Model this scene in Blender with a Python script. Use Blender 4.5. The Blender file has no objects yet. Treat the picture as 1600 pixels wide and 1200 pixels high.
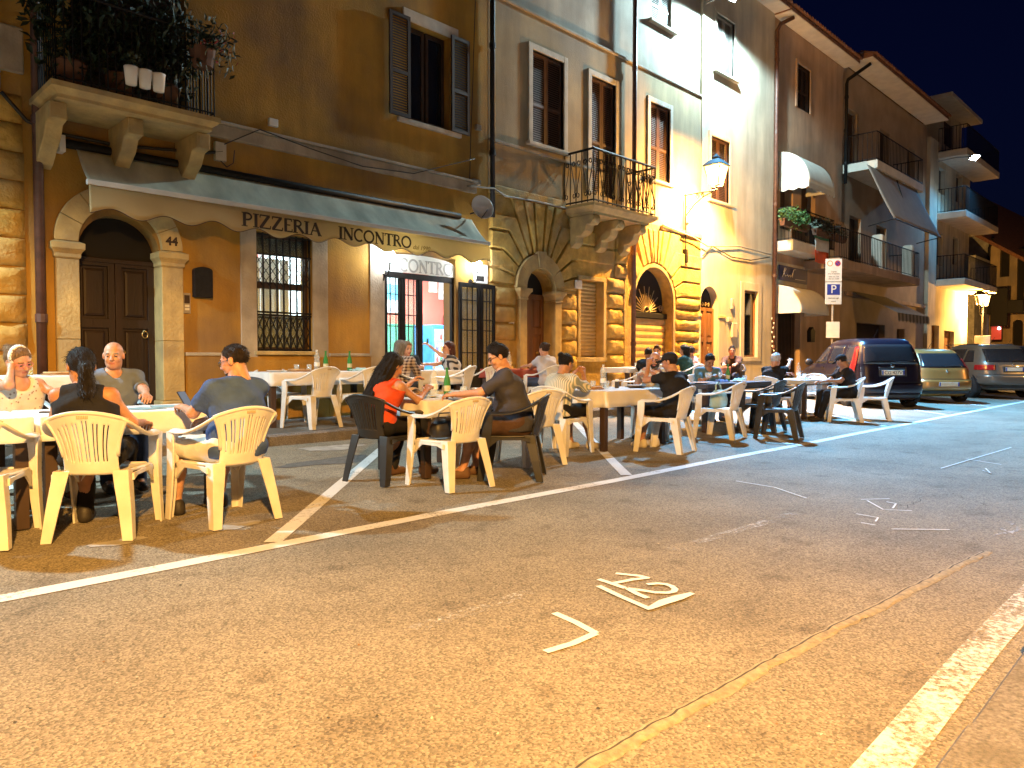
import bpy, bmesh, math, random
import numpy as np
from mathutils import Vector, Matrix
from mathutils.geometry import tessellate_polygon
random.seed(7)
rng = np.random.default_rng(7)
SC = bpy.context.scene
COL = SC.collection
# ---------------------------------------------------------------- camera
FPX, CAMH, HORIZ = 1150.0, 1.17, 562.0
YAW = math.atan(1130 / FPX)                 # street direction lies 44.5 deg to the right of the view axis
PIT = math.atan((600 - HORIZ) / FPX)
cam = bpy.data.cameras.new('camera'); camo = bpy.data.objects.new('camera', cam); COL.objects.link(camo)
cam.sensor_width = 36; cam.lens = FPX / 1600 * 36; cam.clip_end = 2000; cam.clip_start = .05
camo.location = (0, 0, CAMH)
camo.rotation_euler = (math.radians(90) - PIT, 0, YAW - math.radians(90))
SC.camera = camo
# ---------------------------------------------------------------- night sky
wd = bpy.data.worlds.new('World'); SC.world = wd; wd.use_nodes = True
nt = wd.node_tree; bg = nt.nodes['Background']
sky = nt.nodes.new('ShaderNodeTexSky'); sky.sky_type = 'NISHITA'; sky.sun_disc = False
sky.sun_elevation = math.radians(1.5); sky.sun_rotation = math.radians(200)
mx = nt.nodes.new('ShaderNodeMix'); mx.data_type = 'RGBA'; mx.blend_type = 'MULTIPLY'; mx.inputs[0].default_value = 1
nt.links.new(sky.outputs[0], mx.inputs[6]); mx.inputs[7].default_value = (.10, .16, 1, 1)
nt.links.new(mx.outputs[2], bg.inputs[0]); bg.inputs[1].default_value = .012
SC.view_settings.view_transform = 'Standard'; SC.view_settings.look = 'None'
SC.view_settings.exposure = 0.3; SC.view_settings.gamma = 1
SC.render.engine = 'CYCLES'
SC.cycles.use_denoising = True; SC.cycles.max_bounces = 6; SC.cycles.diffuse_bounces = 3; SC.cycles.glossy_bounces = 3
SC.cycles.transmission_bounces = 5; SC.cycles.transparent_max_bounces = 8; SC.cycles.caustics_reflective = False; SC.cycles.caustics_refractive = False
SC.cycles.sample_clamp_indirect = 6
# lamp settings of the place (the lights themselves are made in the lamp builders)
SODIUM = (1.0, .50, .115); LED = (.05, .45, 1.0); LEDW = (.58, .88, 1.0); SHOPW = (.93, .97, 1.0)
P_STREET = 11800     # sodium lantern on the camera's pavement
P_WALL = 9000        # sodium lantern on the wall bracket
P_LED = 23000        # white wall floodlight
P_LED_SIDE = 1900    # its twin further along the wall
P_ENTR = 95         # globe lamps by the entrance
P_SHOP = 430
# ---------------------------------------------------------------- survey helpers
cA, sA, cP, sP = math.cos(YAW), math.sin(YAW), math.cos(PIT), math.sin(PIT)
FW = Vector((cA * cP, sA * cP, -sP)); RT = Vector((sA, -cA, 0)); UP = RT.cross(FW)
W = 10.3                                    # facade plane
def ray(x, y): return FW + RT * ((x - 800) / FPX) + UP * ((600 - y) / FPX)
def wp(x, y, Y=None):                       # photo point -> (X, Z) on a plane parallel to the facade
    Y = W if Y is None else Y
    r = ray(x, y); t = Y / r.y
    return (r.x * t, CAMH + r.z * t)
def gp(x, y, z=0.0):                        # photo point -> (X, Y) on a level plane
    r = ray(x, y); t = (z - CAMH) / r.z
    return (r.x * t, r.y * t)
def outY(pxw, pyw, pxo, pyo):               # how far something stands off the wall
    X0 = wp(pxw, pyw)[0]; r = ray(pxo, pyo)
    return X0 * r.y / r.x
KERB_Y = 8.45
def zg(Y): return 0.0 if Y < 4.5 else min(.10, (Y - 4.5) * .10 / (KERB_Y - 4.5))
SIDE_Z = .25
# ---------------------------------------------------------------- materials
MATS = {}
def mat(name, col, rough=.8, var=.12, scale=4, bump=0, bscale=60, col2=None, mix2=.5, s2=1.2, metal=0, spec=.5, emit=None, estr=0, alpha=None, trans=0, coat=0, stretch=None, objc=False, detail=4, streak=0, sss=0):
    if name in MATS: return MATS[name]
    m = bpy.data.materials.new(name); m.use_nodes = True; MATS[name] = m
    n = m.node_tree.nodes; l = m.node_tree.links; b = n['Principled BSDF']
    b.inputs['Roughness'].default_value = rough; b.inputs['Metallic'].default_value = metal
    b.inputs['Specular IOR Level'].default_value = spec
    if trans: b.inputs['Transmission Weight'].default_value = trans
    if sss: b.inputs['Subsurface Weight'].default_value = sss; b.inputs['Subsurface Radius'].default_value = (.012, .005, .003)
    if coat: b.inputs['Coat Weight'].default_value = coat
    if emit: b.inputs['Emission Color'].default_value = (*emit, 1); b.inputs['Emission Strength'].default_value = estr
    if objc:
        tc = n.new('ShaderNodeTexCoord'); pos = tc.outputs['Object']
    else:
        geo = n.new('ShaderNodeNewGeometry'); pos = geo.outputs['Position']
    if stretch:
        vm = n.new('ShaderNodeVectorMath'); vm.operation = 'MULTIPLY'; l.new(pos, vm.inputs[0]); vm.inputs[1].default_value = stretch; pos = vm.outputs[0]
    def noise(sc, det=detail):
        t = n.new('ShaderNodeTexNoise'); t.inputs['Scale'].default_value = sc; t.inputs['Detail'].default_value = det
        l.new(pos, t.inputs['Vector']); return t.outputs['Fac']
    if var > 0:
        r = n.new('ShaderNodeValToRGB'); l.new(noise(scale), r.inputs[0])
        e = r.color_ramp.elements
        e[0].position = .3; e[0].color = (*[max(0, c * (1 - var)) for c in col], 1)
        e[1].position = .7; e[1].color = (*[min(1, c * (1 + var)) for c in col], 1)
        out = r.outputs[0]
        if col2:
            r2 = n.new('ShaderNodeValToRGB'); l.new(noise(s2, 6), r2.inputs[0])
            r2.color_ramp.elements[0].position = .45; r2.color_ramp.elements[1].position = .68
            r2.color_ramp.elements[1].color = (mix2, mix2, mix2, 1)
            k = n.new('ShaderNodeMix'); k.data_type = 'RGBA'
            l.new(r2.outputs[0], k.inputs[0]); l.new(out, k.inputs[6]); k.inputs[7].default_value = (*col2, 1)
            out = k.outputs[2]
        if streak:
            vs = n.new('ShaderNodeVectorMath'); vs.operation = 'MULTIPLY'; l.new(pos, vs.inputs[0]); vs.inputs[1].default_value = (1.2, 1.2, .2)
            t = n.new('ShaderNodeTexNoise'); t.inputs['Scale'].default_value = 1.6; t.inputs['Detail'].default_value = 8; t.inputs['Roughness'].default_value = .62; l.new(vs.outputs[0], t.inputs['Vector'])
            r3 = n.new('ShaderNodeValToRGB'); l.new(t.outputs['Fac'], r3.inputs[0]); r3.color_ramp.elements[0].position = .40; r3.color_ramp.elements[1].position = .60
            r3.color_ramp.elements[0].color = (1 - streak,) * 3 + (1,); r3.color_ramp.elements[1].color = (1, 1, 1, 1)
            k3 = n.new('ShaderNodeMix'); k3.data_type = 'RGBA'; k3.blend_type = 'MULTIPLY'; k3.inputs[0].default_value = 1; l.new(out, k3.inputs[6]); l.new(r3.outputs[0], k3.inputs[7]); out = k3.outputs[2]
        l.new(out, b.inputs['Base Color'])
    else:
        b.inputs['Base Color'].default_value = (*col, 1)
    if bump:
        bp = n.new('ShaderNodeBump'); bp.inputs['Strength'].default_value = bump; bp.inputs['Distance'].default_value = .02
        l.new(noise(bscale, 5), bp.inputs['Height']); l.new(bp.outputs[0], b.inputs['Normal'])
    return m
def hexs(s): return tuple((int(s[i:i + 2], 16) / 255) ** 2.2 for i in (0, 2, 4))
# ---------------------------------------------------------------- mesh collector
class MB:
    def __init__(s): s.v = []; s.f = []; s.m = []
    def add(s, v, f, m=0):
        o = len(s.v); s.v += [tuple(p) for p in v]; s.f += [tuple(i + o for i in q) for q in f]; s.m += [m] * len(f); return s
    def box(s, x0, x1, y0, y1, z0, z1, m=0):
        v = [(x, y, z) for z in (z0, z1) for y in (y0, y1) for x in (x0, x1)]
        return s.add(v, [(0, 2, 3, 1), (4, 5, 7, 6), (0, 1, 5, 4), (2, 6, 7, 3), (0, 4, 6, 2), (1, 3, 7, 5)], m)
    def loft(s, rings, close=True, caps=True, m=0):
        n = len(rings[0]); v = [p for r in rings for p in r]; f = []
        for i in range(len(rings) - 1):
            for j in range(n if close else n - 1):
                k = (j + 1) % n
                f.append((i * n + j, i * n + k, (i + 1) * n + k, (i + 1) * n + j))
        if caps: f.append(tuple(range(n))[::-1]); f.append(tuple(range((len(rings) - 1) * n, len(rings) * n)))
        return s.add(v, f, m)
    def tube(s, pts, r, n=8, m=0, flat=None, caps=True):
        pts = [Vector(p) for p in pts]; N = len(pts)
        rs = r if isinstance(r, (list, tuple)) else [r] * N
        rings = []; ref = None
        for i, p in enumerate(pts):
            t = (pts[min(i + 1, N - 1)] - pts[max(i - 1, 0)]).normalized()
            if ref is None: ref = Vector((0, 0, 1)) if abs(t.z) < .9 else Vector((1, 0, 0))
            a = (ref - t * ref.dot(t))
            a = a.normalized() if a.length > 1e-5 else t.orthogonal().normalized()
            ref = a; b = t.cross(a)
            fa, fb = flat if flat else (1, 1)
            rings.append([p + a * (math.sin(2 * math.pi * k / n) * rs[i] * fa) + b * (math.cos(2 * math.pi * k / n) * rs[i] * fb) for k in range(n)])
        return s.loft(rings, True, caps, m)
    def lathe(s, prof, c=(0, 0, 0), n=16, m=0, caps=False):
        rings = [[(c[0] + r * math.cos(2 * math.pi * k / n), c[1] + r * math.sin(2 * math.pi * k / n), c[2] + z) for k in range(n)] for r, z in prof]
        return s.loft(rings, True, caps, m)
    def ball(s, c, r, n=12, k=8, m=0, sc=(1, 1, 1)):
        rings = []
        for i in range(k + 1):
            a = math.pi * i / k; rr = max(1e-4, math.sin(a))
            rings.append([(c[0] + r * sc[0] * rr * math.cos(2 * math.pi * j / n), c[1] + r * sc[1] * rr * math.sin(2 * math.pi * j / n), c[2] - r * sc[2] * math.cos(a)) for j in range(n)])
        return s.loft(rings, True, False, m)
    def grid(s, fn, nu, nv, m=0, keep=None):
        v = [fn(i / nu, j / nv) for j in range(nv + 1) for i in range(nu + 1)]
        f = []
        for j in range(nv):
            for i in range(nu):
                if keep and not keep((i + .5) / nu, (j + .5) / nv): continue
                a = j * (nu + 1) + i; f.append((a, a + 1, a + nu + 2, a + nu + 1))
        return s.add(v, f, m)
    def plate(s, outer, holes, to3, d0, d1, m=0):
        """flat plate with holes: outer/holes are 2-d loops, to3(a,b,d) maps to space"""
        loops = [outer] + list(holes)
        tri = tessellate_polygon([[Vector((a, b, 0)) for a, b in lp] for lp in loops])
        pts = [p for lp in loops for p in lp]; N = len(pts)
        v = [to3(a, b, d0) for a, b in pts] + [to3(a, b, d1) for a, b in pts]
        f = []
        for t in tri:
            A, B, C = (Vector(pts[i]) for i in t)
            ar = (B - A).x * (C - A).y - (B - A).y * (C - A).x
            t = tuple(t) if ar > 0 else tuple(t)[::-1]
            f.append(t); f.append(tuple(i + N for i in t[::-1]))
        o = 0
        for lp in loops:
            n = len(lp)
            for i in range(n):
                j = (i + 1) % n; f.append((o + i, o + j, o + N + j, o + N + i))
            o += n
        return s.add(v, f, m)
    def wallplate(s, outer, holes, y0, y1, m=0):
        return s.plate(outer, holes, lambda a, b, d: (a, d, b), y0, y1, m)
    def mesh(s, name, mats, smooth=False):
        me = bpy.data.meshes.new(name); me.from_pydata(s.v, [], s.f)
        mats = mats if isinstance(mats, (list, tuple)) else [mats]
        for q in mats: me.materials.append(q)
        if len(mats) > 1: me.polygons.foreach_set('material_index', s.m)
        if smooth: me.polygons.foreach_set('use_smooth', [True] * len(me.polygons))
        me.update()
        bm = bmesh.new(); bm.from_mesh(me); bmesh.ops.recalc_face_normals(bm, faces=bm.faces); bm.to_mesh(me); bm.free()
        return me
    def build(s, name, mats, parent=None, smooth=False, bevel=0, auto=None):
        return link(name, s.mesh(name, mats, smooth or bool(auto)), parent, bevel, auto)
WM = {}
def link(name, me, parent=None, bevel=0, auto=None, M=None):
    o = bpy.data.objects.new(name, me); COL.objects.link(o)
    if M is not None: o.matrix_world = M
    if parent is not None:
        o.parent = parent
        if parent.name in WM: o.matrix_parent_inverse = WM[parent.name].inverted()
    if bevel:
        b = o.modifiers.new('bevel', 'BEVEL'); b.width = bevel; b.segments = 2; b.limit_method = 'ANGLE'; b.angle_limit = .6
    return o
def tag(o, label=None, cat=None, group=None, kind=None):
    if label: o['label'] = label
    if cat: o['category'] = cat
    if group: o['group'] = group
    if kind: o['kind'] = kind
    return o
def root(name, label, cat, loc=(0, 0, 0), rz=0, group=None, world=False):
    """Empty at a thing's base. world=True: parts are built in world space"""
    o = bpy.data.objects.new(name, None); COL.objects.link(o); o.empty_display_size = .1
    o.location = loc; o.rotation_euler = (0, 0, rz)
    if world: WM[o.name] = Matrix.Translation(loc) @ Matrix.Rotation(rz, 4, 'Z')
    return tag(o, label, cat, group)
def copy_tree(o, loc=None, rz=None, parent=None, label=None, group=None):
    c = o.copy(); COL.objects.link(c); c.parent = parent
    if loc is not None: c.location = loc
    if rz is not None: c.rotation_euler = (0, 0, rz)
    if label: c['label'] = label
    if group: c['group'] = group
    for ch in o.children: copy_tree(ch, parent=c)
    return c
def arc(cx, cz, r, a0, a1, n, rz=None):
    rz = r if rz is None else rz
    return [(cx + r * math.cos(math.radians(a0 + (a1 - a0) * i / n)), cz + rz * math.sin(math.radians(a0 + (a1 - a0) * i / n))) for i in range(n + 1)]
def archloop(x0, x1, z0, zs, n=18, rise=None):
    """door-shaped loop: straight sides to zs, then a round head"""
    cx, r = (x0 + x1) / 2, (x1 - x0) / 2
    return [(x0, z0), (x1, z0)] + arc(cx, zs, r, 0, 180, n, rise)
def rect(x0, x1, z0, z1): return [(x0, z0), (x1, z0), (x1, z1), (x0, z1)]
def lamp(name, typ, energy, col, loc, parent=None, size=.1, spot=None, blend=.15, aim=(0, 0, -1), **k):
    d = bpy.data.lights.new(name, typ); d.energy = energy; d.color = col
    if typ == 'SPOT': d.spot_size = math.radians(spot); d.spot_blend = blend; d.shadow_soft_size = size
    elif typ == 'AREA': d.shape = 'RECTANGLE'; d.size = size; d.size_y = k.get('size_y', size)
    else: d.shadow_soft_size = size
    o = bpy.data.objects.new(name, d); COL.objects.link(o)
    o.rotation_euler = Vector(aim).to_track_quat('-Z', 'Y').to_euler(); o.location = loc
    if parent is not None:
        o.parent = parent
        if parent.name in WM: o.matrix_parent_inverse = WM[parent.name].inverted()
    return o
# ================================================================ materials of the place
PL_A = mat('plaster_ochre', (.47, .26, .042), .9, .16, 1.7, .35, 45, col2=(.23, .14, .065), mix2=.8, s2=.9, streak=.24)
PL_A2 = mat('plaster_grey_band', (.46, .40, .31), .9, .2, 3, .4, 30, col2=(.25, .2, .15), mix2=.6, s2=1.6, streak=.24)
PL_B = mat('plaster_dull_yellow', (.42, .315, .175), .92, .18, 1.4, .3, 40, col2=(.28, .24, .19), mix2=.7, s2=.6, streak=.24)
PL_B2 = mat('plaster_weathered_grey', (.44, .38, .30), .92, .2, 1.2, .3, 40, col2=(.30, .25, .19), mix2=.6, s2=.7, streak=.24)
PL_C = mat('plaster_cream', (.62, .54, .40), .9, .14, 1.1, .25, 40, col2=(.47, .42, .34), mix2=.6, s2=.5, streak=.24)
PL_D = mat('plaster_salmon', (.55, .36, .23), .92, .12, 1.3, .25, 40, col2=(.40, .30, .23), mix2=.5, s2=.6, streak=.24)
PL_E = mat('plaster_pale', (.70, .61, .46), .92, .12, 1.3, .25, 40, streak=.24)
STONE = mat('travertine', (.56, .41, .17), .85, .18, 5, .5, 25, col2=(.30, .23, .14), mix2=.6, s2=2.2, streak=.2)
RUST = mat('rough_ashlar', (.58, .37, .085), .92, .25, 6, 1.0, 14, col2=(.30, .23, .15), mix2=.6, s2=1.5, streak=.2)
RUBBLE = mat('rubble_stone', (.34, .33, .29), .95, .35, 5, 1.0, 6, col2=(.2, .19, .17), mix2=.7, s2=2.5)
WOOD_D = mat('dark_wood', (.017, .006, .004), .6, .3, 8, .2, 60, stretch=(1, 1, .12))
WOOD_M = mat('brown_wood', (.20, .085, .03), .5, .3, 8, .2, 60, stretch=(1, 1, .12))
SHUT_BR = mat('brown_shutter_paint', (.105, .05, .03), .55, .2, 6)
SHUT_DK = mat('dark_shutter_paint', (.05, .028, .018), .55, .2, 6)
SHUT_GY = mat('grey_shutter_paint', (.30, .27, .23), .6, .15, 6)
IRON = mat('black_iron', (.012, .011, .011), .6, .3, 20, .1, 80, spec=.25)
COPPER = mat('brown_pipe', (.10, .045, .03), .5, .3, 9, .1, 30)
GREYPIPE = mat('grey_pipe', (.35, .31, .27), .5, .15, 9)
CABLE = mat('cable_black', (.03, .026, .022), .6, 0)
CABLEG = mat('cable_grey', (.28, .25, .2), .6, 0)
WHITEP = mat('white_paint', (.75, .73, .68), .5, .06, 5)
FRAMEW = mat('pale_window_stone', (.58, .52, .43), .85, .15, 5, .3, 30, streak=.2)
ROLL = mat('rolling_shutter', (.60, .44, .19), .45, .12, 6, .05, 30, metal=.25)
ROOFT = mat('terracotta_tile', (.22, .10, .06), .9, .3, 9, .3, 30)
SOFFIT = mat('soffit_white', (.76, .68, .56), .85, .1, 3)
DARKIN = mat('dark_interior', (.012, .010, .009), .9, 0)
GLASSD = mat('dark_glass', (.015, .015, .017), .08, 0, spec=.6)
def clear_glass(name, tint, mixf):
    m = bpy.data.materials.new(name); m.use_nodes = True; n = m.node_tree.nodes; l = m.node_tree.links
    b = n['Principled BSDF']; b.inputs['Base Color'].default_value = (*tint, 1); b.inputs['Roughness'].default_value = .05
    t = n.new('ShaderNodeBsdfTransparent'); t.inputs[0].default_value = (*[.55 + .45 * c for c in tint], 1)
    k = n.new('ShaderNodeMixShader'); k.inputs[0].default_value = mixf
    l.new(t.outputs[0], k.inputs[1]); l.new(b.outputs[0], k.inputs[2]); l.new(k.outputs[0], n['Material Output'].inputs[0])
    return m
PANE = clear_glass('window_pane', (.8, .9, .9), .16)
# ================================================================ ground
def ground_mats():
    m = bpy.data.materials.new('asphalt'); m.use_nodes = True; n = m.node_tree.nodes; l = m.node_tree.links; b = n['Principled BSDF']
    geo = n.new('ShaderNodeNewGeometry'); pos = geo.outputs['Position']
    def nz(sc, d=4, rough=.5):
        t = n.new('ShaderNodeTexNoise'); t.inputs['Scale'].default_value = sc; t.inputs['Detail'].default_value = d; t.inputs['Roughness'].default_value = rough
        l.new(pos, t.inputs['Vector']); return t.outputs['Fac']
    vor = n.new('ShaderNodeTexVoronoi'); vor.inputs['Scale'].default_value = 120; l.new(pos, vor.inputs['Vector'])
    r = n.new('ShaderNodeValToRGB'); l.new(vor.outputs['Color'], r.inputs[0])
    r.color_ramp.elements[0].position = .15; r.color_ramp.elements[0].color = (.138, .12, .088, 1)
    r.color_ramp.elements[1].position = .95; r.color_ramp.elements[1].color = (.395, .345, .26, 1)
    r2 = n.new('ShaderNodeValToRGB'); l.new(nz(.9, 6, .6), r2.inputs[0])
    r2.color_ramp.elements[0].position = .28; r2.color_ramp.elements[0].color = (.70, .69, .68, 1)
    r2.color_ramp.elements[1].position = .7; r2.color_ramp.elements[1].color = (1.15, 1.15, 1.15, 1)
    k = n.new('ShaderNodeMix'); k.data_type = 'RGBA'; k.blend_type = 'MULTIPLY'; k.inputs[0].default_value = 1
    l.new(r.outputs[0], k.inputs[6]); l.new(r2.outputs[0], k.inputs[7])
    # oily dark spots
    r3 = n.new('ShaderNodeValToRGB'); l.new(nz(3.3, 3), r3.inputs[0])
    r3.color_ramp.elements[0].position = .30; r3.color_ramp.elements[0].color = (.74, .72, .70, 1)
    r3.color_ramp.elements[1].position = .42; r3.color_ramp.elements[1].color = (1, 1, 1, 1)
    k2 = n.new('ShaderNodeMix'); k2.data_type = 'RGBA'; k2.blend_type = 'MULTIPLY'; k2.inputs[0].default_value = 1
    l.new(k.outputs[2], k2.inputs[6]); l.new(r3.outputs[0], k2.inputs[7]); l.new(k2.outputs[2], b.inputs['Base Color'])
    bp = n.new('ShaderNodeBump'); bp.inputs['Strength'].default_value = .55; bp.inputs['Distance'].default_value = .008
    l.new(vor.outputs['Distance'], bp.inputs['Height']); l.new(bp.outputs[0], b.inputs['Normal'])
    b.inputs['Roughness'].default_value = .82; b.inputs['Specular IOR Level'].default_value = .3
    MATS['asphalt'] = m
    # worn road paint, broken through by the aggregate
    def paint(name, col, lo, hi):
        q = bpy.data.materials.new(name); q.use_nodes = True; n = q.node_tree.nodes; l = q.node_tree.links; b = n['Principled BSDF']
        b.inputs['Base Color'].default_value = (*col, 1); b.inputs['Roughness'].default_value = .75
        geo = n.new('ShaderNodeNewGeometry'); t = n.new('ShaderNodeTexNoise'); t.inputs['Scale'].default_value = 34; t.inputs['Detail'].default_value = 8; t.inputs['Roughness'].default_value = .75
        l.new(geo.outputs['Position'], t.inputs['Vector'])
        t2 = n.new('ShaderNodeTexNoise'); t2.inputs['Scale'].default_value = 3; t2.inputs['Detail'].default_value = 4; l.new(geo.outputs['Position'], t2.inputs['Vector'])
        ad = n.new('ShaderNodeMath'); ad.operation = 'MULTIPLY_ADD'; l.new(t2.outputs[0], ad.inputs[0]); ad.inputs[1].default_value = .55; l.new(t.outputs[0], ad.inputs[2])
        r = n.new('ShaderNodeValToRGB'); l.new(ad.outputs[0], r.inputs[0]); r.color_ramp.elements[0].position = lo; r.color_ramp.elements[1].position = hi
        tr = n.new('ShaderNodeBsdfTransparent'); k = n.new('ShaderNodeMixShader')
        l.new(r.outputs[0], k.inputs[0]); l.new(tr.outputs[0], k.inputs[1]); l.new(b.outputs[0], k.inputs[2]); l.new(k.outputs[0], n['Material Output'].inputs[0])
        MATS[name] = q
    paint('road_paint', (.70, .69, .665), .54, .72)
    paint('spray_paint', (.80, .79, .77), .50, .64)
    paint('worn_paint', (.70, .69, .665), .66, .86)
    paint('faint_paint', (.55, .53, .50), .76, .98)
ground_mats()
ASPH = MATS['asphalt']
g = MB()
ys = [-70, -2, .55, 2, 4.5, KERB_Y + .02, W + .5, 60, 900]
zs = [0, 0, 0, 0, 0, .10, .10, .1, .1]
xs = [-200, -20, 0, 5, 10, 20, 40, 80, 200, 1200]
g.add([(x, y, z) for y, z in zip(ys, zs) for x in xs], [(j * 10 + i, j * 10 + i + 1, j * 10 + i + 11, j * 10 + i + 10) for j in range(8) for i in range(9)])
tag(g.build('road', ASPH), kind='structure')
PAVE = mat('pavement_concrete', (.22, .20, .175), .9, .35, 60, .6, 150, col2=(.13, .12, .105), mix2=.7, s2=1.4)
KERBM = mat('kerb_stone', (.22, .205, .20), .92, .45, 70, .8, 170, col2=(.14, .125, .11), mix2=.7, s2=5)
s = MB(); s.add([(-30, KERB_Y + .18, SIDE_Z - .008), (60, KERB_Y + .18, SIDE_Z - .008), (60, W + .4, SIDE_Z + .02), (-30, W + .4, SIDE_Z + .02)], [(0, 1, 2, 3)])
pv = tag(s.build('pavement', PAVE), kind='structure')
km = MB()
km.loft([[(x, KERB_Y + .03, -.05), (x, KERB_Y, .09), (x, KERB_Y + .012, SIDE_Z - .025), (x, KERB_Y + .04, SIDE_Z), (x, KERB_Y + .19, SIDE_Z), (x, KERB_Y + .19, -.05)] for x in (.006, .5, .994)])
kme = km.mesh('kerb_stone', KERBM)
for i in range(-4, 34):
    o = link('kerb_stone', kme, pv); o.location = (i * 1.0 + .3, random.uniform(-.012, .012), random.uniform(-.012, .006)); o.rotation_euler = (0, random.uniform(-.006, .006), random.uniform(-.008, .008))
# near pavement (the photographer's side)
s = MB(); s.add([(-30, -2.6, .13), (60, -2.6, .13), (60, .36, .115), (-30, .36, .115)], [(0, 1, 2, 3)])
pn = tag(s.build('pavement_near', PAVE), kind='structure')
km = MB(); km.loft([[(x, .545, -.05), (x, .54, .09), (x, .52, .122), (x, .34, .125), (x, .34, -.05)] for x in (.004, .5, .996)])
kme = km.mesh('kerb_stone', KERBM)
for i in range(-6, 30):
    o = link('kerb_stone', kme, pn); o.location = (i * 1.0 + .42, random.uniform(-.01, .01), random.uniform(-.006, .006))
# --- painted lines
def ribbon(mb, pts, w, dz=.004):
    pts = [Vector(p) for p in pts]; L = []; R = []
    for i, p in enumerate(pts):
        t = (pts[min(i + 1, len(pts) - 1)] - pts[max(i - 1, 0)]).normalized(); nn = Vector((-t.y, t.x))
        ww = w[i] if isinstance(w, (list, tuple)) else w
        L.append(p + nn * ww / 2); R.append(p - nn * ww / 2)
    v = [(p.x, p.y, zg(p.y) + dz) for p in L] + [(p.x, p.y, zg(p.y) + dz) for p in R]; n = len(pts)
    mb.add(v, [(i + n, i + n + 1, i + 1, i) for i in range(n - 1)])
def marking(name, paths, w, m, dz=.004):
    mb = MB()
    for k, p in enumerate(paths): ribbon(mb, p, w, dz + .0006 * k)
    return tag(mb.build(name, MATS[m]), kind='structure')
marking('road_line_parking', [[(x * .5 - 20, 4.29 - .004 * (x * .5 - 20) + .012 * math.sin(x * .7)) for x in range(0, 260)]], .135, 'road_paint')
for k in range(-2, 10):
    x0 = 2.21 + 3.84 * k
    marking('road_line_bay', [[(x0 + .05 + t * 3.9 / 12, 4.37 + t * 3.95 / 12) for t in range(13)]], .115, 'road_paint')
marking('road_line_edge', [[(x * .5 - 10, .70 + .008 * math.sin(x)) for x in range(0, 150)]], .13, 'worn_paint')
def P2(*a): return [gp(x, y) for x, y in a]
# sprayed number 12 with its double underline, and the corner mark below it
marking('road_mark_number', [P2((962, 897), (999, 901), (1014, 904.5)), P2((1013, 904), (988, 907), (957, 913)), P2((935, 906.5), (958, 914), (977, 920.5)),
        P2((1011, 914.7), (1028, 913.3), (1040, 914.5), (1049, 917.5), (1055, 922), (1053, 926), (1043, 928), (1024, 927.5), (1002, 924), (981, 921.5)), P2((980, 921), (996, 930), (1012, 936.5)),
        P2((935, 917.5), (971, 934.6), (1017, 954.5))], .034, 'spray_paint', .005)
marking('road_mark_smudge', [P2((1014, 953.5), (1037, 943), (1060, 936), (1082, 929))], [.03, .06, .06, .03], 'spray_paint', .0085)
marking('road_mark_corner', [P2((866, 959), (900, 974), (931, 991)), P2((931, 991), (895, 1007), (852, 1020))], .038, 'spray_paint', .005)
marking('road_mark_scrawl', [P2((1345, 781), (1390, 780)), P2((1355, 783), (1380, 797), (1425, 799)), P2((1385, 785), (1400, 788), (1395, 795)), P2((1338, 804), (1372, 810), (1368, 816)), P2((1393, 828), (1484, 829)),
        P2((1345, 818), (1368, 822)), P2((1510, 718), (1565, 727)), P2((1535, 736), (1548, 741), (1540, 733)), P2((1470, 733), (1580, 700)), P2((1150, 753), (1210, 763), (1260, 780))], .014, 'spray_paint', .005)
marking('road_mark_scrawl_dark', [P2((1548, 838), (1600, 828)), P2((1560, 826), (1585, 835)), P2((1575, 815), (1595, 830))], .03, 'faint_paint', .005)
marking('road_mark_worn', [P2((645, 985), (700, 967), (760, 950), (830, 925)), P2((1050, 860), (1110, 842), (1180, 822), (1240, 803))], .09, 'faint_paint', .0045)
# seam of the old trench in the road
sp = [gp(x, y) for x, y in ((880, 1211), (985, 1152), (1060, 1110), (1135, 1070), (1215, 1025), (1300, 980), (1380, 940), (1460, 899), (1500, 880), (1542, 859))]
sp = [(x, y) for x, y in sp]
fine = []
for a, b in zip(sp[:-1], sp[1:]):
    for t in range(8): fine.append((a[0] + (b[0] - a[0]) * t / 8 + random.uniform(-.004, .004), a[1] + (b[1] - a[1]) * t / 8 + random.uniform(-.006, .006)))
fine = [(fine[0][0] - 4 + k * .5, fine[0][1] + .02) for k in range(8)] + fine
mb = MB()
n = len(fine)
rows = [(-.05, .0012), (-.034, .006), (-.010, .008), (-.006, .004), (.004, .0022), (.014, .0012)]
for dy, dz in rows: mb.v += [(x, y + dy + (random.uniform(-.008, .008) if dy < -.02 else 0), zg(y) + dz) for x, y in fine]
for r in range(len(rows) - 1):
    for i in range(n - 1):
        mb.f.append((r * n + i, r * n + i + 1, (r + 1) * n + i + 1, (r + 1) * n + i)); mb.m.append(1 if r == 3 else 0)
TAR = mat('seam_filler', (.31, .265, .18), .8, .3, 30, .6, 90); CRK = mat('crack_dark', (.06, .05, .035), .9, .2, 30)
tag(mb.build('road_seam', [TAR, CRK]), kind='structure')
def patch(name, c, rx, ry, m, dz):
    mb = MB(); n = 40; ph = [random.uniform(0, 6) for _ in range(4)]
    v = [(c[0], c[1], zg(c[1]) + dz)]
    for k in range(n):
        a = 2 * math.pi * k / n; q = 1 + .16 * math.sin(3 * a + ph[0]) + .1 * math.sin(5 * a + ph[1]) + .05 * math.sin(11 * a + ph[2])
        x, y = c[0] + rx * q * math.cos(a), c[1] + ry * q * math.sin(a); v.append((x, y, zg(y) + dz))
    mb.add(v, [(0, 1 + k, 1 + (k + 1) % n) for k in range(n)]); return tag(mb.build(name, m), kind='structure')
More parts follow.
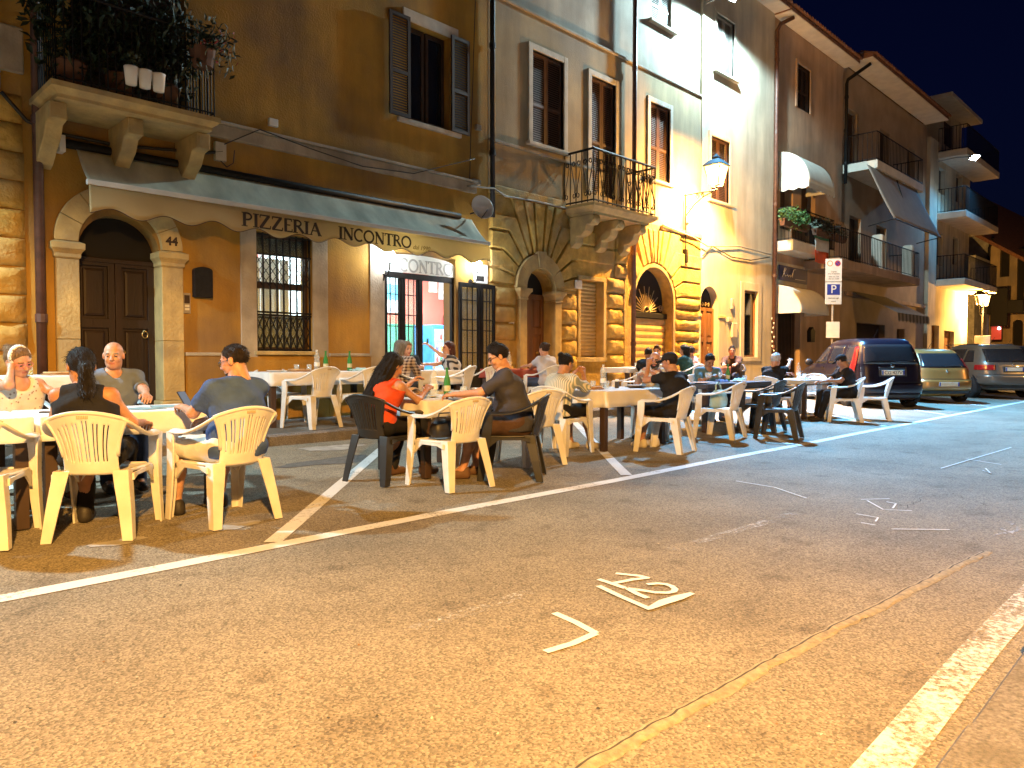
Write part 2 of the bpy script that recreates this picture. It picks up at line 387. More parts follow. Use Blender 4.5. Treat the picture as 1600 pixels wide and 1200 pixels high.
CEM = mat('cement_patch', (.33, .31, .28), .85, .25, 8, .4, 50)
patch('road_patch_cement', (4.9, 7.9), .42, .2, CEM, .004); patch('road_patch_cement', (4.35, 7.0), .6, .2, mat('asphalt_patch', (.10, .097, .092), .85, .3, 20, .5, 90), .003)
patch('road_patch_cement', (2.3, 4.95), .16, .09, CEM, .004); patch('road_patch_cement', (1.55, 5.02), .17, .07, CEM, .004)
lt = MB(); _R = random.Random(5)
for _ in range(60):
    x, y = gp(_R.uniform(0, 1500), 760 + 430 * _R.random() ** .7); r = _R.uniform(.004, .010); a = _R.uniform(0, 6)
    lt.add([(x + r * math.cos(a + k * 1.26) * _R.uniform(.6, 1.2), y + r * math.sin(a + k * 1.26) * _R.uniform(.4, 1), zg(y) + .0035 + (_R.uniform(0, .006) if k % 2 else 0)) for k in range(5)], [(0, 1, 2, 3, 4)], _R.choice((0, 0, 1, 2)))
tag(lt.build('litter', [mat('gum_dark', (.05, .045, .04), .8, 0), mat('leaf_dry', (.22, .12, .05), .8, 0), mat('butt_pale', (.5, .45, .36), .8, 0)]), 'dry leaves and gum spots scattered on the road', 'litter', kind='stuff')
def crack(pts, seed):
    R = random.Random(seed); out = []
    for a, b in zip(pts[:-1], pts[1:]):
        for t in range(9): k = t / 9; out.append((a[0] + (b[0] - a[0]) * k + R.uniform(-.03, .03), a[1] + (b[1] - a[1]) * k + R.uniform(-.03, .03)))
    mb = MB(); ribbon(mb, out, [R.uniform(.002, .007) for _ in out], .0022); return tag(mb.build('road_crack', CRK), kind='structure')
for k, c in enumerate(([gp(545, 835), gp(600, 812), gp(700, 800)], [gp(860, 770), gp(930, 758), gp(1010, 752)], [gp(1410, 795), gp(1450, 775), gp(1490, 772), gp(1560, 795)])): crack(c, k)
def rough_stone(x0, x1, z0, z1, y, d, seed, amp=.5, nx=9, nz=6):
    # rock-faced block: arris all round, broken face inside
    R = random.Random(seed); mb = MB(); H_ = {}
    for j in range(nz + 1):
        for i in range(nx + 1):
            e = min(i, nx - i, 2) / 2 * min(1, min(j, nz - j, 1.5) / 1.5)
            H_[i, j] = d * (.25 + .75 * min(1, e * 1.2)) + (R.uniform(-amp, amp) * d * .7 if 0 < i < nx and 0 < j < nz else 0)
    mb.grid(lambda u, v: (x0 + (x1 - x0) * u, y - max(.004, H_[round(u * nx), round(v * nz)]), z0 + (z1 - z0) * v), nx, nz)
    b = [(x0, z0), (x1, z0), (x1, z1), (x0, z1)]
    o = len(mb.v)
    ring = [i for i in range(nx + 1)] + [(nx + 1) * j + nx for j in range(1, nz + 1)] + [(nx + 1) * nz + i for i in range(nx - 1, -1, -1)] + [(nx + 1) * j for j in range(nz - 1, 0, -1)]
    mb.v += [(mb.v[i][0], y + .01, mb.v[i][2]) for i in ring]; n_ = len(ring)
    for k in range(n_): mb.f.append((ring[k], o + k, o + (k + 1) % n_, ring[(k + 1) % n_])); mb.m.append(0)
    return mb
def rough_stones(parent, rects, y, d, m, name='stone', amp=.5, smooth=True):
    for k, p in enumerate(rects): rough_stone(p[0][0], p[1][0], p[0][1], p[2][1], y, d * random.uniform(.85, 1.15), random.randint(0, 99999), amp).build(name, m, parent, smooth=smooth)
# ================================================================ facade kit
def stone(mb, poly, y, d, ins=.03, m=0):
    P = [Vector(p) for p in poly]
    ar = sum(P[i].x * P[(i + 1) % len(P)].y - P[(i + 1) % len(P)].x * P[i].y for i in range(len(P)))
    if ar < 0: P = P[::-1]
    n = len(P)
    def off(e):
        out = []
        for i in range(n):
            a = (P[i] - P[i - 1]); b = (P[(i + 1) % n] - P[i])
            if a.length < 1e-6 or b.length < 1e-6: out.append(P[i]); continue
            a.normalize(); b.normalize()
            na, nb = Vector((-a.y, a.x)), Vector((-b.y, b.x)); s_ = na + nb
            k = 1 + na.dot(nb)
            out.append(P[i] + s_ * (e / max(k, .35)))
        return out
    r0, r1, r2 = P, off(ins * .45), off(ins * 1.3)
    o = len(mb.v)
    j = lambda: random.uniform(-.12, .12) * d
    mb.v += [(p.x, y + .01, p.y) for p in r0] + [(p.x, y - d * .72, p.y) for p in r1] + [(p.x, y - d + j(), p.y) for p in r2]
    for q in (0, 1):
        for i in range(n):
            k = (i + 1) % n; mb.f.append((o + q * n + i, o + q * n + k, o + (q + 1) * n + k, o + (q + 1) * n + i)); mb.m.append(m)
    for t in tessellate_polygon([[Vector((p.x, p.y, 0)) for p in r2]]): mb.f.append(tuple(o + 2 * n + i for i in t)); mb.m.append(m)
    return mb
def stones(parent, polys, y, d, m, name='stone', gap=.012, ins=.024):
    for p in polys:
        mb = MB(); stone(mb, p, y, d * random.uniform(.85, 1.15), ins); mb.build(name, m, parent)
def course(x0, x1, z0, z1, h, g=.014):
    n = max(1, round((z1 - z0) / h)); h = (z1 - z0) / n
    return [rect(x0 + random.uniform(0, .012), x1 - random.uniform(0, .012), z0 + i * h + g / 2, z0 + (i + 1) * h - g / 2) for i in range(n)]
def voussoirs(cx, cz, r, xl, xr, zt, angs, low_xr=None, low_zr=0, grow=.9):
    """bent arch stones running out into the courses on both sides"""
    out = []
    def pt(a, R): return (cx + R * math.cos(math.radians(a)), cz + R * math.sin(math.radians(a)))
    def turn(a):
        q = min(a, 180 - a); R = r + .42 + grow * (q / 90) ** 2
        p = pt(a, R); return (max(min(p[0], xr - .02), xl + .02), min(p[1], zt))
    g = .45
    for a0, a1 in zip(angs[:-1], angs[1:]):
        a0, a1 = a0 + g, a1 - g; mid = (a0 + a1) / 2
        inner = [pt(a0 + (a1 - a0) * k / 3, r) for k in range(4)]
        if 62 <= mid <= 118:
            def top(a):
                R = (zt - cz) / math.sin(math.radians(a)); return (max(min(pt(a, R)[0], xr), xl), zt)
            out.append(inner[::-1] + [top(a0), top(a1)]); continue
        t0, t1 = turn(a0), turn(a1)
        if mid < 90:
            xe = low_xr if (low_xr and t0[1] < low_zr - .1) else xr
            zt1 = min(t1[1], zt - .02) - .006
            poly = inner[::-1] + ([(t0[0], t0[1])] if t0[0] < xe - .05 else []) + [(xe, t0[1] + .006), (xe, zt1)] + ([(t1[0], zt1)] if t1[0] < xe - .05 else [])
        else:
            zt0 = min(t0[1], zt - .02) - .006
            poly = inner[::-1] + ([(t0[0], zt0)] if t0[0] > xl + .05 else []) + [(xl, zt0), (xl, t1[1] + .006)] + ([(t1[0], t1[1])] if t1[0] > xl + .05 else [])
        out.append(poly)
    return out
def louvre_leaf(mb, x0, x1, z0, z1, y, th=.035, mid=True, fr=.06, pitch=.045):
    zm = (z0 + z1) / 2 - .12
    holes = [rect(x0 + fr, x1 - fr, z0 + fr, zm - fr / 2), rect(x0 + fr, x1 - fr, zm + fr / 2, z1 - fr)] if mid else [rect(x0 + fr, x1 - fr, z0 + fr, z1 - fr)]
    mb.wallplate(rect(x0, x1, z0, z1), holes, y, y + th)
    for h in holes:
        a, b = h[0][1], h[2][1]; k = a + pitch / 2
        while k < b:
            mb.add([(x0 + fr - .004, y + .006, k - .012), (x1 - fr + .004, y + .006, k - .012), (x1 - fr + .004, y + th - .006, k + .02), (x0 + fr - .004, y + th - .006, k + .02),
                    (x0 + fr - .004, y + .006, k - .004), (x1 - fr + .004, y + .006, k - .004), (x1 - fr + .004, y + th - .006, k + .028), (x0 + fr - .004, y + th - .006, k + .028)],
                   [(0, 1, 2, 3), (7, 6, 5, 4), (0, 4, 5, 1), (3, 2, 6, 7)])
            k += pitch
    return mb
def shuttered_window(parent, x0, x1, z0, z1, y, m, frame=None, fw=.13, sill=True, name='window', trim=FRAMEW, recess=.05):
    """closed louvred pair set in a stone frame; the frame is the part, leaves and sill its sub-parts"""
    mb = MB()
    if frame: mb.wallplate([(x0 - fw, z0), (x1 + fw, z0), (x1 + fw, z1 + fw), (x0 - fw, z1 + fw)], [rect(x0, x1, z0 + .002, z1)], y - .035, y + .12) if False else None
    if frame:
        mb.box(x0 - fw, x0, y - .035, y + .12, z0, z1 + fw); mb.box(x1, x1 + fw, y - .035, y + .12, z0, z1 + fw); mb.box(x0, x1, y - .033, y + .12, z1, z1 + fw - .002)
    else:
        mb.box(x0 - .03, x1 + .03, y + .1, y + .13, z0 - .03, z1 + .03)
    w = mb.build(name, trim if frame else DARKIN, parent, bevel=.006 if frame else 0)
    xm = (x0 + x1) / 2
    for a, b in ((x0 + .005, xm - .004), (xm + .004, x1 - .005)):
        q = MB(); louvre_leaf(q, a, b, z0 + .01, z1 - .01, y + recess); q.build('shutter', m, w)
    q = MB(); q.box(x0, x1, y + .14, y + .16, z0, z1); q.build('back_panel', DARKIN, w)
    if sill:
        q = MB(); q.box(x0 - fw - .06, x1 + fw + .06, y - .11, y + .1, z0 - .07, z0 - .002); q.build('sill', trim, w, bevel=.01)
    return w
def panel_door(parent, x0, x1, z0, z1, y, m, leaves=2, rows=(.0, .3, .62, 1), name='door', knob=None):
    mb = MB(); wl = (x1 - x0) / leaves
    mb.box(x0, x1, y + .03, y + .07, z0, z1)
    d = mb.build(name, m, parent)
    for i in range(leaves):
        a, b = x0 + i * wl, x0 + (i + 1) * wl
        q = MB(); hs = []
        for r0, r1 in zip(rows[:-1], rows[1:]):
            za, zb = z0 + (z1 - z0) * r0, z0 + (z1 - z0) * r1
            hs.append(rect(a + .085, b - .085, za + .07, zb - .05))
        q.wallplate(rect(a + .004, b - .004, z0 + .004, z1 - .004), hs, y - .012, y + .028); q.build('leaf_frame', m, d, bevel=.004)
        for h in hs:
            q = MB(); stone(q, [(h[0][0] + .03, h[0][1] + .03), (h[1][0] - .03, h[1][1] + .03), (h[2][0] - .03, h[2][1] - .03), (h[3][0] + .03, h[3][1] - .03)], y + .03, .028, .03); q.build('panel', m, d)
    return d
def knocker(parent, x, y, z, r=.045, m=None):
    q = MB(); q.tube([(x + r * math.sin(a / 12 * 6.283) * .8, y - .03, z - r + r * math.cos(a / 12 * 6.283)) for a in range(13)], .007, 6); q.lathe([(.0, 0), (.022, 0), (.018, .02), (0, .03)], (0, 0, 0), 10)
    for i in range(len(q.v) - 40, len(q.v)):
        vx, vy, vz = q.v[i]; q.v[i] = (x + vx, y - vz + .0, z + vy)
    return q.build('door_knocker', m or BRASS, parent, smooth=True)
BRASS = mat('tarnished_brass', (.45, .33, .14), .35, .2, 30, metal=.9)
def bar_tube(mb, a, b, r=.01, n=6): mb.tube([a, b], r, n)
def railing(parent, pts, z0, z1, pitch=.12, r=.008, m=None, bar=None, top_r=.02):
    """posts along a plan polyline; each bar is a piece"""
    m = m or IRON
    MB().tube([(x, y, z1) for x, y in pts], top_r, 6).build('handrail', m, parent); MB().tube([(x, y, z0 + .06) for x, y in pts], r * 1.4, 6).build('bottom_rail', m, parent)
    me = MB().tube([(0, 0, z0 + .02), (0, 0, z1)], r, 6).mesh('bar', m)
    for (ax, ay), (bx, by) in zip(pts[:-1], pts[1:]):
        L = math.hypot(bx - ax, by - ay); n = max(1, round(L / pitch))
        for i in range(n + 1):
            o = link('bar', me, parent, M=Matrix.Translation((ax + (bx - ax) * i / n, ay + (by - ay) * i / n, 0)))
def textmesh(body, size, name, m, parent, M, ext=.002, shear=0, spacing=1, align='LEFT', bold=0):
    c = bpy.data.curves.new('t', 'FONT'); c.body = body; c.size = size; c.extrude = ext; c.shear = shear; c.offset = bold; c.space_character = spacing; c.align_x = align
    o = bpy.data.objects.new('t', c); me = bpy.data.meshes.new_from_object(o); bpy.data.objects.remove(o); bpy.data.curves.remove(c)
    me.materials.clear(); me.materials.append(m); me.transform(M)
    return link(name, me, parent)
FRONT = Matrix(((1, 0, 0, 0), (0, 0, -1, 0), (0, 1, 0, 0), (0, 0, 0, 1)))     # text in the XZ plane, facing the street
def drainpipe(label, x, y, z0, z1, m, r=.05, top=None, joints=3):
    o = root('drainpipe', label, 'drainpipe', (x, y, z0), world=True)
    q = MB(); pts = [(x, y, z0), (x, y, z1)]
    if top: pts += top
    q.tube(pts, r, 10); q.build('pipe', m, o, smooth=True)
    for k in range(joints):
        z = z0 + (z1 - z0) * (k + .6) / joints
        q = MB(); q.lathe([(r * .9, -.05), (r + .012, -.05), (r + .012, .05), (r * .9, .05)], (x, y, z), 10); q.build('pipe_collar', m, o)
    return o
def X(px, py=400, Y=None): return wp(px, py, Y)[0]
def Z(px, py, Y=None): return wp(px, py, Y)[1]
# ================================================================ BUILDING A: the pizzeria
A = root('pizzeria_building', 'ochre plaster house with arched door 44 and the pizzeria on its ground floor', 'building', (4, W, SIDE_Z), world=True)
d0, d1, dsp = 2.775, 3.765, 2.53                      # door 44
w0, w1, wz0, wz1 = X(400), X(487), 1.30, 3.06          # barred window
e0, e1, ez1 = X(600, 430), X(712, 440), 3.02           # entrance
s0, s1_, sz0, sz1 = X(638, 100), X(702, 100), 5.32, 7.0   # open upstairs window
b0, b1 = 2.75, 4.15                                    # balcony door
AX1 = X(762, 200)
wall = MB().wallplate(rect(-9, AX1, .0, 12.5), [archloop(d0, d1, .05, dsp), rect(w0, w1, wz0, wz1), rect(e0, e1, .05, ez1), rect(s0, s1_, sz0, sz1), rect(b0, b1, 4.35, 6.7)], W, W + .35)
wall.build('wall', PL_A, A)
SZ0, SZ1 = 4.29, 4.47
for a, b in ((-9, 2.0), (4.3, AX1 - .34)):
    MB().box(a, b, W - .07, W + .02, SZ0, SZ1).build('string_course', PL_A2, A, bevel=.012)
    MB().box(a, b, W - .10, W + .02, SZ1 + .003, SZ1 + .05).build('string_course_cap', PL_A2, A, bevel=.01)
# rough corner stones at the far left, ground to string course
rough_stones(A, course(1.0, X(40), .26, SZ0 - .01, .345), W, .085, RUST, 'quoin', .55, True)
MB().box(1.0, X(40) + .02, W - .04, W + .02, SZ1 + .06, SZ1 + .6).build('quoin_band', PL_A2, A, bevel=.02)
# pale pilaster strips beside the window and the low plinth
for a, b in ((X(375), w0 - .002), (w1 + .002, X(511)), (X(577), e0 - .002)):
    MB().box(a, b, W - .022, W + .01, .25, 3.2).build('pilaster', PL_A2, A, bevel=.006)
for a, b in ((4.06, X(375) - .004), (X(511) + .004, X(577) - .004)):
    MB().box(a, b, W - .045, W + .01, .25, 1.22).build('plinth', PL_A, A, bevel=.008)
    MB().box(a, b, W - .055, W + .01, 1.223, 1.27).build('plinth_cap', PL_A2, A, bevel=.008)
MB().box(X(375), X(511), W - .045, W + .008, .25, 1.21).build('plinth', PL_A, A, bevel=.008)
# --- door 44: stone surround
sur = MB(); r_in = (d1 - d0) / 2; cx = (d0 + d1) / 2
ring = arc(cx, dsp + .1, .765, 0, 180, 30) + arc(cx, dsp + .1, r_in, 180, 0, 30, r_in)
for k in range(7):                                    # arch stones
    a0, a1 = 180 * k / 7 + .3, 180 * (k + 1) / 7 - .3
    pl = arc(cx, dsp + .1, .765, a0, a1, 6) + arc(cx, dsp + .1, r_in + .002, a1, a0, 6)
    MB().wallplate(pl, [], W - .07, W + .05).build('arch_stone', STONE, A, bevel=.006)
for xa, xb in ((2.515, d0 + .004), (d1 - .004, 4.04)):
    MB().box(xa, xb, W - .06, W + .25, .62, 1.42).build('jamb_stone', STONE, A, bevel=.008)
    MB().box(xa, xb, W - .06, W + .25, 1.424, dsp - .12).build('jamb_stone', STONE, A, bevel=.008)
    MB().box(xa - .03, xb + .03, W - .09, W + .24, .24, .617).build('jamb_base', STONE, A, bevel=.02)
    c = MB(); xm, hw = (xa + xb) / 2, (xb - xa) / 2
    c.loft([[(xm - hw - e, W - .06 - e, z), (xm + hw + e, W - .06 - e, z), (xm + hw + e, W + .2, z), (xm - hw - e, W + .2, z)] for e, z in ((0, dsp - .118), (.015, dsp - .1), (.015, dsp - .06), (.03, dsp - .03), (.055, dsp), (.055, dsp + .07), (.0, dsp + .098))]); c.build('capital', STONE, A)
dr = panel_door(A, d0 + .002, d1 - .002, .25, dsp - .05, W + .24, WOOD_D, 2, (0, .22, .62, .98), 'door')
knocker(dr, 3.62, W + .22, 1.55)
knocker(dr, 3.36, W + .22, 1.28, .015)
q = MB(); q.wallplate(archloop(d0 - .02, d1 + .02, dsp - .045, dsp + .1), [], W + .27, W + .3); q.build('fanlight', DARKIN, dr)
MB().box(d0 + .002, d1 - .002, W + .21, W + .3, dsp - .1, dsp - .04).build('transom', WOOD_D, dr, bevel=.008)
INK = mat('number_ink', (.05, .025, .015), .7, 0)
textmesh('44', .155, 'house_number', INK, A, Matrix.Translation((X(256, 378), W - .0725, Z(256, 383))) @ FRONT, .001, bold=.006)
pqx, pqz = wp(301, 343)
plq = MB().box(pqx - .07, pqx + .07, W - .015, W, pqz - .07, pqz + .07).build('number_plaque', WHITEP, bevel=.004)
tag(plq, 'small white tile with number 44 under the awning edge', 'number plaque'); WM[plq.name] = Matrix()
textmesh('44', .1, 'numerals', INK, plq, Matrix.Translation((pqx - .058, W - .0165, pqz - .035)) @ FRONT, .001, bold=.004)
# --- letter box and intercom
mx0, mx1, mz0, mz1 = X(300, 440), X(328, 440), Z(314, 465), Z(314, 418)
lb = root('letter_box', 'black round-topped letter box on the ochre wall right of door 44', 'letter box', (mx0, W, mz0), world=True)
MB().wallplate([(mx0, mz0), (mx1, mz0), (mx1, mz1 - .05)] + arc((mx0 + mx1) / 2, mz1 - .05, (mx1 - mx0) / 2, 0, 180, 10, .05)[1:], [], W - .1, W).build('body', IRON, lb, bevel=.01)
MB().box(mx0 + .04, mx1 - .04, W - .104, W - .098, mz1 - .12, mz1 - .09).build('slot', DARKIN, lb)
ic = root('intercom', 'grey push-button intercom panel below the black letter box', 'intercom', (X(292, 470), W, 1.9), world=True)
ix, iz = wp(291, 474)
MB().box(ix - .05, ix + .05, W - .025, W, iz - .14, iz + .14).build('panel', GREYPIPE, ic, bevel=.005)
MB().box(ix - .035, ix + .035, W - .03, W - .024, iz + .0, iz + .11).build('speaker_grille', SHUT_DK, ic)
for k in range(2): MB().box(ix - .03, ix + .03, W - .032, W - .024, iz - .05 - k * .045, iz - .02 - k * .045).build('button', WHITEP, ic)
# --- barred window
wn = MB()
for a, b, c, d in ((w0 - .002, w0 + .05, wz0, wz1), (w1 - .05, w1 + .002, wz0, wz1), (w0 + .051, w1 - .051, wz1 - .06, wz1), (w0 + .051, w1 - .051, wz0, wz0 + .06), (w0 + .051, w1 - .051, 2.24, 2.34)):
    wn.box(a, b, W + .14, W + .2, c, d)
wn = wn.build('window', SHUT_DK, A)
MB().box(w0 + .05, w1 - .05, W + .165, W + .17, wz0 + .06, wz1 - .06).build('pane', PANE, wn)
MB().box(w0 + .05, w1 - .05, W + .18, W + .2, wz0 + .06, 1.84).build('lower_panel', mat('window_panel_grey', (.10, .095, .085), .7, .1, 6), wn); MB().box(w0 + .05, w1 - .05, W + .18, W + .2, 2.76, wz1 - .06).build('added_dark_sheet', DARKIN, wn)  # upper black sheet added to hide the room light, painted as unlit interior
MB().box(w0 - .05, w1 + .05, W - .08, W + .13, wz0 - .06, wz0 - .002).build('sill', STONE, wn, bevel=.01)
gr = MB()                                               # folding lattice grille
nb = 9
for i in range(nb):
    xx = w0 + .02 + (w1 - w0 - .04) * i / (nb - 1); gr.box(xx - .011, xx + .011, W + .03, W + .052, wz0, wz1)
for z in (wz0 + .02, 1.84, 1.88, 2.74, wz1 - .03): gr.box(w0, w1, W + .02, W + .029, z - .014, z + .014)
for i in range(nb - 1):
    xa = w0 + .02 + (w1 - w0 - .04) * i / (nb - 1); xb = w0 + .02 + (w1 - w0 - .04) * (i + 1) / (nb - 1)
    for z, h in ((2.28, .15), (2.43, .15), (2.58, .15), (1.60, .24), (1.36, .24)):
        gr.tube([(xa, W + .056, z), (xb, W + .056, z + h)], .006, 5); gr.tube([(xb, W + .064, z), (xa, W + .064, z + h)], .006, 5)
gr.build('grille', IRON, wn)
# --- entrance: iron frame, glazed leaves, sign board above
DZ = 2.58
en = MB()
for a, b in ((e0, e0 + .07), (e0 + .80, e0 + .87), (e1 - .05, e1)): en.box(a, b, W + .05, W + .12, .25, DZ)
en.box(e0, e1, W + .045, W + .125, DZ + .001, DZ + .1); en.box(e0 + .071, e0 + .799, W + .055, W + .115, .25, .95)
en = en.build('entrance', IRON, A, bevel=.004)
for a, b in ((e0 + .075, e0 + .40), (e0 + .46, e0 + .795)):
    q = MB(); q.box(a, a + .035, W + .06, W + .11, .951, DZ - .002); q.box(b - .035, b, W + .06, W + .11, .951, DZ - .002)
    xm = (a + b) / 2
    for xx in (xm - .06, xm + .06): q.box(xx - .006, xx + .006, W + .065, W + .08, .951, DZ)
    for z in (1.25, 1.75, 1.95, 2.3): q.box(a + .035, b - .035, W + .081, W + .095, z - .008, z + .008)
    q.build('glazing_bars', IRON, en)
    MB().box(a + .035, b - .035, W + .1, W + .104, .952, DZ - .003).build('pane', PANE, en)
MB().box(e0 + .41, e0 + .45, W + .055, W + .115, .951, DZ - .001).build('mullion', IRON, en)
# sign board with the shop's name over the door
SIGNW = mat('sign_board_white', (.74, .76, .74), .55, .05, 6); SIGNG = mat('sign_grey_letters', (.36, .37, .36), .6, .15, 12)
sb = MB().wallplate([(e0 + .005, DZ + .105), (e1 - .005, DZ + .105), (e1 - .005, DZ + .30)] + arc((e0 + e1) / 2, DZ + .30, (e1 - e0) / 2 - .005, 0, 180, 16, .13)[1:], [], W + .03, W + .06).build('sign_board', SIGNW)
tag(sb, 'white board lettered INCONTRO in grey above the pizzeria entrance', 'sign'); WM[sb.name] = Matrix()
# the open leaf folded back against the wall, right of the entrance
ol = MB(); l0, l1 = e1 + .02, X(769, 450)
lf = root('open_door_leaf', 'black iron glazed door leaf folded back against the wall beside the entrance', 'door leaf', (l0, W - .08, SIDE_Z), world=True)
xm = l0 + (l1 - l0) * .58
for a, b in ((l0, xm - .01), (xm + .01, l1)):
    ya = W - .09
    q = MB(); q.wallplate(rect(a, b, .3, DZ + .02), [rect(a + .06, b - .06, 1.0, DZ - .06)], ya, ya + .045)
    q.box(a + .055, b - .055, ya + .01, ya + .03, .42, .9); q.build('leaf', IRON, lf, bevel=.004)
    q = MB()
    for xx in (a + .06 + (b - a - .12) * k / 3 for k in (1, 2)): q.box(xx - .007, xx + .007, ya + .005, ya + .018, 1.0, DZ - .06)
    for z in (1.3, 1.72, 1.92, 2.28): q.box(a + .06, b - .06, ya + .02, ya + .032, z - .008, z + .008)
    q.build('glazing_bars', IRON, lf)
    MB().box(a + .06, b - .06, ya + .034, ya + .038, 1.0, DZ - .06).build('pane', PANE, lf)
# notice board right of the entrance
nbz = root('notice_board', 'white framed notice beside the entrance lamp', 'notice', (X(757, 420), W, 2.7), world=True)
nx0, nx1 = e1 + .45, AX1 - .03
MB().box(nx0, nx1, W - .03, W, 2.62, 2.98).build('board', SIGNW, nbz, bevel=.004); MB().box(nx0 + .05, nx1 - .1, W - .034, W - .029, 2.66, 2.76).build('photo', DARKIN, nbz)
# --- inside the shop, seen through the door and the barred window
RED = mat('shop_red_wall', (.62, .16, .11), .8, .08, 3); GRN = mat('shop_green_dado', (.06, .33, .20), .7, .08, 3); CYW = mat('shop_pale_wall', (.60, .72, .76), .8, .04, 3)
room = root('shop_room', 'lit shop interior with red walls and green dado behind the entrance', 'room', (7, W + 2, .3), world=True)
RB = W + 3.2; RX = 13.4
MB().box(4.4, RX, W + .36, RB, .24, .30).build('floor', PAVE, room)
MB().box(4.4, RX, RB, RB + .05, .3, 1.98).build('dado', GRN, room)
MB().box(4.4, RX, RB, RB + .05, 1.982, 3.4).build('red_band', RED, room)
MB().box(9.45, 10.16, RB - .06, RB - .002, 2.22, 3.38).build('pale_panel', CYW, room); MB().box(9.45, 10.16, RB - .07, RB - .061, 2.5, 2.85).build('blue_panel', mat('shop_blue', (.08, .42, .62), .6, .1, 4), room)
MB().box(4.4, RX, W + .36, RB + .05, 3.402, 3.46).build('ceiling', WHITEP, room)
MB().box(4.34, 4.398, W + .36, RB, .3, 3.2).build('side_wall', CYW, room); MB().box(RX, RX + .06, W + .36, RB, .3, 3.4).build('side_wall', RED, room); MB().box(e1 + .05, RX, W + .352, W + .37, .3, 3.4).build('inner_wall', CYW, room)
MB().box(6.75, 6.82, W + .36, RB - .002, .302, 3.399).build('partition', CYW, room)
for k in range(5):
    cu = MB(); cu.grid(lambda u, v, k=k: (w0 + .04 + (w1 - w0 - .1) * (k + u * .93) / 5, W + .6 + .02 * math.sin(u * 12), 1.84 + v * .92), 8, 1); cu.build('curtain', WHITEP, room)
lamp('shop_light', 'AREA', P_SHOP, SHOPW, (9.4, W + 1.7, 3.37), room, 1.6, size_y=.5); lamp('shop_light', 'AREA', P_SHOP * .8, SHOPW, (5.6, W + 1.9, 3.37), room, 1.2, size_y=.5)
tube_m = mat('tube_lamp', (.9, .95, 1), .5, 0, emit=(.9, .97, 1), estr=4)
MB().box(8.6, 10.2, W + 1.66, W + 1.74, 3.382, 3.399).build('tube_lamp', tube_m, room)
fr = root('drinks_fridge', 'tall blue-lit drinks fridge inside the pizzeria doorway', 'fridge', (10.7, W + 2.6, .3), world=True)
BLU = mat('fridge_blue', (.05, .20, .5), .4, .2, 9); BLL = mat('fridge_glow', (.35, .7, .95), .4, .1, 6, emit=(.35, .75, 1), estr=.9)
fx0, fx1, fy0, fy1 = 10.42, 11.15, W + 2.35, W + 3.1
MB().box(fx0, fx1, fy0 + .05, fy1, .302, 1.95).build('cabinet', BLU, fr, bevel=.02)
MB().box(fx0 + .05, fx1 - .05, fy0 + .035, fy0 + .045, .9, 1.85).build('lit_front', BLL, fr)
for k in range(3): MB().box(fx0 + .04, fx1 - .04, fy0 + .005, fy0 + .032, 1.08 + .26 * k, 1.1 + .26 * k).build('shelf', WHITEP, fr)
for k in range(3):
    for j in range(6):
        c = [(.5, .05, .04), (.05, .3, .08), (.1, .1, .5), (.6, .5, .1), (.7, .7, .7)][(k * 2 + j) % 5]
        MB().lathe([(.03, 0), (.032, .09), (.015, .13), (.014, .17), (0, .17)], (fx0 + .1 + .11 * j, fy0 + .012, 1.1 + .26 * k), 8).build('can', mat('can_%d' % ((k * 2 + j) % 5), c, .35, 0), fr, smooth=True)
# posters and things on the shop's walls
for x, y, z, w_, h_, c in ((10.95, RB - .012, 2.75, .25, .5, (.75, .72, .6)), (11.25, RB - .012, 2.6, .22, .6, (.75, .75, .74)), (11.5, RB - .012, 2.35, .25, .18, (.12, .1, .1))):
    if w_:
        o = MB().box(x, x + w_, y - .012, y, z, z + h_).build('wall_poster', mat('poster_%d' % int(x * 10), c, .6, .3, 14)); tag(o, {10.95: 'cream notice on the shop wall left of the white poster', 11.25: 'narrow white poster on the red wall inside the shop', 11.5: 'small black picture above the fridge inside the shop'}[x], 'poster')
ck = MB(); ck.lathe([(0, 0), (.2, 0), (.22, .02), (.2, .035), (0, .035)], (0, 0, 0), 24)
for i, (a, b, c) in enumerate(ck.v): ck.v[i] = (11.55 + a, RB - .01 - c, 2.1 + b)
tag(ck.build('wall_plate', mat('plate_red', (.3, .03, .02), .5, .1, 8)), 'round dark red plate hanging on the red shop wall', 'plate')
# --- upstairs window with open shutters
uw = MB(); uw.box(s0 - .02, s1_ + .02, W + .2, W + .24, sz0, sz1); uw = uw.build('window', DARKIN, A)
for a, b in ((s0 + .02, (s0 + s1_) / 2 - .02), ((s0 + s1_) / 2 + .02, s1_ - .02)):
    MB().wallplate(rect(a, b, sz0 + .02, sz1 - .02), [rect(a + .06, b - .06, sz0 + .1, sz1 - .1)], W + .13, W + .17).build('sash', SHUT_DK, uw)
    MB().box(a + .06, b - .06, W + .148, W + .152, sz0 + .1, sz1 - .1).build('pane', GLASSD, uw)
MB().box(s0 - .12, s1_ + .2, W - .03, W + .05, sz1 + .002, sz1 + .2).build('lintel', FRAMEW, uw, bevel=.01)
MB().box(s0 - .25, s1_ + .25, W - .06, W + .1, sz0 - .08, sz0 - .002).build('sill', FRAMEW, uw, bevel=.01)
q = MB(); louvre_leaf(q, s0 - .44, s0 - .005, sz0 + .0, sz1 + .04, W - .075); q.build('shutter', SHUT_DK, uw)
q = MB(); louvre_leaf(q, s1_ + .005, s1_ + .44, sz0 + .0, sz1 + .04, W - .075); q.build('shutter', SHUT_DK, uw)
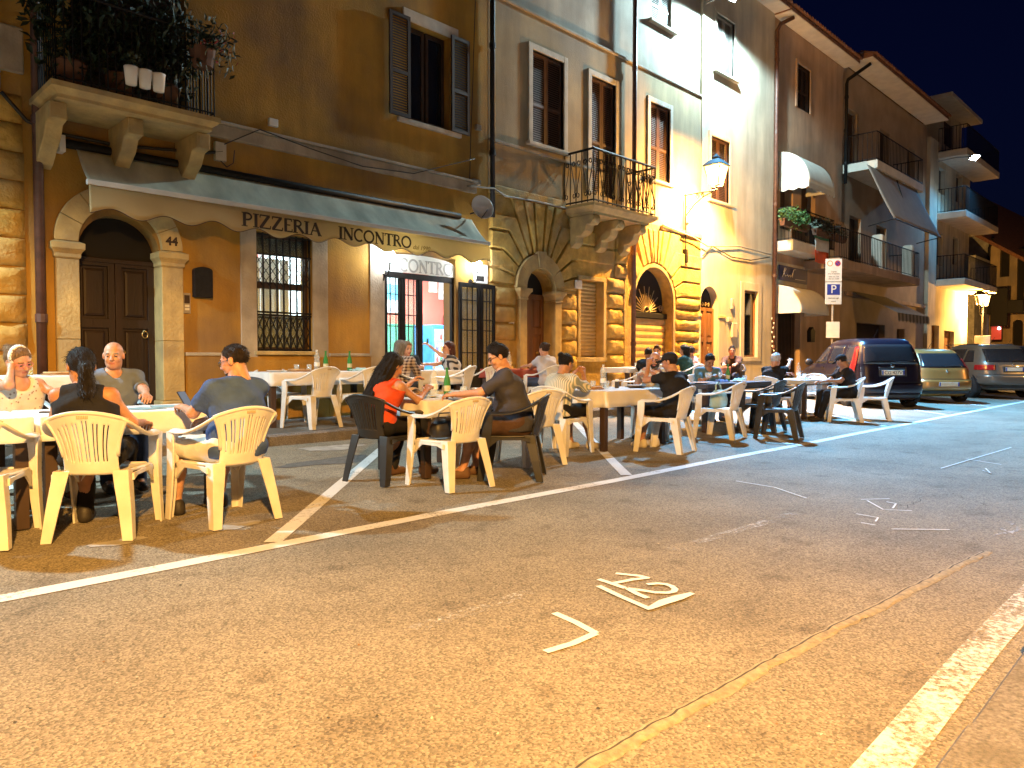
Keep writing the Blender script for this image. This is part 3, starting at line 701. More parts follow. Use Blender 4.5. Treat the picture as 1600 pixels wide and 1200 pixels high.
# --- balcony, upper left
BO = 9.36; bx0, bx1 = 2.31, X(342, 186, 9.36)
bal = MB(); bal.loft([[(bx0 - e, BO - e, z), (bx1 + e, BO - e, z), (bx1 + e, W + .02, z), (bx0 - e, W + .02, z)] for e, z in ((-.06, 4.10), (-.06, 4.14), (-.02, 4.17), (.02, 4.20), (.02, 4.26))]); bal = bal.build('balcony', STONE, A)
for xx in (X(91, 150, 9.58), X(212, 180, 9.58), X(318, 205, 9.58)):
    q = MB(); pr_ = [(W + .01, 4.098), (W - .72, 4.098), (W - .72, 3.9), (W - .55, 3.88), (W - .45, 3.74), (W - .25, 3.62), (W - .1, 3.5), (W + .01, 3.46)]
    q.plate([(a, b) for a, b in pr_], [], lambda a, b, d: (d, a, b), xx - .09, xx + .09); q.build('bracket', STONE, bal, bevel=.015)
    MB().box(xx - .06, xx + .06, W - .735, W - .721, 3.93, 4.06).build('bracket_rosette', STONE, bal, bevel=.02)
railing(bal, [(bx0 + .04, W), (bx0 + .04, BO + .04), (bx1 - .04, BO + .04), (bx1 - .04, W)], 4.26, 5.28, .09)
MB().box(b0 - .02, b1 + .02, W + .2, W + .24, 4.3, 6.75).build('balcony_door', SHUT_DK, A)
# --- small fittings on the wall
jx, jz = wp(425, 193); tag(MB().box(jx - .07, jx + .07, W - .06, W, jz - .05, jz + .06).build('junction_box', WHITEP, bevel=.006), 'small white junction box on the bare wall above the awning', 'junction box')
for lab, px, py, w_, h_ in (('white cable box just right of the balcony bracket', 342, 238, .16, .26), ('upper white duct end beside the dark pipe at the house joint', 745, 200, .12, .1), ('lower white duct end beside the dark pipe at the house joint', 742, 285, .2, .1)):
    bx, bz = wp(px, py); tag(MB().box(bx - w_ / 2, bx + w_ / 2, W - .07, W, bz - h_ / 2, bz + h_ / 2).build('cable_box', PL_A2, bevel=.008), lab, 'cable box')
drainpipe('brown drainpipe between the corner stones and door 44', X(58, 300), W - .07, .26, 12, COPPER, .055, joints=5)
drainpipe('dark drainpipe from the roof at the joint of the first two houses', X(765, 100), W - .08, 3.9, 12, IRON, .05, joints=4)
def cable(label, pts, r=.012, m=CABLE, sag=0, Y=None):
    P = [Vector(p) for p in pts]; out = []
    for a, b in zip(P[:-1], P[1:]):
        for t in range(8):
            k = t / 8; q = a.lerp(b, k); q.z -= sag * 4 * k * (1 - k); out.append(q)
    out.append(P[-1]); return tag(MB().tube(out, r, 6).build('cable', m, smooth=True), label, 'cable')
def wc(px, py, off=.05): x, z = wp(px, py); return (x, W - off, z)
cable('black cable bundle sagging under the left balcony', [wc(0, 145), wc(40, 190), wc(80, 208), wc(180, 228), wc(320, 240), wc(345, 238)], .022)
cable('thin black cable along the string course over the awning', [wc(345, 228, .12), wc(400, 205, .12), wc(480, 235, .12), wc(560, 262, .12), wc(640, 273, .12), wc(735, 250, .12)], .009)
cable('vertical thin black cable beside the open upstairs window', [wc(740, 0), wc(738, 60), wc(736, 130), wc(733, 210), wc(731, 285)], .008)
cable('grey cable bundle crossing from the satellite dish to the ornate balcony', [wc(725, 292, .1), wc(765, 296, .12), wc(785, 308, .1), wc(830, 315, .1), wc(885, 328, .1)], .016, CABLEG)
cable('looped black cable hanging from the white cable box', [wc(342, 252), wc(352, 262), wc(362, 256), wc(364, 236)], .007)
# satellite dish
dx, dy, dz = X(752, 327, W - .35), W - .35, Z(752, 325, W - .35)
ds = root('satellite_dish', 'small pale satellite dish on the dark pipe above the awning end', 'satellite dish', (dx, W, dz), world=True)
q = MB(); M_ = Matrix.Translation((dx, dy, dz)) @ Vector((-.25, -.95, .2)).to_track_quat('Z', 'Y').to_matrix().to_4x4()
q.lathe([(0, 0), (.1, .008), (.18, .03), (.22, .05), (.225, .05), (.18, .02), (.1, -.004), (0, -.012)], (0, 0, 0), 24); q.v = [tuple(M_ @ Vector(p)) for p in q.v]; q.build('dish', WHITEP, ds, smooth=True)
MB().tube([(dx, dy + .02, dz), (dx + .02, dy + .15, dz - .05), (dx + .05, W, dz - .05)], .014, 8).build('mount', IRON, ds)
MB().tube([(dx - .02, dy - .02, dz - .2), (dx - .08, dy - .25, dz - .08)], .008, 6).build('feed_arm', IRON, ds)
# ================================================================ awning of the pizzeria
AW = root('awning', 'long cream awning lettered PIZZERIA INCONTRO with scalloped edge', 'awning', (6, W, 3.2), world=True)
AWF = mat('awning_canvas', (.50, .49, .38), .85, .25, 2.5, .15, 60, col2=(.26, .25, .20), mix2=.5, s2=1.8, stretch=(1.5, 1, .3))
VAL = mat('valance_canvas', (.66, .55, .32), .85, .10, 2.5, .1, 60, col2=(.5, .38, .18), mix2=.45, s2=1.5)
_n = VAL.node_tree.nodes; _l = VAL.node_tree.links; _t = _n.new('ShaderNodeBsdfTranslucent'); _t.inputs[0].default_value = (.75, .63, .33, 1)
_k = _n.new('ShaderNodeMixShader'); _k.inputs[0].default_value = .5; _l.new(_n['Principled BSDF'].outputs[0], _k.inputs[1]); _l.new(_t.outputs[0], _k.inputs[2]); _l.new(_k.outputs[0], _n['Material Output'].inputs[0])
YF = 9.76; zb = 3.78; zf = 3.285; ax0, ax1 = 2.76, X(764, 380, YF)
bx0_ = 2.76
def awn(u, v):
    x = bx0_ + (ax1 - bx0_) * u; y = W - .07 - (W - .07 - YF) * v; z = zb + (zf - zb) * v
    return (x, y, z - .035 * math.sin(math.pi * v) - .006 * math.sin(u * 90) * math.sin(math.pi * v))
q = MB(); q.grid(awn, 160, 8); c = q.build('canvas', AWF, AW, smooth=True); c.modifiers.new('th', 'SOLIDIFY').thickness = .004
MB().tube([(bx0_ - .12, W - .08, zb + .02), (ax1 - .3, W - .08, zb + .02)], .055, 10).build('roller', IRON, AW, smooth=True)
MB().box(bx0_ - .2, bx0_ - .13, W - .16, W, zb - .1, zb + .1).build('roller_bracket', WHITEP, AW, bevel=.008)
MB().box(ax0 - .02, ax1 + .02, YF - .03, YF + .03, zf - .035, zf + .03).build('front_bar', WHITEP, AW, bevel=.01)
zv = zf - .036
def scal(x):
    ph = (x - ax0) / .62 * 2 * math.pi
    return zv - .30 - .045 * math.sin(ph + 2.2) - .012 * math.sin(ph * .31)
N = 260
def vfn(u, v):
    x = ax0 + (ax1 - ax0) * u; zz = zv + (scal(x) - zv) * v
    return (x, YF - .012 - .018 * v * math.sin(u * 31 + 1) * (.4 + .6 * math.sin(u * 7)) - .02 * v, zz)
q = MB(); q.grid(vfn, N, 5); c = q.build('valance', VAL, AW, smooth=True); c.modifiers.new('th', 'SOLIDIFY').thickness = .003
q = MB(); q.tube([(vfn(i / N, 1)[0], vfn(i / N, 1)[1], vfn(i / N, 1)[2]) for i in range(N + 1)], .006, 5); q.build('edge_binding', mat('binding_brown', (.10, .05, .025), .8, 0), AW)
for xa in (ax0 + .4, ax1 - .5):
    q = MB(); q.tube([(xa, W - .05, 3.4), (xa + .28, W - .3, 3.33), (xa, YF, zf)], .02, 8); q.build('folding_arm', WHITEP, AW)
# lettering: drawn roman capitals with serifs
def arcp(cx, cy, rx, ry, a0, a1, n=14): return [(cx + rx * math.cos(math.radians(a0 + (a1 - a0) * i / n)), cy + ry * math.sin(math.radians(a0 + (a1 - a0) * i / n))) for i in range(n + 1)]
TH, TN = .15, .065
def ser(x, y, w=.17): return ([(x - w, y), (x + w, y)], .045)
GL = {
 'P': (.66, [([(.16, 0), (.16, 1)], TH), ([(.16, .97)] + arcp(.30, .73, .26, .24, 90, -90) + [(.16, .49)], .085), ser(.16, .02), ser(.12, .98, .12)]),
 'I': (.34, [([(.17, 0), (.17, 1)], TH), ser(.17, .02), ser(.17, .98)]),
 'Z': (.74, [([(.08, .97), (.66, .97)], .07), ([(.60, .97), (.10, .03)], TH), ([(.06, .03), (.68, .03)], .07), ([(.08, 1), (.07, .78)], .05), ([(.68, 0), (.70, .24)], .05)]),
 'E': (.60, [([(.16, 0), (.16, 1)], TH), ([(.1, .97), (.52, .97)], .065), ([(.1, .52), (.44, .52)], .06), ([(.1, .03), (.55, .03)], .065), ([(.52, 1), (.52, .8)], .045), ([(.55, 0), (.56, .22)], .045)]),
 'R': (.74, [([(.16, 0), (.16, 1)], TH), ([(.16, .97)] + arcp(.30, .75, .23, .22, 90, -90) + [(.16, .53)], .085), ([(.34, .53), (.70, .02)], .13), ser(.16, .02), ser(.12, .98, .12)]),
 'A': (.80, [([(.10, 0), (.40, 1)], TN), ([(.38, 1), (.70, 0)], TH), ([(.2, .35), (.56, .35)], .055), ser(.10, .02, .1), ser(.70, .02, .13)]),
 'N': (.84, [([(.14, 0), (.14, 1)], TN), ([(.12, .98), (.70, .02)], TH), ([(.70, 0), (.70, 1)], TN), ser(.14, .02, .12), ser(.1, .98, .1), ser(.70, .98, .12)]),
 'C': (.78, [(arcp(.44, .5, .36, .48, 50, 310, 24), .11), ([(.68, .95), (.68, .74)], .05)]),
 'O': (.92, [(arcp(.45, .5, .38, .47, 0, 360, 30), .11)]),
 'T': (.70, [([(.35, 0), (.35, 1)], TH), ([(.04, .97), (.66, .97)], .07), ([(.05, 1), (.03, .78)], .045), ([(.65, 1), (.67, .78)], .045), ser(.35, .02)]),
}
def lettering(word, x0, x1, zfun, h, y, m, parent, name):
    tot = sum(GL[c][0] for c in word); k = (x1 - x0) / tot; x = x0
    for c in word:
        adv, st = GL[c]; mb = MB()
        for si, (pts, w) in enumerate(st):
            P = [Vector((x + a * k, zfun(x) + b * h)) for a, b in pts]; w_ = w * (k + h) / 2 * 1.3
            L = []; R = []
            for i, p in enumerate(P):
                t = (P[min(i + 1, len(P) - 1)] - P[max(i - 1, 0)]).normalized(); nn = Vector((-t.y, t.x)); L.append(p + nn * w_ / 2); R.append(p - nn * w_ / 2)
            yy = y - .0006 * si; n_ = len(P)
            mb.add([(p.x, yy, p.y) for p in L] + [(p.x, yy, p.y) for p in R], [(i, i + 1, i + 1 + n_, i + n_) for i in range(n_ - 1)])
        o = mb.build('letter', m, parent); md = o.modifiers.new('th', 'SOLIDIFY'); md.thickness = .004; md.offset = 0
        x += adv * k
LET = mat('awning_letters', (.035, .022, .016), .7, 0)
lz = lambda x: zv - .25
lettering('PIZZERIA', X(375, 345, YF), X(499, 350, YF), lz, .185, YF - .052, LET, AW, 'letter')
lettering('INCONTRO', X(526, 355, YF), X(640, 372, YF), lz, .185, YF - .052, LET, AW, 'letter')
textmesh('dal 1990', .105, 'lettering', mat('gold_ink', (.30, .2, .06), .6, 0), AW, Matrix.Translation((X(642, 380, YF), YF - .052, zv - .255)) @ FRONT, .002, .25)
lettering('INCONTRO', e0 + .04, e1 - .04, lambda x: DZ + .125, .22, W + .027, SIGNG, sb, 'letter')
# entrance lamps
GLOBE = mat('lit_globe', (.9, .93, .95), .4, 0, emit=(.92, .97, 1), estr=P_ENTR)
def wall_globe(label, x, z):
    o = root('wall_lamp', label, 'wall lamp', (x, W, z), world=True, group='globe lamps beside the entrance')
    q = MB(); q.lathe([(.0, 0), (.05, 0), (.045, .015), (.02, .02), (0, .02)], (0, 0, 0), 12); q.v = [(x + a, W - c, z - .18 + b) for a, b, c in q.v]; q.build('wall_plate', IRON, o)
    q = MB(); q.tube([(x, W, z - .18), (x, W - .08, z - .22), (x, W - .16, z - .2), (x, W - .2, z - .1), (x, W - .2, z - .02)], .012, 8); q.tube([(x, W - .03, z - .3), (x, W - .05, z - .2), (x, W - .1, z - .17)], .009, 6); q.build('arm', IRON, o, smooth=True)
    MB().lathe([(.02, -.03), (.035, -.02), (.035, 0), (.0, 0)], (x, W - .2, z), 10).build('holder', IRON, o)
    MB().lathe([(.03, 0.002), (.075, .03), (.095, .09), (.09, .14), (.06, .18), (0, .195)], (x, W - .2, z), 16).build('globe', GLOBE, o, smooth=True)
    return o

wall_globe('white globe wall lamp left of the INCONTRO board', e0 - .03, 2.80)
wall_globe('white globe wall lamp right of the entrance, by the awning end', e1 + .36, 2.82)
# ================================================================ BUILDING B: rusticated palazzo
B0, B1 = AX1 + .02, X(1094, 400)
B = root('palazzo_building', 'rusticated stone and dull yellow plaster house with ornate balcony over two arches', 'building', (13, W, SIDE_Z), world=True)
ar0, ar1, asp = X(818, 455), X(862.5, 455), 2.56
g0, g1, gsp = X(990, 460), X(1050, 460), 2.60
v0, v1, vz0, vz1 = X(905, 440), X(941, 440), 1.22, 2.93
PIPEX = X(983, 450)
TB = 4.38
winB = []
def wrect(px0, px1, py0, py1, zt, zb_): return (X(px0, (py0 + py1) / 2), X(px1, (py0 + py1) / 2), zb_, zt)
w1b = wrect(831, 880, 75, 220, 7.45, 5.58); w2b = wrect(923, 961, 110, 240, 7.45, 4.86); w3b = wrect(1015, 1046, 155, 270, 7.45, 5.58)
zc = 8.2
MB().wallplate(rect(B0, B1, 0, TB + .12), [archloop(ar0, ar1, .05, asp), archloop(g0, g1, .05, gsp), rect(v0, v1, vz0, vz1)], W, W + .35).build('lower_wall', RUST, B)
MB().wallplate(rect(B0, B1 - .0, TB + .122, zc), [rect(*q) for q in ((a, b, c, d) for a, b, c, d in (w1b, w2b, w3b))], W, W + .35).build('upper_wall', PL_B, B)
uwp = wrect(1021, 1052, 0, 50, 10.55, 9.45); uw0 = wrect(878, 905, 0, 10, 10.5, 9.15)
MB().wallplate(rect(B0, B1 - .0, zc + .002, 13.2), [rect(*uwp), rect(*uw0)], W + .05, W + .40).build('top_wall', PL_B2, B)
MB().box(B0, B1, W - .03, W + .05, zc - .06, zc).build('ledge', PL_B2, B, bevel=.015)
MB().box(B0, X(881, 320), W - .07, W, TB + .0, TB + .16).build('string_course', STONE, B, bevel=.015)
MB().box(X(1032, 330), B1, W - .07, W, TB + .02, TB + .14).build('string_course', STONE, B, bevel=.015)
MB().box(B0, w1b[0] + 2.0, W - .045, W, 5.36, 5.42).build('sill_band', PL_B2, B, bevel=.012)
# ring of smooth stones round the arched door
acx = (ar0 + ar1) / 2; ari = (ar1 - ar0) / 2; aro = ari + .29
for k in range(5):
    a0, a1 = [0, 38, 80, 100, 142, 180][k] + .3, [0, 38, 80, 100, 142, 180][k + 1] - .3
    R = aro + (.05 if k == 2 else 0)
    MB().wallplate(arc(acx, asp + .05, R, a0, a1, 8) + arc(acx, asp + .05, ari + .002, a1, a0, 8), [], W - .11 - (.02 if k == 2 else 0), W + .1).build('arch_stone', STONE, B, bevel=.008)
for xa, xb in ((ar0 - .2, ar0 + .004), (ar1 - .004, ar1 + .2)):
    MB().box(xa, xb, W - .1, W + .25, .25, asp - .2).build('jamb_stone', STONE, B, bevel=.01)
    c = MB(); xm, hw = (xa + xb) / 2, .1
    c.loft([[(xm - hw - e, W - .1 - e, z), (xm + hw + e, W - .1 - e, z), (xm + hw + e, W + .2, z), (xm - hw - e, W + .2, z)] for e, z in ((0, asp - .198), (.02, asp - .17), (.01, asp - .14), (.04, asp - .07), (.08, asp - .02), (.08, asp + .04))]); c.build('capital', STONE, B)
V = voussoirs(acx, asp + .05, aro + .015, B0 + .02, PIPEX - .62, TB - .01, [2, 17, 34, 50, 64, 75, 84, 96, 105, 116, 130, 146, 163, 178], v0 - .1, vz1 + .25, .8)
stones(B, V, W, .06, RUST, 'voussoir', ins=.02)
rough_stones(B, course(B0 + .02, ar0 - .24, 1.55, asp + .03, .36) + course(B0 + .02, ar0 - .24, .26, 1.1, .36), W, .09, RUST, amp=.16)
rough_stones(B, course(ar1 + .24, v0 - .1, .26, asp + .03, .33) + course(v1 + .12, PIPEX - .2, .26, vz1 + .12, .333) + course(PIPEX - .60, PIPEX - .1, vz1 + .14, TB - .01, .36), W, .09, RUST, amp=.2)
# garage arch
gcx = (g0 + g1) / 2; gr_ = (g1 - g0) / 2
MB().wallplate(arc(gcx, gsp, gr_ + .09, 0, 180, 24) + arc(gcx, gsp, gr_ + .002, 180, 0, 24), [], W - .05, W + .2).build('arch_moulding', STONE, B, bevel=.01)
MB().box(g1 + .002, g1 + .09, W - .05, W + .2, .25, gsp - .002).build('jamb_stone', STONE, B, bevel=.01)
V = voussoirs(gcx, gsp + .01, gr_ + .1, PIPEX + .08, B1 - .02, TB - .01, [8, 24, 40, 56, 69, 79, 86, 94, 101, 111, 124, 150], None, 0, .6)
stones(B, V, W, .07, RUST, 'voussoir', ins=.02)
rough_stones(B, course(g1 + .11, B1 - .02, .26, gsp + .17, .29), W, .10, RUST, amp=.2)
# doors and shutters
dB = panel_door(B, ar0 + .002, ar1 - .002, .25, asp - .02, W + .24, WOOD_M, 2, (0, .3, .66, .98), 'door')
for x in (acx - .22, acx + .2): MB().ball((x, W + .2, 1.32), .035, 10, 6).build('door_knob', BRASS, dB, smooth=True)
MB().wallplate(archloop(ar0 - .02, ar1 + .02, asp - .015, asp + .05), [], W + .27, W + .3).build('fanlight', DARKIN, dB)
def roller(parent, x0, x1, z0, z1, y, pitch, d=.012, m=ROLL, name='slat'):
    rs = MB(); rs.box(x0, x1, y + .03, y + .05, z0, z1); rs = rs.build('rolling_shutter', m, parent)
    n = round((z1 - z0) / pitch); h = (z1 - z0) / n
    me = MB().loft([[(x, y + .03, .002), (x, y, .008), (x, y - d, h * .45), (x, y, h - .01), (x, y + .03, h - .004)] for x in (x0 + .003, x1 - .003)]).mesh(name, m)
    for i in range(n):
        o = link(name, me, rs, M=Matrix.Translation((0, 0, z0 + i * h)))
    return rs
rB = roller(B, v0 + .01, v1 - .01, vz0 + .02, vz1 - .02, W + .18, .085)
for a, b, c, d in ((v0 - .09, v0 + .004, vz0, vz1), (v1 - .004, v1 + .1, vz0, vz1), (v0 - .09, v1 + .1, vz1 + .001, vz1 + .09), (v0 - .14, v1 + .14, vz0 - .1, vz0 - .001)):
    MB().box(a, b, W - .05, W + .16, c, d).build('window_frame', STONE, B, bevel=.008)
rG = roller(B, g0 + .02, g1 - .02, .27, 2.2, W + .2, .155)
MB().box(g0 + .001, g1 - .001, W + .14, W + .24, 2.205, 2.34).build('lintel_beam', IRON, rG, bevel=.01)
MB().wallplate(archloop(g0 - .02, g1 + .02, 2.2, gsp), [], W + .29, W + .31).build('fanlight', DARKIN, rG)
ray_m = MB(); GI = mat('pale_iron', (.36, .27, .14), .5, .2, 12, metal=.4)
for k in range(17):                                    # sunburst grille
    a = math.radians(6 + 168 * k / 16); L = (.62 if k % 2 else .45)
    ray_m.tube([(gcx + .14 * math.cos(a), W + .2, 2.35 + .14 * math.sin(a)), (gcx + L * math.cos(a), W + .2, 2.35 + L * 1.05 * math.sin(a))], .010, 5)
ray_m.tube([(gcx + .14 * math.cos(math.radians(t * 10)), W + .2, 2.35 + .14 * math.sin(math.radians(t * 10))) for t in range(19)], .014, 6)
ray_m.tube([(gcx + .08 * math.cos(math.radians(t * 20)), W + .2, 2.42 + .06 * math.sin(math.radians(t * 20))) for t in range(19)], .010, 6)
for s_ in (-1, 1):
    for cx_, r_ in ((.62, .09), (.70, .06)):
        ray_m.tube([(gcx + s_ * (cx_ + (r_ * (1 - t / 30)) * math.cos(t * .55)), W + .2, 2.47 + (r_ * (1 - t / 30)) * math.sin(t * .55)) for t in range(22)], .009, 5)
ray_m.build('sunburst_grille', GI, rG)
for k, q in enumerate((w1b, w2b, w3b)): shuttered_window(B, q[0], q[1], q[2], q[3], W, SHUT_BR, True, .12, sill=(k != 1))
shuttered_window(B, *uwp, W + .05, SHUT_GY, False, .1, trim=PL_B2); shuttered_window(B, *uw0, W + .05, SHUT_DK, False, .1, trim=PL_B2)
# --- ornate balcony
BY = 9.49; qx0, qx1 = X(881, 300), X(1026, 330, BY)
ob = MB(); zt_ = Z(928, 315, BY)
ob.loft([[(qx0 - e, BY - e, z), (qx1 + e, BY - e, z), (qx1 + e, W + .02, z), (qx0 - e, W + .02, z)] for e, z in ((-.12, zt_ - .2), (-.12, zt_ - .15), (-.05, zt_ - .12), (.0, zt_ - .08), (.03, zt_ - .06), (.03, zt_))]); ob = ob.build('balcony', STONE, B)
zt2 = zt_ - .2
for xx in (qx0 + .28, (qx0 + qx1) / 2, qx1 - .3):
    q = MB(); pr_ = [(W + .01, zt2), (W - .66, zt2), (W - .68, zt2 - .12), (W - .6, zt2 - .2), (W - .5, zt2 - .2), (W - .46, zt2 - .32), (W - .36, zt2 - .4), (W - .22, zt2 - .42), (W - .2, zt2 - .56), (W - .1, zt2 - .64), (W + .01, zt2 - .66)]
    q.plate(pr_, [], lambda a, b, d: (d, a, b), xx - .13, xx + .13); q.build('bracket', STONE, ob, bevel=.02)
    q = MB(); q.ball((xx, W - .66, zt2 - .1), .1, 10, 8, sc=(1.2, .6, 1)); q.build('bracket_scroll', STONE, ob, smooth=True)
rz0, rz1 = zt_, Z(928, 230, BY)
pts = [(qx0 + .03, W), (qx0 + .03, BY + .03), (qx1 - .03, BY + .03), (qx1 - .03, W)]
railing(ob, pts, rz0, rz1, .16, .013, top_r=.026)
hh = rz1 - rz0
def scroll(flip=1):
    out = []
    for t in range(15): a = t * .48; r_ = .018 + .003 * t; out.append((.0 + flip * (-.012 + r_ * math.cos(a) * .8), 0, hh * .80 + r_ * math.sin(a) * 1.2))
    for t in range(1, 9): k = t / 8; out.append((flip * (.045 * math.cos(k * 3.1)), 0, hh * (.78 - .5 * k)))
    for t in range(14): a = 2 + t * .48; r_ = .06 - .003 * t; out.append((flip * (-.02 + r_ * math.cos(a) * .7), 0, hh * .19 + r_ * math.sin(a) * 1.2))
    return out
sm = [MB().tube(scroll(f), .011, 5).mesh('scroll', IRON) for f in (1, -1)]
for (ax, ay), (bx, by) in zip(pts[:-1], pts[1:]):
    L = math.hypot(bx - ax, by - ay); n = max(1, round(L / .16)); an = math.atan2(by - ay, bx - ax)
    for i in range(n):
        k = (i + .5) / n
        link('scroll', sm[i % 2], ob, M=Matrix.Translation((ax + (bx - ax) * k, ay + (by - ay) * k, rz0)) @ Matrix.Rotation(an, 4, 'Z'))
drainpipe('tall brown drainpipe between the two arches of the rusticated house', PIPEX, W - .13, .26, 13.1, COPPER, .055, joints=6)
sv = wp(898, 445); ni = MB().box(sv[0] - .1, sv[0] + .1, W - .13, W - .08, sv[1] - .09, sv[1] + .09).build('number_plaque', WHITEP, bevel=.004); tag(ni, 'small white plaque on the stones left of the rolling-shutter window', 'number plaque')
sv = wp(798, 497); ic = root('intercom', 'white intercom panel left of the brown arched door', 'intercom', (sv[0], W, sv[1]), world=True)
MB().box(sv[0] - .07, sv[0] + .07, W - .03, W, sv[1] - .22, sv[1] + .2).build('panel', WHITEP, ic, bevel=.006); MB().box(sv[0] - .035, sv[0] + .035, W - .035, W - .029, sv[1] + .0, sv[1] + .14).build('speaker_grille', IRON, ic)
for k in range(3): MB().box(sv[0] - .04, sv[0] + .04, W - .036, W - .029, sv[1] - .17 + .05 * k, sv[1] - .14 + .05 * k).build('button', GREYPIPE, ic)
sv = wp(785, 492); tag(MB().box(sv[0] - .13, sv[0] + .13, W - .02, W - .0, sv[1] - .035, sv[1] + .035).build('letter_slot', IRON, bevel=.004), 'dark letter slot in the wall left of the white intercom', 'letter slot')
cable('cable bundle along the string course over the garage arch', [wc(1030, 352, .1), wc(1080, 372, .1), wc(1100, 385, .1), wc(1150, 385, .08), wc(1200, 398, .08)], .02, CABLEG)
cable('drooping black cable on the cream house under the lantern', [wc(1095, 400, .06), wc(1110, 385, .06), wc(1140, 402, .06), wc(1170, 407, .06), wc(1200, 402, .06)], .016)
# ================================================================ BUILDING C: cream house
C0, C1 = B1 + .01, X(1207, 300)
C = root('cream_building', 'tall cream plaster house with grey louvred shutters beside the wall lantern', 'building', (19, W, SIDE_Z), world=True)
ca0, ca1, casp = X(1093.5, 490), X(1121, 490), 2.70
cs0, cs1, csz0, csz1 = X(1161, 500), X(1182, 500), 1.25, 3.2
cwA = wrect(1118, 1146, 25, 118, 10.6, 9.05); cwB = wrect(1109, 1138, 215, 315, 7.25, 5.52)
CH = 11.75
MB().wallplate(rect(C0, C1, 0, CH), [archloop(ca0, ca1, .05, casp), rect(cs0, cs1, csz0, csz1), rect(*cwA), rect(*cwB)], W - .02, W + .35).build('wall', PL_C, C)
shuttered_window(C, *cwA, W - .02, SHUT_GY, True, .12, trim=PL_C); shuttered_window(C, *cwB, W - .02, SHUT_BR, True, .12, trim=PL_C)
dC = panel_door(C, ca0 + .002, ca1 - .002, .25, casp - .1, W + .12, WOOD_M, 2, (0, .3, .62, .98), 'door')
for x in ((ca0 + ca1) / 2 - .3, (ca0 + ca1) / 2 + .12): knocker(dC, x, W + .1, 1.5, .06)
MB().wallplate(archloop(ca0 - .02, ca1 + .02, casp - .095, casp), [], W + .2, W + .22).build('fanlight', DARKIN, dC)
q = MB()
for k in range(4): q.tube([(ca0 + .2 + .16 * k + .05 * math.cos(t * .6) * (1 - t / 16), W + .13, casp - .02 + .07 * math.sin(t * .6) * (1 - t / 16)) for t in range(14)], .01, 5)
q.build('fanlight_scrolls', GI, dC)
for xa, xb in ((ca0 - .32, ca0 - .02), (ca1 + .02, ca1 + .34)):
    MB().box(xa, xb, W - .045, W - .015, .25, 2.32).build('pilaster', PL_C, C, bevel=.006); MB().box(xa - .03, xb + .03, W - .07, W - .015, 2.323, 2.40).build('pilaster_cap', STONE, C, bevel=.01)
sl = MB()
for a, b, c, d in ((cs0, cs0 + .06, csz0, csz1), (cs1 - .06, cs1, csz0, csz1), (cs0 + .061, cs1 - .061, csz1 - .06, csz1), (cs0 + .061, cs1 - .061, csz0, csz0 + .06)): sl.box(a, b, W + .05, W + .12, c, d)
sl = sl.build('shop_window', WOOD_M, C); MB().box(cs0 + .06, cs1 - .06, W + .08, W + .086, csz0 + .06, csz1 - .06).build('pane', GLASSD, sl)
for a, b, c, d in ((cs0 - .22, cs0, csz0 - .12, csz1 + .24), (cs1, cs1 + .24, csz0 - .12, csz1 + .24), (cs0 + .001, cs1 - .001, csz1 + .001, csz1 + .24), (cs0 + .001, cs1 - .001, csz0 - .12, csz0 - .001)):
    MB().box(a, b, W - .045, W - .018, c, d).build('window_frame', PL_C, C, bevel=.006)
drainpipe('brown drainpipe at the corner of the cream house, bent at the eaves', X(1207, 300), W - .1, .26, 11.2, COPPER, .06, [(X(1207, 300) + .1, W - .15, 11.42), (X(1207, 300) + .35, W - .45, 11.6)], joints=5)
for lab, px, py, w_, h_ in (('small wall lantern bracket on the cream house', 1141, 475, .12, .3), ('grey meter box on the cream house beside the tall window', 1144, 516, .3, .42), ('small switch box on the cream house under the bracket', 1137, 500, .2, .12)):
    a, b = wp(px, py); o = MB().box(a - w_ / 2, a + w_ / 2, W - .09, W - .022, b - h_ / 2, b + h_ / 2).build('wall_box', PL_C if w_ > .15 else GREYPIPE, bevel=.02); tag(o, lab, 'wall box')
# strings of small lights / vine climbing the pipe
vx = X(1197, 520); vn = root('light_string', 'string of small white shapes wound up the lower drainpipe', 'light string', (vx, W - .12, .3), world=True)
MB().tube([(vx + .06 * math.sin(k * .9), W - .2, .5 + k * .055) for k in range(36)], .012, 5).build('wire', WOOD_D, vn)
for k in range(14): MB().ball((vx + .08 * math.sin(k * 2.3), W - .22, .6 + k * .14), .035, 8, 6, sc=(1, .5, 1)).build('bulb', WHITEP, vn, smooth=True)
# ================================================================ roof tiles
def tiled_eave(parent, x0, x1, yf, z, yb, zb_, mt=ROOFT, pitch=.2, soff=SOFFIT, th=.09):
    """one course of round tiles along the eave, the slope behind them, and the soffit underneath"""
    MB().add([(x0, yf + .05, z), (x1, yf + .05, z), (x1, yb, zb_), (x0, yb, zb_), (x0, yf + .05, z - th), (x1, yf + .05, z - th), (x1, W, z - th), (x0, W, z - th)], [(0, 1, 2, 3), (7, 6, 5, 4), (0, 4, 5, 1), (1, 5, 6, 2), (0, 3, 7, 4)]).build('roof', [mt], parent)
    MB().box(x0, x1, yf + .06, W, z - th - .03, z - th - .002).build('soffit', soff, parent)
    dz = (zb_ - z) / (yb - yf)
    me = MB().loft([[(.1 * math.cos(math.radians(a)), d, dz * d + .085 * math.sin(math.radians(a))) for a in (0, 36, 72, 108, 144, 180)] for d in (-.05, .5)], False, False).mesh('roof_tile', mt)
    n = int((x1 - x0) / pitch)
    for i in range(n):
        o = link('roof_tile', me, parent, M=Matrix.Translation((x0 + (i + .5) * pitch, yf, z + .005 + random.uniform(0, .015)))); o.modifiers.new('th', 'SOLIDIFY').thickness = .018
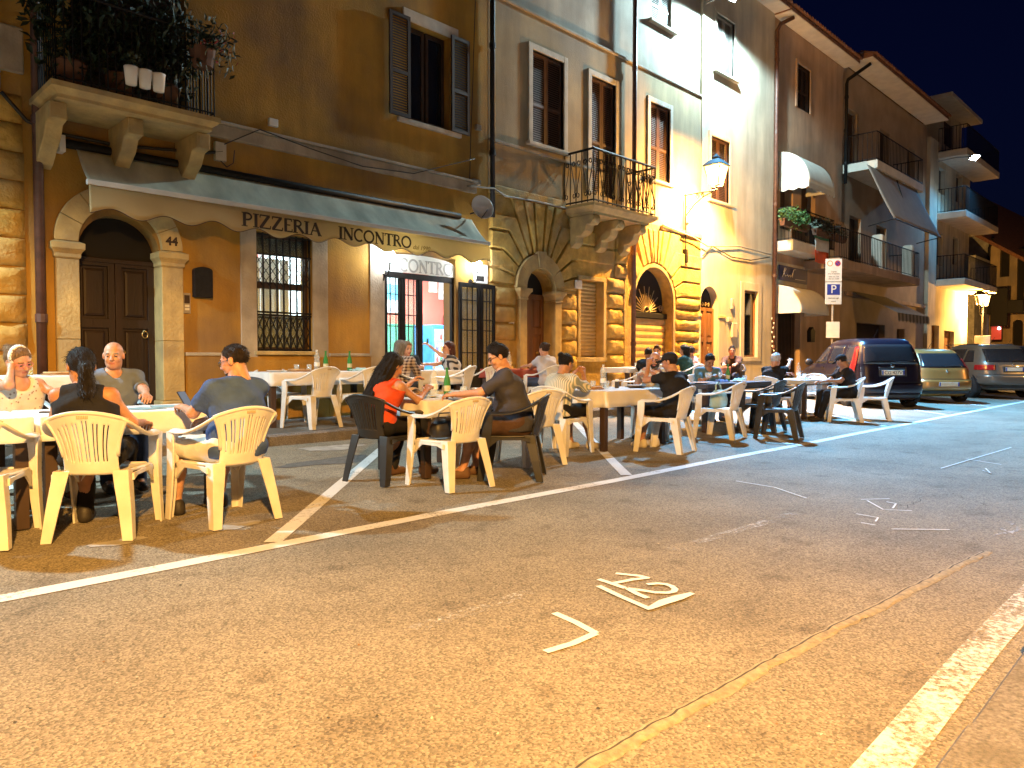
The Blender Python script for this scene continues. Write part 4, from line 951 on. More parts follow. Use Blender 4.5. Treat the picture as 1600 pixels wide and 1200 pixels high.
tiled_eave(C, C0, C1, W - .55, CH + .1, W + 5, CH + 2.0)
# ================================================================ BUILDING D1 / D2
D10, D11 = C1 + .03, X(1316, 300)
D1H = 11.7
D1 = root('salmon_building', 'salmon plaster house with cloth canopies, flower balcony and white shop awning', 'building', (26, W, SIDE_Z), world=True)
dw = (X(1246, 140), X(1266, 140), 9.35, 10.75)
fl0, fl1 = D10 + .3, D11 - 1.2
MB().wallplate(rect(D10, D11, 0, D1H), [rect(*dw), rect(X(1220, 310), X(1240, 310), 5.3, 7.6), rect(X(1253, 310), X(1275, 310), 5.3, 7.6), rect(X(1216, 520), X(1251, 520), .05, 2.7)], W + .02, W + .35).build('wall', PL_D, D1)
shuttered_window(D1, *dw, W + .02, SHUT_DK, True, .11, sill=False, trim=PL_D)
for a, b in ((X(1220, 310), X(1240, 310)), (X(1253, 310), X(1275, 310))):
    MB().box(a - .05, b + .05, W + .3, W + .34, 5.2, 7.65).build('balcony_door', SHUT_DK, D1)
sd = MB().box(X(1216, 520) - .05, X(1251, 520) + .05, W + .33, W + .36, .2, 2.75).build('shop_door', DARKIN, D1)
q = MB()
for k in range(16): xx = X(1216, 520) + (X(1251, 520) - X(1216, 520)) * (k + .5) / 16; q.box(xx - .015, xx + .015, W + .2, W + .22, .25, 2.7)
q.build('strip_curtain', SHUT_DK, sd)
tiled_eave(D1, D10 - .05, D11 + .02, W - .6, D1H + .08, W + 5, D1H + 2.0)
FB = outY(1212, 390, 1243, 395); fz = Z(1243, 375, FB); fx0, fx1 = D10 + .05, X(1305, 395, FB)
fb = MB().box(fx0, fx1, FB, W + .03, fz - .32, fz).build('balcony', SOFFIT, D1, bevel=.02)
railing(fb, [(fx0 + .04, W), (fx0 + .04, FB + .04), (fx1 - .04, FB + .04), (fx1 - .04, W)], fz, fz + 1.0, .11, .009)
for a, b in ((fx0 + .03, fx0 + 1.0), (fx0 + 1.3, fx1 - .1)):
    q = MB(); n = int((b - a) / .05)
    for i in range(n): q.box(a + i * .05, a + i * .05 + .04, FB + .06, FB + .075, fz + .05, fz + .92 + random.uniform(-.02, .02))
    q.build('reed_screen', mat('reed', (.14, .085, .045), .9, .3, 9), fb)
def dome_canopy(label, x0, x1, yo, z0, z1, m, scallop=True, name='canopy'):
    """quarter-round cloth canopy with closed ends"""
    o = root(name, label, 'awning', ((x0 + x1) / 2, W, z0), world=True)
    def pt(u, v): a = v * math.pi / 2; return (x0 + (x1 - x0) * u, W - (W - yo) * math.sin(a), z0 + (z1 - z0) * math.cos(a))
    q = MB(); q.grid(pt, 14, 12); c = q.build('canvas', m, o, smooth=True); c.modifiers.new('th', 'SOLIDIFY').thickness = .006
    for xx in (x0, x1):
        q = MB(); q.add([(xx, W, z0)] + [(xx, pt(0, v / 12)[1], pt(0, v / 12)[2]) for v in range(13)], [(0, k + 1, k + 2) for k in range(12)]); c = q.build('end_panel', m, o); c.modifiers.new('th', 'SOLIDIFY').thickness = .006
    for k in (3, 7):
        a = k / 12 * math.pi / 2
        MB().tube([(x0 + .01, W, z0 + .02), (x0 + .01, W - (W - yo) * math.sin(a) * .98, z0 + (z1 - z0) * math.cos(a) * .98)], .012, 6).build('rib', GREYPIPE, o)
    if scallop:
        n = 40
        q = MB(); q.grid(lambda u, v: (x0 + (x1 - x0) * u, yo - .003, z0 - v * (.14 + .05 * abs(math.sin(u * math.pi * 9)))), 90, 2); c = q.build('valance', m, o); c.modifiers.new('th', 'SOLIDIFY').thickness = .004
        q = MB(); q.grid(lambda u, v: (x0, yo + (W - yo) * u, z0 - v * (.12 + .05 * abs(math.sin(u * math.pi * 3)))), 40, 2); c = q.build('valance', m, o); c.modifiers.new('th', 'SOLIDIFY').thickness = .004
    return o
CANV = mat('canopy_cream', (.62, .60, .52), .85, .08, 3, .1, 40); CANW = mat('canopy_white', (.74, .70, .62), .8, .06, 3, .1, 40)
cy = outY(1217, 290, 1264, 290)
dome_canopy('cream quarter-round cloth canopy over the flower balcony', X(1217, 270), X(1305, 270, cy), cy, Z(1217, 292), Z(1217, 238), CANV)
cy2 = outY(1212, 485, 1252, 488)
dome_canopy('white quarter-round shop awning under the dark blue sign', X(1211, 470), X(1296, 470, cy2), cy2, Z(1211, 490), Z(1211, 445), CANW, False)
# dark blue shop sign with a scrawled name
bx_, bz_ = wp(1215, 430); bx1_ = X(1259, 430)
so = root('shop_sign', 'dark blue sign board with white handwriting over the white shop awning', 'sign', (bx_, W, bz_), world=True)
MB().box(bx_ - .35, bx1_ + .05, W - .02, W + .018, Z(1230, 446), Z(1230, 412)).build('backing', PL_C, so, bevel=.005)
sbz0, sbz1 = Z(1237, 441), Z(1237, 418)
MB().box(bx_, bx1_, W - .06, W - .021, sbz0, sbz1).build('board', mat('sign_navy', (.035, .045, .12), .5, .1, 4), so, bevel=.008)
q = MB(); hx = lambda a: bx_ + (bx1_ - bx_) * a; hz = lambda b: sbz0 + (sbz1 - sbz0) * b
for st in ([(.10, .25), (.16, .55), (.22, .8), (.18, .85), (.14, .6), (.2, .3), (.28, .42), (.3, .3), (.36, .45), (.38, .3), (.44, .5), (.5, .85)], [(.44, .3), (.46, .6), (.5, .84), (.56, .86)], [(.55, .2), (.75, .21), (.92, .22)]):
    q.tube([(hx(a), W - .064, hz(b)) for a, b in st], .010, 5)
q.build('handwriting', mat('sign_script', (.55, .52, .5), .6, 0), so)
# Italian flag on the balcony rail
flx0, flx1 = X(1271, 380, FB - .03), X(1293, 380, FB - .03); f0, f1 = Z(1282, 357, FB), Z(1282, 412, FB)
fo = root('flag', 'Italian tricolour cloth hanging from the flower balcony rail', 'flag', (flx0, FB - .05, f1), world=True)
for k, (c, nm) in enumerate((((.05, .16, .08), 'green_band'), ((.68, .62, .55), 'white_band'), ((.62, .10, .04), 'red_band'))):
    za, zb2 = f0 + (f1 - f0) * k / 3, f0 + (f1 - f0) * (k + 1) / 3
    q = MB(); q.grid(lambda u, v: (flx0 + (flx1 - flx0) * u + .02 * v * k, FB - .05 - .03 * math.sin(u * 7 + k), za + (zb2 - za) * v), 12, 3); c_ = q.build(nm, mat('flag_%s' % nm, c, .85, .08, 6), fo, smooth=True); c_.modifiers.new('th', 'SOLIDIFY').thickness = .004
# leaves
def leaf_mass(name, c, r, n, m, parent=None, size=.05, seed=1, droop=0):
    R = np.random.default_rng(seed); mb = MB()
    for _ in range(n):
        d = R.normal(size=3); d /= np.linalg.norm(d); k = R.random() ** .45
        p = Vector((c[0] + d[0] * r[0] * k, c[1] + d[1] * r[1] * k, c[2] + d[2] * r[2] * k - droop * R.random() ** 3))
        u = Vector(R.normal(size=3)).normalized(); v = u.orthogonal().normalized(); w_ = u.cross(v); s_ = size * R.uniform(.6, 1.4)
        mb.add([p - u * s_, p + v * s_ * .45 + w_ * s_ * .15, p + u * s_, p - v * s_ * .45 + w_ * s_ * .15], [(0, 1, 2), (0, 2, 3)])
    o = mb.build(name, m, parent); o['kind'] = 'stuff'; return o
LEAF = mat('leaf_green', (.06, .135, .03), .6, .4, 9); LEAFD = mat('leaf_dark', (.018, .034, .014), .6, .4, 9); LEAFG = mat('leaf_grey', (.13, .15, .11), .7, .4, 9)
POT = mat('terracotta_pot', (.12, .055, .03), .8, .2, 9)
def planter(label, x0, x1, y0, y1, z, h, lm, n, pot, spread=(0, 0), lh=.3, seed=1, size=.05, droop=0, ribs=0):
    o = root('planter', label, 'planter', ((x0 + x1) / 2, (y0 + y1) / 2, z), world=True)
    q = MB()
    q.loft([[(x0 + e, y0 + e, zz), (x1 - e, y0 + e, zz), (x1 - e, y1 - e, zz), (x0 + e, y1 - e, zz)] for e, zz in ((.03, z), (.0, z + h - .03), (-.012, z + h - .028), (-.012, z + h), (.02, z + h), (.03, z + h - .06))])
    q.build('pot', pot, o)
    if lm: leaf_mass('leaves', ((x0 + x1) / 2, (y0 + y1) / 2, z + h + lh * .6), ((x1 - x0) / 2 + spread[0], (y1 - y0) / 2 + spread[1], lh), n, lm, o, size, seed, droop)
    return o
fy = FB - .12
pz = Z(1240, 345, FB) - .28
xx = [X(p, 345, FB) for p in (1216, 1237, 1258, 1267, 1290, 1309)]
planter('planter of bright green leaves at the near end of the flower balcony', xx[0], xx[2] - .1, FB - .2, FB - .02, pz, .2, LEAF, 520, POT, (.12, .16), .32, 3, .06, .25)
planter('planter of grey-green blossoms in the middle of the flower balcony', xx[3], xx[4], FB - .2, FB - .02, pz, .2, LEAFG, 420, POT, (.12, .16), .3, 4, .06, .2)
planter('planter of dim dark shrubs at the far end of the flower balcony', xx[4] + .15, xx[5] + .3, FB - .2, FB - .02, pz, .2, LEAFG, 260, POT, (.1, .14), .25, 5, .06, .2)
# left balcony: white trough pot on the rail, dark shrubs, trailing plant
wx0, wx1 = X(193, 120, BO - .12), X(257, 120, BO - .12); wz = Z(225, 138, BO - .12)
wpo = root('planter', 'white scalloped flower trough hung on the dark left balcony', 'planter', ((wx0 + wx1) / 2, BO - .1, wz), world=True)
for k in range(3):
    cxk = wx0 + (wx1 - wx0) * (k + .5) / 3; rr = (wx1 - wx0) / 6
    MB().lathe([(0, 0), (rr * .78, 0), (rr * 1.0, .18), (rr * 1.06, .2), (rr * .95, .2), (rr * .9, .15), (0, .15)], (cxk, BO - .14, wz), 14).build('pot', WHITEP, wpo, smooth=True)
leaf_mass('leaves', (wx0 + .1, BO - .14, wz + .3), (.12, .1, .12), 60, LEAFD, wpo, .04, 9)
for k, (px, n, rx, lab) in enumerate(((110, 420, .5, 'dark leafy shrub in a pot at the near end of the left balcony'), (190, 420, .5, 'dark leafy shrub in a pot in the middle of the left balcony'), (260, 420, .45, 'dark leafy shrub in a pot towards the far end of the left balcony'))):
    cx_ = X(px, 80, BO + .2); o = root('potted_shrub', lab, 'shrub', (cx_, BO + .25, 4.26), world=True)
    MB().lathe([(.0, 0), (.13, 0), (.18, .3), (.19, .3), (.17, .27), (0, .27)], (cx_, BO + .25, 4.262), 14).build('pot', POT, o, smooth=True)
    MB().tube([(cx_, BO + .25, 4.5), (cx_ + .03, BO + .25, 5.1)], .02, 6).build('trunk', WOOD_D, o); leaf_mass('leaves', (cx_, BO + .22, 5.05), (rx, .27, .78), n * 2, LEAFD, o, .065, 20 + k)
cx_, cz_ = wp(330, 70, BO - .05); o = root('trailing_plant', 'trailing plant with dark red flowers spilling over the balcony end', 'plant', (cx_, BO, 5.2), world=True)
MB().lathe([(0, -.2), (.12, -.2), (.16, .02), (.15, .02), (0, -.02)], (cx_ - .1, BO - .02, cz_ - .1), 12).build('pot', POT, o)
leaf_mass('leaves', (cx_, BO - .05, cz_ + .1), (.38, .22, .25), 300, LEAFD, o, .05, 31, .35); leaf_mass('flowers', (cx_ + .1, BO - .1, cz_ + .08), (.3, .2, .2), 40, mat('flower_red', (.3, .03, .02), .7, .2, 9), o, .035, 32, .3)
# ---- D2
D20, D21 = D11 + .02, X(1449, 300)
D2 = root('brown_building', 'brown plaster house with two long balconies and hanging sun blind', 'building', (33, W, SIDE_Z), world=True)
D2H = 11.85
b2z = Z(1365, 245, 9.15); l2z = Z(1345, 411, 9.15)
ops = [rect(X(1325, 200), X(1344, 200), b2z, b2z + 2.2), rect(X(1377, 230), X(1392, 230), b2z, b2z + 2.2), rect(X(1420, 240), X(1432, 240), b2z, b2z + 2.2),
       rect(X(1330, 330), X(1348, 330), l2z, l2z + 2.1), rect(X(1372, 340), X(1388, 340), l2z, l2z + 2.1), rect(X(1341, 510), X(1385, 510), .1, 2.6), rect(X(1404, 500), X(1416, 500), .1, 2.5)]
MB().wallplate(rect(D20, D21, 0, D2H), ops, W + .06, W + .38).build('wall', mat('plaster_brown', (.40, .29, .20), .92, .15, 1.3, .25, 40), D2)
for h in ops:
    f = MB().box(h[0][0] - .04, h[1][0] + .04, W + .3, W + .34, h[0][1], h[2][1] + .04).build('opening_panel', SHUT_DK, D2)
tiled_eave(D2, D20 + .1, D21 - .5, W - 1.0, D2H + .1, W + 5, D2H + 2.2)
drainpipe('black drainpipe bending in under the brown house eaves', D20 + .05, W - .08, Z(1312, 285), D2H - .75, IRON, .06, [(D20 + .08, W - .1, D2H - .6), (D20 + .45, W - .75, D2H - .1)], joints=3)
yo = 9.15
for nm, zz, xa, xb in (('balcony', b2z, D20 + .1, X(1443, 300, yo)), ('balcony', l2z, X(1312, 430, yo), X(1438, 400, yo))):
    bb = MB().box(xa, xb, yo, W + .05, zz - .3, zz).build(nm, SOFFIT if zz > 6 else PL_D, D2, bevel=.02)
    railing(bb, [(xa + .04, W), (xa + .04, yo + .04), (xb - .04, yo + .04), (xb - .04, W)], zz, zz + 1.0, .16, .010)
# hanging sun blind below the upper balcony
bx0_, bx1_ = X(1354, 262, yo + .1), X(1432, 305, yo + .1)
sbn = root('sun_blind', 'grey canvas sun blind slanting down from the upper balcony of the brown house', 'awning', (bx0_, yo, b2z - 1), world=True)
zt3 = b2z - .3; zb3 = l2z + 1.5
q = MB(); q.grid(lambda u, v: (bx0_ + (bx1_ - bx0_) * u, yo + .1 - .9 * v - .02 * math.sin(u * 9) * v, zt3 + (zb3 - zt3) * v - .05 * math.sin(v * 3.14)), 16, 10); c = q.build('canvas', mat('blind_grey', (.38, .33, .28), .9, .08, 3), sbn, smooth=True); c.modifiers.new('th', 'SOLIDIFY').thickness = .005
MB().tube([(bx0_, yo - .8, zb3), (bx1_, yo - .8, zb3)], .025, 6).build('bottom_rail', IRON, sbn)
for xx_ in (bx0_ + .1, bx1_ - .1): MB().tube([(xx_, yo - .8, zb3), (xx_, yo + .05, zb3 - .15)], .02, 6).build('stay', IRON, sbn)
MB().tube([((bx0_ + bx1_) / 2, yo - .02, zt3 - .1), ((bx0_ + bx1_) / 2 + .05, yo - .25, zt3 - .9)], .02, 6).build('crank_rod', IRON, sbn)
# striped shop awning below
sa0, sa1 = X(1331, 470), X(1452, 480, 8.7); zt4, zb4 = Z(1331, 455), Z(1400, 488, 8.7)
sa = root('awning', 'dark striped shop awning with ragged fringe on the brown house', 'awning', (sa0, W, zb4), world=True)
for k in range(18):
    u0, u1 = k / 18, (k + 1) / 18; m_ = mat('stripe_dark', (.035, .035, .03), .9, .1, 4) if k % 2 else mat('stripe_pale', (.13, .12, .10), .9, .1, 4)
    q = MB(); q.grid(lambda u, v: (sa0 + (sa1 - sa0) * (u0 + (u1 - u0) * u), W - (W - 8.7) * v, zt4 + (zb4 - zt4) * v), 2, 4); c = q.build('stripe', m_, sa); c.modifiers.new('th', 'SOLIDIFY').thickness = .005
    q = MB(); q.add([(sa0 + (sa1 - sa0) * u0, 8.695, zb4), (sa0 + (sa1 - sa0) * u1, 8.695, zb4), (sa0 + (sa1 - sa0) * u1, 8.68, zb4 - .25), (sa0 + (sa1 - sa0) * (u0 + u1) / 2, 8.675, zb4 - .34), (sa0 + (sa1 - sa0) * u0, 8.68, zb4 - .25)], [(0, 1, 2, 3, 4)])
    c = q.build('fringe', mat('fringe_pale', (.36, .32, .26), .9, .1, 4) if k % 2 else m_, sa); c.modifiers.new('th', 'SOLIDIFY').thickness = .004
MB().box(D20 + .5, D21, W - .01, W + .055, l2z - .9, l2z - .75).build('string_course', PL_D, D2, bevel=.01)
for lab, xx_, w_, h_ in (('white-draped chair on the lower balcony, nearer one', X(1374, 400, 9.5), .5, .8), ('white-draped chair on the lower balcony, farther one', X(1421, 410, 9.5), .5, .8)):
    o = root('draped_chair', lab, 'chair', (xx_, 9.6, l2z), world=True)
    MB().loft([[(xx_ - w_ * k, 9.35, z_), (xx_ + w_ * k, 9.35, z_), (xx_ + w_ * k, 9.75, z_), (xx_ - w_ * k, 9.75, z_)] for k, z_ in ((.35, l2z), (.4, l2z + .5), (.4, l2z + 1.0), (.3, l2z + 1.35))]).build('cover', SOFFIT if w_ else SOFFIT, o, bevel=.08)
# ---- E: corner house with stacked balconies
E0, E1 = D21 + .03, X(1512, 300)
Eb = root('corner_building', 'pale corner house with three stacked balconies and a small roof turret', 'building', (E0, W, SIDE_Z), world=True)
EH = 11.4
opsE = [rect(X(1463, 290), X(1473, 290), Z(1470, 305), Z(1470, 265)), rect(X(1490, 300), X(1500, 300), Z(1495, 318), Z(1495, 275)), rect(X(1460, 380), X(1469, 380), Z(1465, 415), Z(1465, 365)), rect(X(1485, 390), X(1494, 390), Z(1490, 415), Z(1490, 372)), rect(X(1452, 500), X(1464, 500), .2, 2.8), rect(X(1472, 500), X(1488, 500), .6, 2.6)]
MB().wallplate(rect(E0, E1, 0, EH), opsE, W - .1, W + .3).build('wall', PL_E, Eb)
MB().box(E1 - .3, E1, W + .301, W + 9, 0, EH).build('side_wall', PL_E, Eb)
for h in opsE: MB().box(h[0][0] - .04, h[1][0] + .04, W + .1, W + .14, h[0][1] - .02, h[2][1] + .04).build('window', SHUT_DK if h[0][1] > 1 else WOOD_M, Eb)
tx0, tx1 = X(1480, 200), X(1513, 200)
MB().box(tx0, tx1, W + .3, W + 5, EH, 13.6).build('turret', PL_E, Eb); MB().box(tx0 - 1.2, tx1 + .7, W - .5, W + 5.6, 13.6, 13.82).build('turret_roof', SOFFIT, Eb, bevel=.03)
MB().box(tx0 + .6, tx0 + 2.0, W + .28, W + .298, 11.9, 13.0).build('turret_window', SHUT_DK, Eb)
for zz in (Z(1500, 232, 9.3), Z(1500, 330, 9.3), Z(1500, 436, 9.3)):
    xa, xb = E0 + 1.2, E1 + .6
    bb = MB().box(xa, xb, 9.0, W - .098, zz - .3, zz).build('balcony', SOFFIT, Eb, bevel=.02); railing(bb, [(xa + .04, W - .1), (xa + .04, 9.04), (xb - .04, 9.04), (xb - .04, W - .1)], zz, zz + 1.1, .14, .012)
# ---- F: far stone house across the bend, facing down the street
FX = 62
def fpt(px, py, X0=FX):                               # photo point on a plane across the street
    r = ray(px, py); t = X0 / r.x; return (r.y * t, CAMH + r.z * t)
yL, zT = fpt(1505, 345); yR, _ = fpt(1640, 420)
Fb = root('far_stone_building', 'old stone house with tiled roof closing the street, arched door and dark windows', 'building', (FX, (yL + yR) / 2, 0), world=True)
zTR = fpt(1640, 430)[1]
def fplate(mb, loop, holes, a, b): return mb.plate(loop, holes, lambda p, q, d: (d, p, q), a, b)
fops = []
for px0, px1, py0, py1 in ((1563, 1577, 388, 432), (1590, 1600, 400, 470), (1612, 1626, 410, 455)):
    a, zt5 = fpt(px0, py0); b, zb5 = fpt(px1, py1); fops.append([(b, zb5), (a, zb5), (a, zt5), (b, zt5)])
a, zb5 = fpt(1582, 528); b, _ = fpt(1598, 528); zt5 = fpt(1590, 495)[1]; fops.append(archloop(b, a, .05, zt5 - .5))
ysp = fpt(1546, 400)[0]
eT = lambda y_: zT + (zTR - zT) * (y_ - yL) / (yR - yL)
fplate(MB(), [(ysp, 0), (yL + 3, 0), (yL + 3, eT(yL)), (yL, eT(yL)), (ysp, eT(ysp))], [], FX + .3, FX + .9).build('rubble_wall', RUBBLE, Fb)
fplate(MB(), [(yR, 0), (ysp - .01, 0), (ysp - .01, eT(ysp)), (yR, eT(yR))], fops, FX, FX + .6).build('wall', PL_B, Fb)
MB().box(FX + .4, FX + .44, yR, ysp, .05, 9).build('window_backs', DARKIN, Fb)
q = MB(); q.add([(FX - .7, yL + 1, eT(yL) + .02), (FX - .7, yR, eT(yR) + .02), (FX + 8, yR, eT(yR) + 3), (FX + 8, yL + 1, eT(yL) + 3), (FX - .7, yL + 1, eT(yL) + .3), (FX - .7, yR, eT(yR) + .3), (FX + 8, yR, eT(yR) + 3.4), (FX + 8, yL + 1, eT(yL) + 3.4)], [(0, 1, 2, 3), (4, 7, 6, 5), (0, 4, 5, 1), (0, 3, 7, 4), (1, 5, 6, 2)]); q.build('roof', ROOFT, Fb)
q = MB(); q.tube([(FX - .1, ysp, .2), (FX - .1, ysp, eT(ysp) - .8), (FX - .5, ysp - .3, eT(ysp) - .1)], .09, 8); q.build('drainpipe', IRON, Fb)
def fbox(nm, px, py, w_, h_, m, lab, cat): 
    y_, z_ = fpt(px, py, FX - 1.5); o = MB().box(FX - 1.55, FX - 1.5, y_ - w_ / 2, y_ + w_ / 2, z_ - h_ / 2, z_ + h_ / 2).build(nm, m); tag(o, lab, cat)
fbox('shop_banner', 1557, 516, .6, 1.3, mat('banner_red', (.6, .05, .03), .6, .1, 3, emit=(.9, .1, .05), estr=.25), 'red lit banner by the far stone house', 'banner')
y_, z_ = fpt(1561, 513, FX - 1.8); tag(MB().ball((FX - 1.8, y_, z_), .1, 10, 8).build('door_lamp', mat('door_lamp_glow', (.9, .9, .95), .4, 0, emit=(.9, .93, 1), estr=6), smooth=True), 'small white lamp glowing on the far red banner', 'lamp')
# pharmacy-style dark cross sign
y_, z_ = fpt(1561, 480, FX - 2.5); cr = root('cross_sign', 'unlit dark cross sign hanging before the far stone house', 'sign', (FX - 2.5, y_, z_), world=True)
q = MB(); q.box(FX - 2.6, FX - 2.4, y_ - .5, y_ + .5, z_ - 1.3, z_ + 1.3); q.box(FX - 2.58, FX - 2.42, y_ - 1.4, y_ + 1.4, z_ - .45, z_ + .45); q.build('cross', IRON, cr, bevel=.03)
# house at the bend between E and F, lit teal, and a dark hill behind
y0_ = fpt(1507, 440, 56)[0]
Gb = root('narrow_far_building', 'narrow pale house with small shop canopy between corner house and stone house', 'building', (56, y0_, 0), world=True)
MB().box(56, 60, y0_ - .6, y0_ + 12, 0, fpt(1507, 400, 56)[1]).build('wall', RUBBLE, Gb)
hl = MB(); hn = 60
hl.v = [(420 + 30 * math.sin(k * .7), -420 + k * 20, -5) for k in range(hn)] + [(430, -420 + k * 20, 52 + 14 * math.sin(k * .32 + 1) + 4 * math.sin(k * 1.3)) for k in range(hn)] + [(560, -420 + k * 20, 20) for k in range(hn)]
hl.f = [(k, k + 1, hn + k + 1, hn + k) for k in range(hn - 1)] + [(hn + k, hn + k + 1, 2 * hn + k + 1, 2 * hn + k) for k in range(hn - 1)]; hl.m = [0] * len(hl.f)
tag(hl.build('hill', mat('hill_dark', (.03, .04, .025), .95, .3, .05), smooth=True), kind='structure')
# ================================================================ street lights
LGLASS = clear_glass('lantern_glass', (1, .95, .85), .10)
BULB_S = mat('sodium_bulb', (1, .8, .5), .5, 0, emit=(1, .66, .28), estr=60)
LPANE = bpy.data.materials.new('glowing_lantern_pane'); LPANE.use_nodes = True
_n = LPANE.node_tree.nodes; _l = LPANE.node_tree.links; _t = _n.new('ShaderNodeBsdfTransparent'); _e = _n.new('ShaderNodeEmission'); _e.inputs[0].default_value = (1, .70, .32, 1); _e.inputs[1].default_value = 7
_k = _n.new('ShaderNodeMixShader'); _k.inputs[0].default_value = .35; _l.new(_t.outputs[0], _k.inputs[1]); _l.new(_e.outputs[0], _k.inputs[2]); _l.new(_k.outputs[0], _n['Material Output'].inputs[0])
BULB_L = mat('led_face', (.9, .97, 1), .5, 0, emit=(.72, .92, 1), estr=120)
def lantern(o, x, y, z, s=1.0, power=0, lit=True, spot=None, aim=(0, 0, -1), blend=.16):
    """four-sided street lantern hanging/standing with its foot at z"""
    t, b, h = .19 * s, .10 * s, .42 * s
    q = MB()
    for sx, sy in ((-1, -1), (1, -1), (1, 1), (-1, 1)): q.tube([(x + sx * b, y + sy * b, z + .08 * s), (x + sx * t, y + sy * t, z + .08 * s + h)], .010 * s, 6)
    for r_, zz in ((b, z + .08 * s), (t, z + .08 * s + h)):
        c = [(x - r_, y - r_, zz), (x + r_, y - r_, zz), (x + r_, y + r_, zz), (x - r_, y + r_, zz), (x - r_, y - r_, zz)]
        q.tube(c, .011 * s, 6)
    q.lathe([(.0, 0), (.035 * s, 0), (.02 * s, .04 * s), (.04 * s, .08 * s), (0, .08 * s)], (x, y, z), 10); q.build('frame', IRON, o)
    zt = z + .08 * s + h
    rings = [[(x + k * a, y + k * b_, zz) for a, b_ in ((-1, -1), (1, -1), (1, 1), (-1, 1))] for k, zz in ((t * 1.12, zt), (t * 1.12, zt + .02 * s), (t * .62, zt + .13 * s), (t * .35, zt + .15 * s), (t * .3, zt + .2 * s), (.01, zt + .27 * s))]
    MB().loft(rings).build('cap', IRON, o)
    for k in range(4):
        a0, a1 = [((-1, -1), (1, -1)), ((1, -1), (1, 1)), ((1, 1), (-1, 1)), ((-1, 1), (-1, -1))][k]
        MB().add([(x + a0[0] * b, y + a0[1] * b, z + .085 * s), (x + a1[0] * b, y + a1[1] * b, z + .085 * s), (x + a1[0] * t, y + a1[1] * t, zt), (x + a0[0] * t, y + a0[1] * t, zt)], [(0, 1, 2, 3)]).build('pane', LPANE if lit else LGLASS, o)
    if lit:
        MB().lathe([(.0, 0), (.045 * s, .02 * s), (.075 * s, .10 * s), (.06 * s, .18 * s), (.0, .22 * s)], (x, y, zt - .215 * s), 12).build('bulb', BULB_S, o, smooth=True)
        if power:
            if spot: lamp('lamp_light', 'SPOT', power, SODIUM, (x, y, zt - .24 * s), o, .12, spot=spot, blend=blend, aim=aim)
            else: lamp('lamp_light', 'POINT', power, SODIUM, (x, y, zt - .3 * s), o, .07)
    return o
def vray(px, py, X0, Y0=None):
    pass
# --- wall lantern beside the ornate balcony
lx = X(1068, 340); ly = outY(1068, 330, 1119, 290); lz_ = Z(1119, 296, ly)
wl = root('wall_lantern', 'lit four-sided street lantern on a scrolled iron wall bracket', 'street lamp', (lx, W, lz_ - .8), world=True)
lantern(wl, lx, ly, lz_, 1.15, P_WALL, True, 142, (0, .48, -1), .4)
lamp('lamp_glow', 'POINT', 2600, SODIUM, (lx, ly, lz_ + .08 * 1.15 + .42 * 1.15 - .24 * 1.15), wl, .06)
q = MB(); q.tube([(lx, W - .06, lz_ - 1.55), (lx, W - .06, lz_ + .02)], .022, 8); q.tube([(lx, W - .02, lz_ - .01), (lx, ly, lz_ - .01)], .02, 8)
q.tube([(lx, W - .06, lz_ - .55), (lx, W - .3, lz_ - .3), (lx, ly + .35, lz_ - .12), (lx, ly + .1, lz_ - .04)], .016, 6)
for cy_, cz2, r_ in ((W - .22, lz_ - .14, .09), (W - .4, lz_ - .1, .07), (W - .55, lz_ - .08, .05), (W - .14, lz_ - .34, .07)):
    q.tube([(lx, cy_ + r_ * (1 - t / 22) * math.cos(t * .6), cz2 + r_ * (1 - t / 22) * math.sin(t * .6)) for t in range(18)], .010, 5)
q.build('bracket', IRON, wl)
MB().box(lx - .05, lx + .05, W - .12, W + .0, lz_ - 1.75, lz_ - 1.4).build('junction', IRON, wl, bevel=.01)
MB().tube([(lx + .08, W - .04, lz_ - .75), (lx + .06, W - .1, lz_ - .72)], .03, 6).build('clamp', IRON, wl)
# --- LED floodlights on the facades
def flood(label, x, y, z, power, aim, size=(.34, .2), name='led_floodlight', spot=165, blend=.6, wall_y=None, spill=0, col=None):
    o = root(name, label, 'floodlight', (x, wall_y or W, z), world=True)
    wy = wall_y or W
    d = Vector(aim).normalized(); M_ = Matrix.Translation((x, y, z)) @ d.to_track_quat('-Z', 'Y').to_matrix().to_4x4()
    q = MB(); q.box(-size[0] / 2, size[0] / 2, -size[1] / 2, size[1] / 2, .0, .07); q.v = [tuple(M_ @ Vector(p)) for p in q.v]; q.build('housing', GREYPIPE, o, bevel=.01)
    q = MB(); q.box(-size[0] / 2 + .02, size[0] / 2 - .02, -size[1] / 2 + .02, size[1] / 2 - .02, -.008, -.002); q.v = [tuple(M_ @ Vector(p)) for p in q.v]; q.build('light_face', BULB_L, o)
    MB().tube([(x, wy, z + .1), (x, (wy + y) / 2, z + .14), (x, y, z + .05)], .022, 8).build('arm', GREYPIPE, o)
    lamp('lamp_light', 'SPOT', power, col or LED, tuple(Vector((x, y, z)) + d * .04), o, .1, spot=spot, blend=blend, aim=aim)
    if spill: lamp('lamp_spill', 'SPOT', spill, LEDW, tuple(Vector((x, y, z)) + d * .04), o, .1, spot=172, blend=.2, aim=(0, -.1, -1))
    return o
fx_, fz_ = wp(1096, 8)
flood('bright white LED floodlight high on the cream house above the lantern', fx_ + .2, W - .8, fz_ - .0, P_LED, (-.10, -.85, -1), spot=94, blend=.5, spill=5200)
flood('white LED floodlight on a wall arm left of the corner stones', -1.3, 8.8, 4.7, P_LED_SIDE, (.45, -.45, -1), spot=125, blend=.4, col=LEDW)
_r = ray(1523, 246); _t = 8.7 / _r.y; px_, pz_ = _r.x * _t, CAMH + _r.z * _t
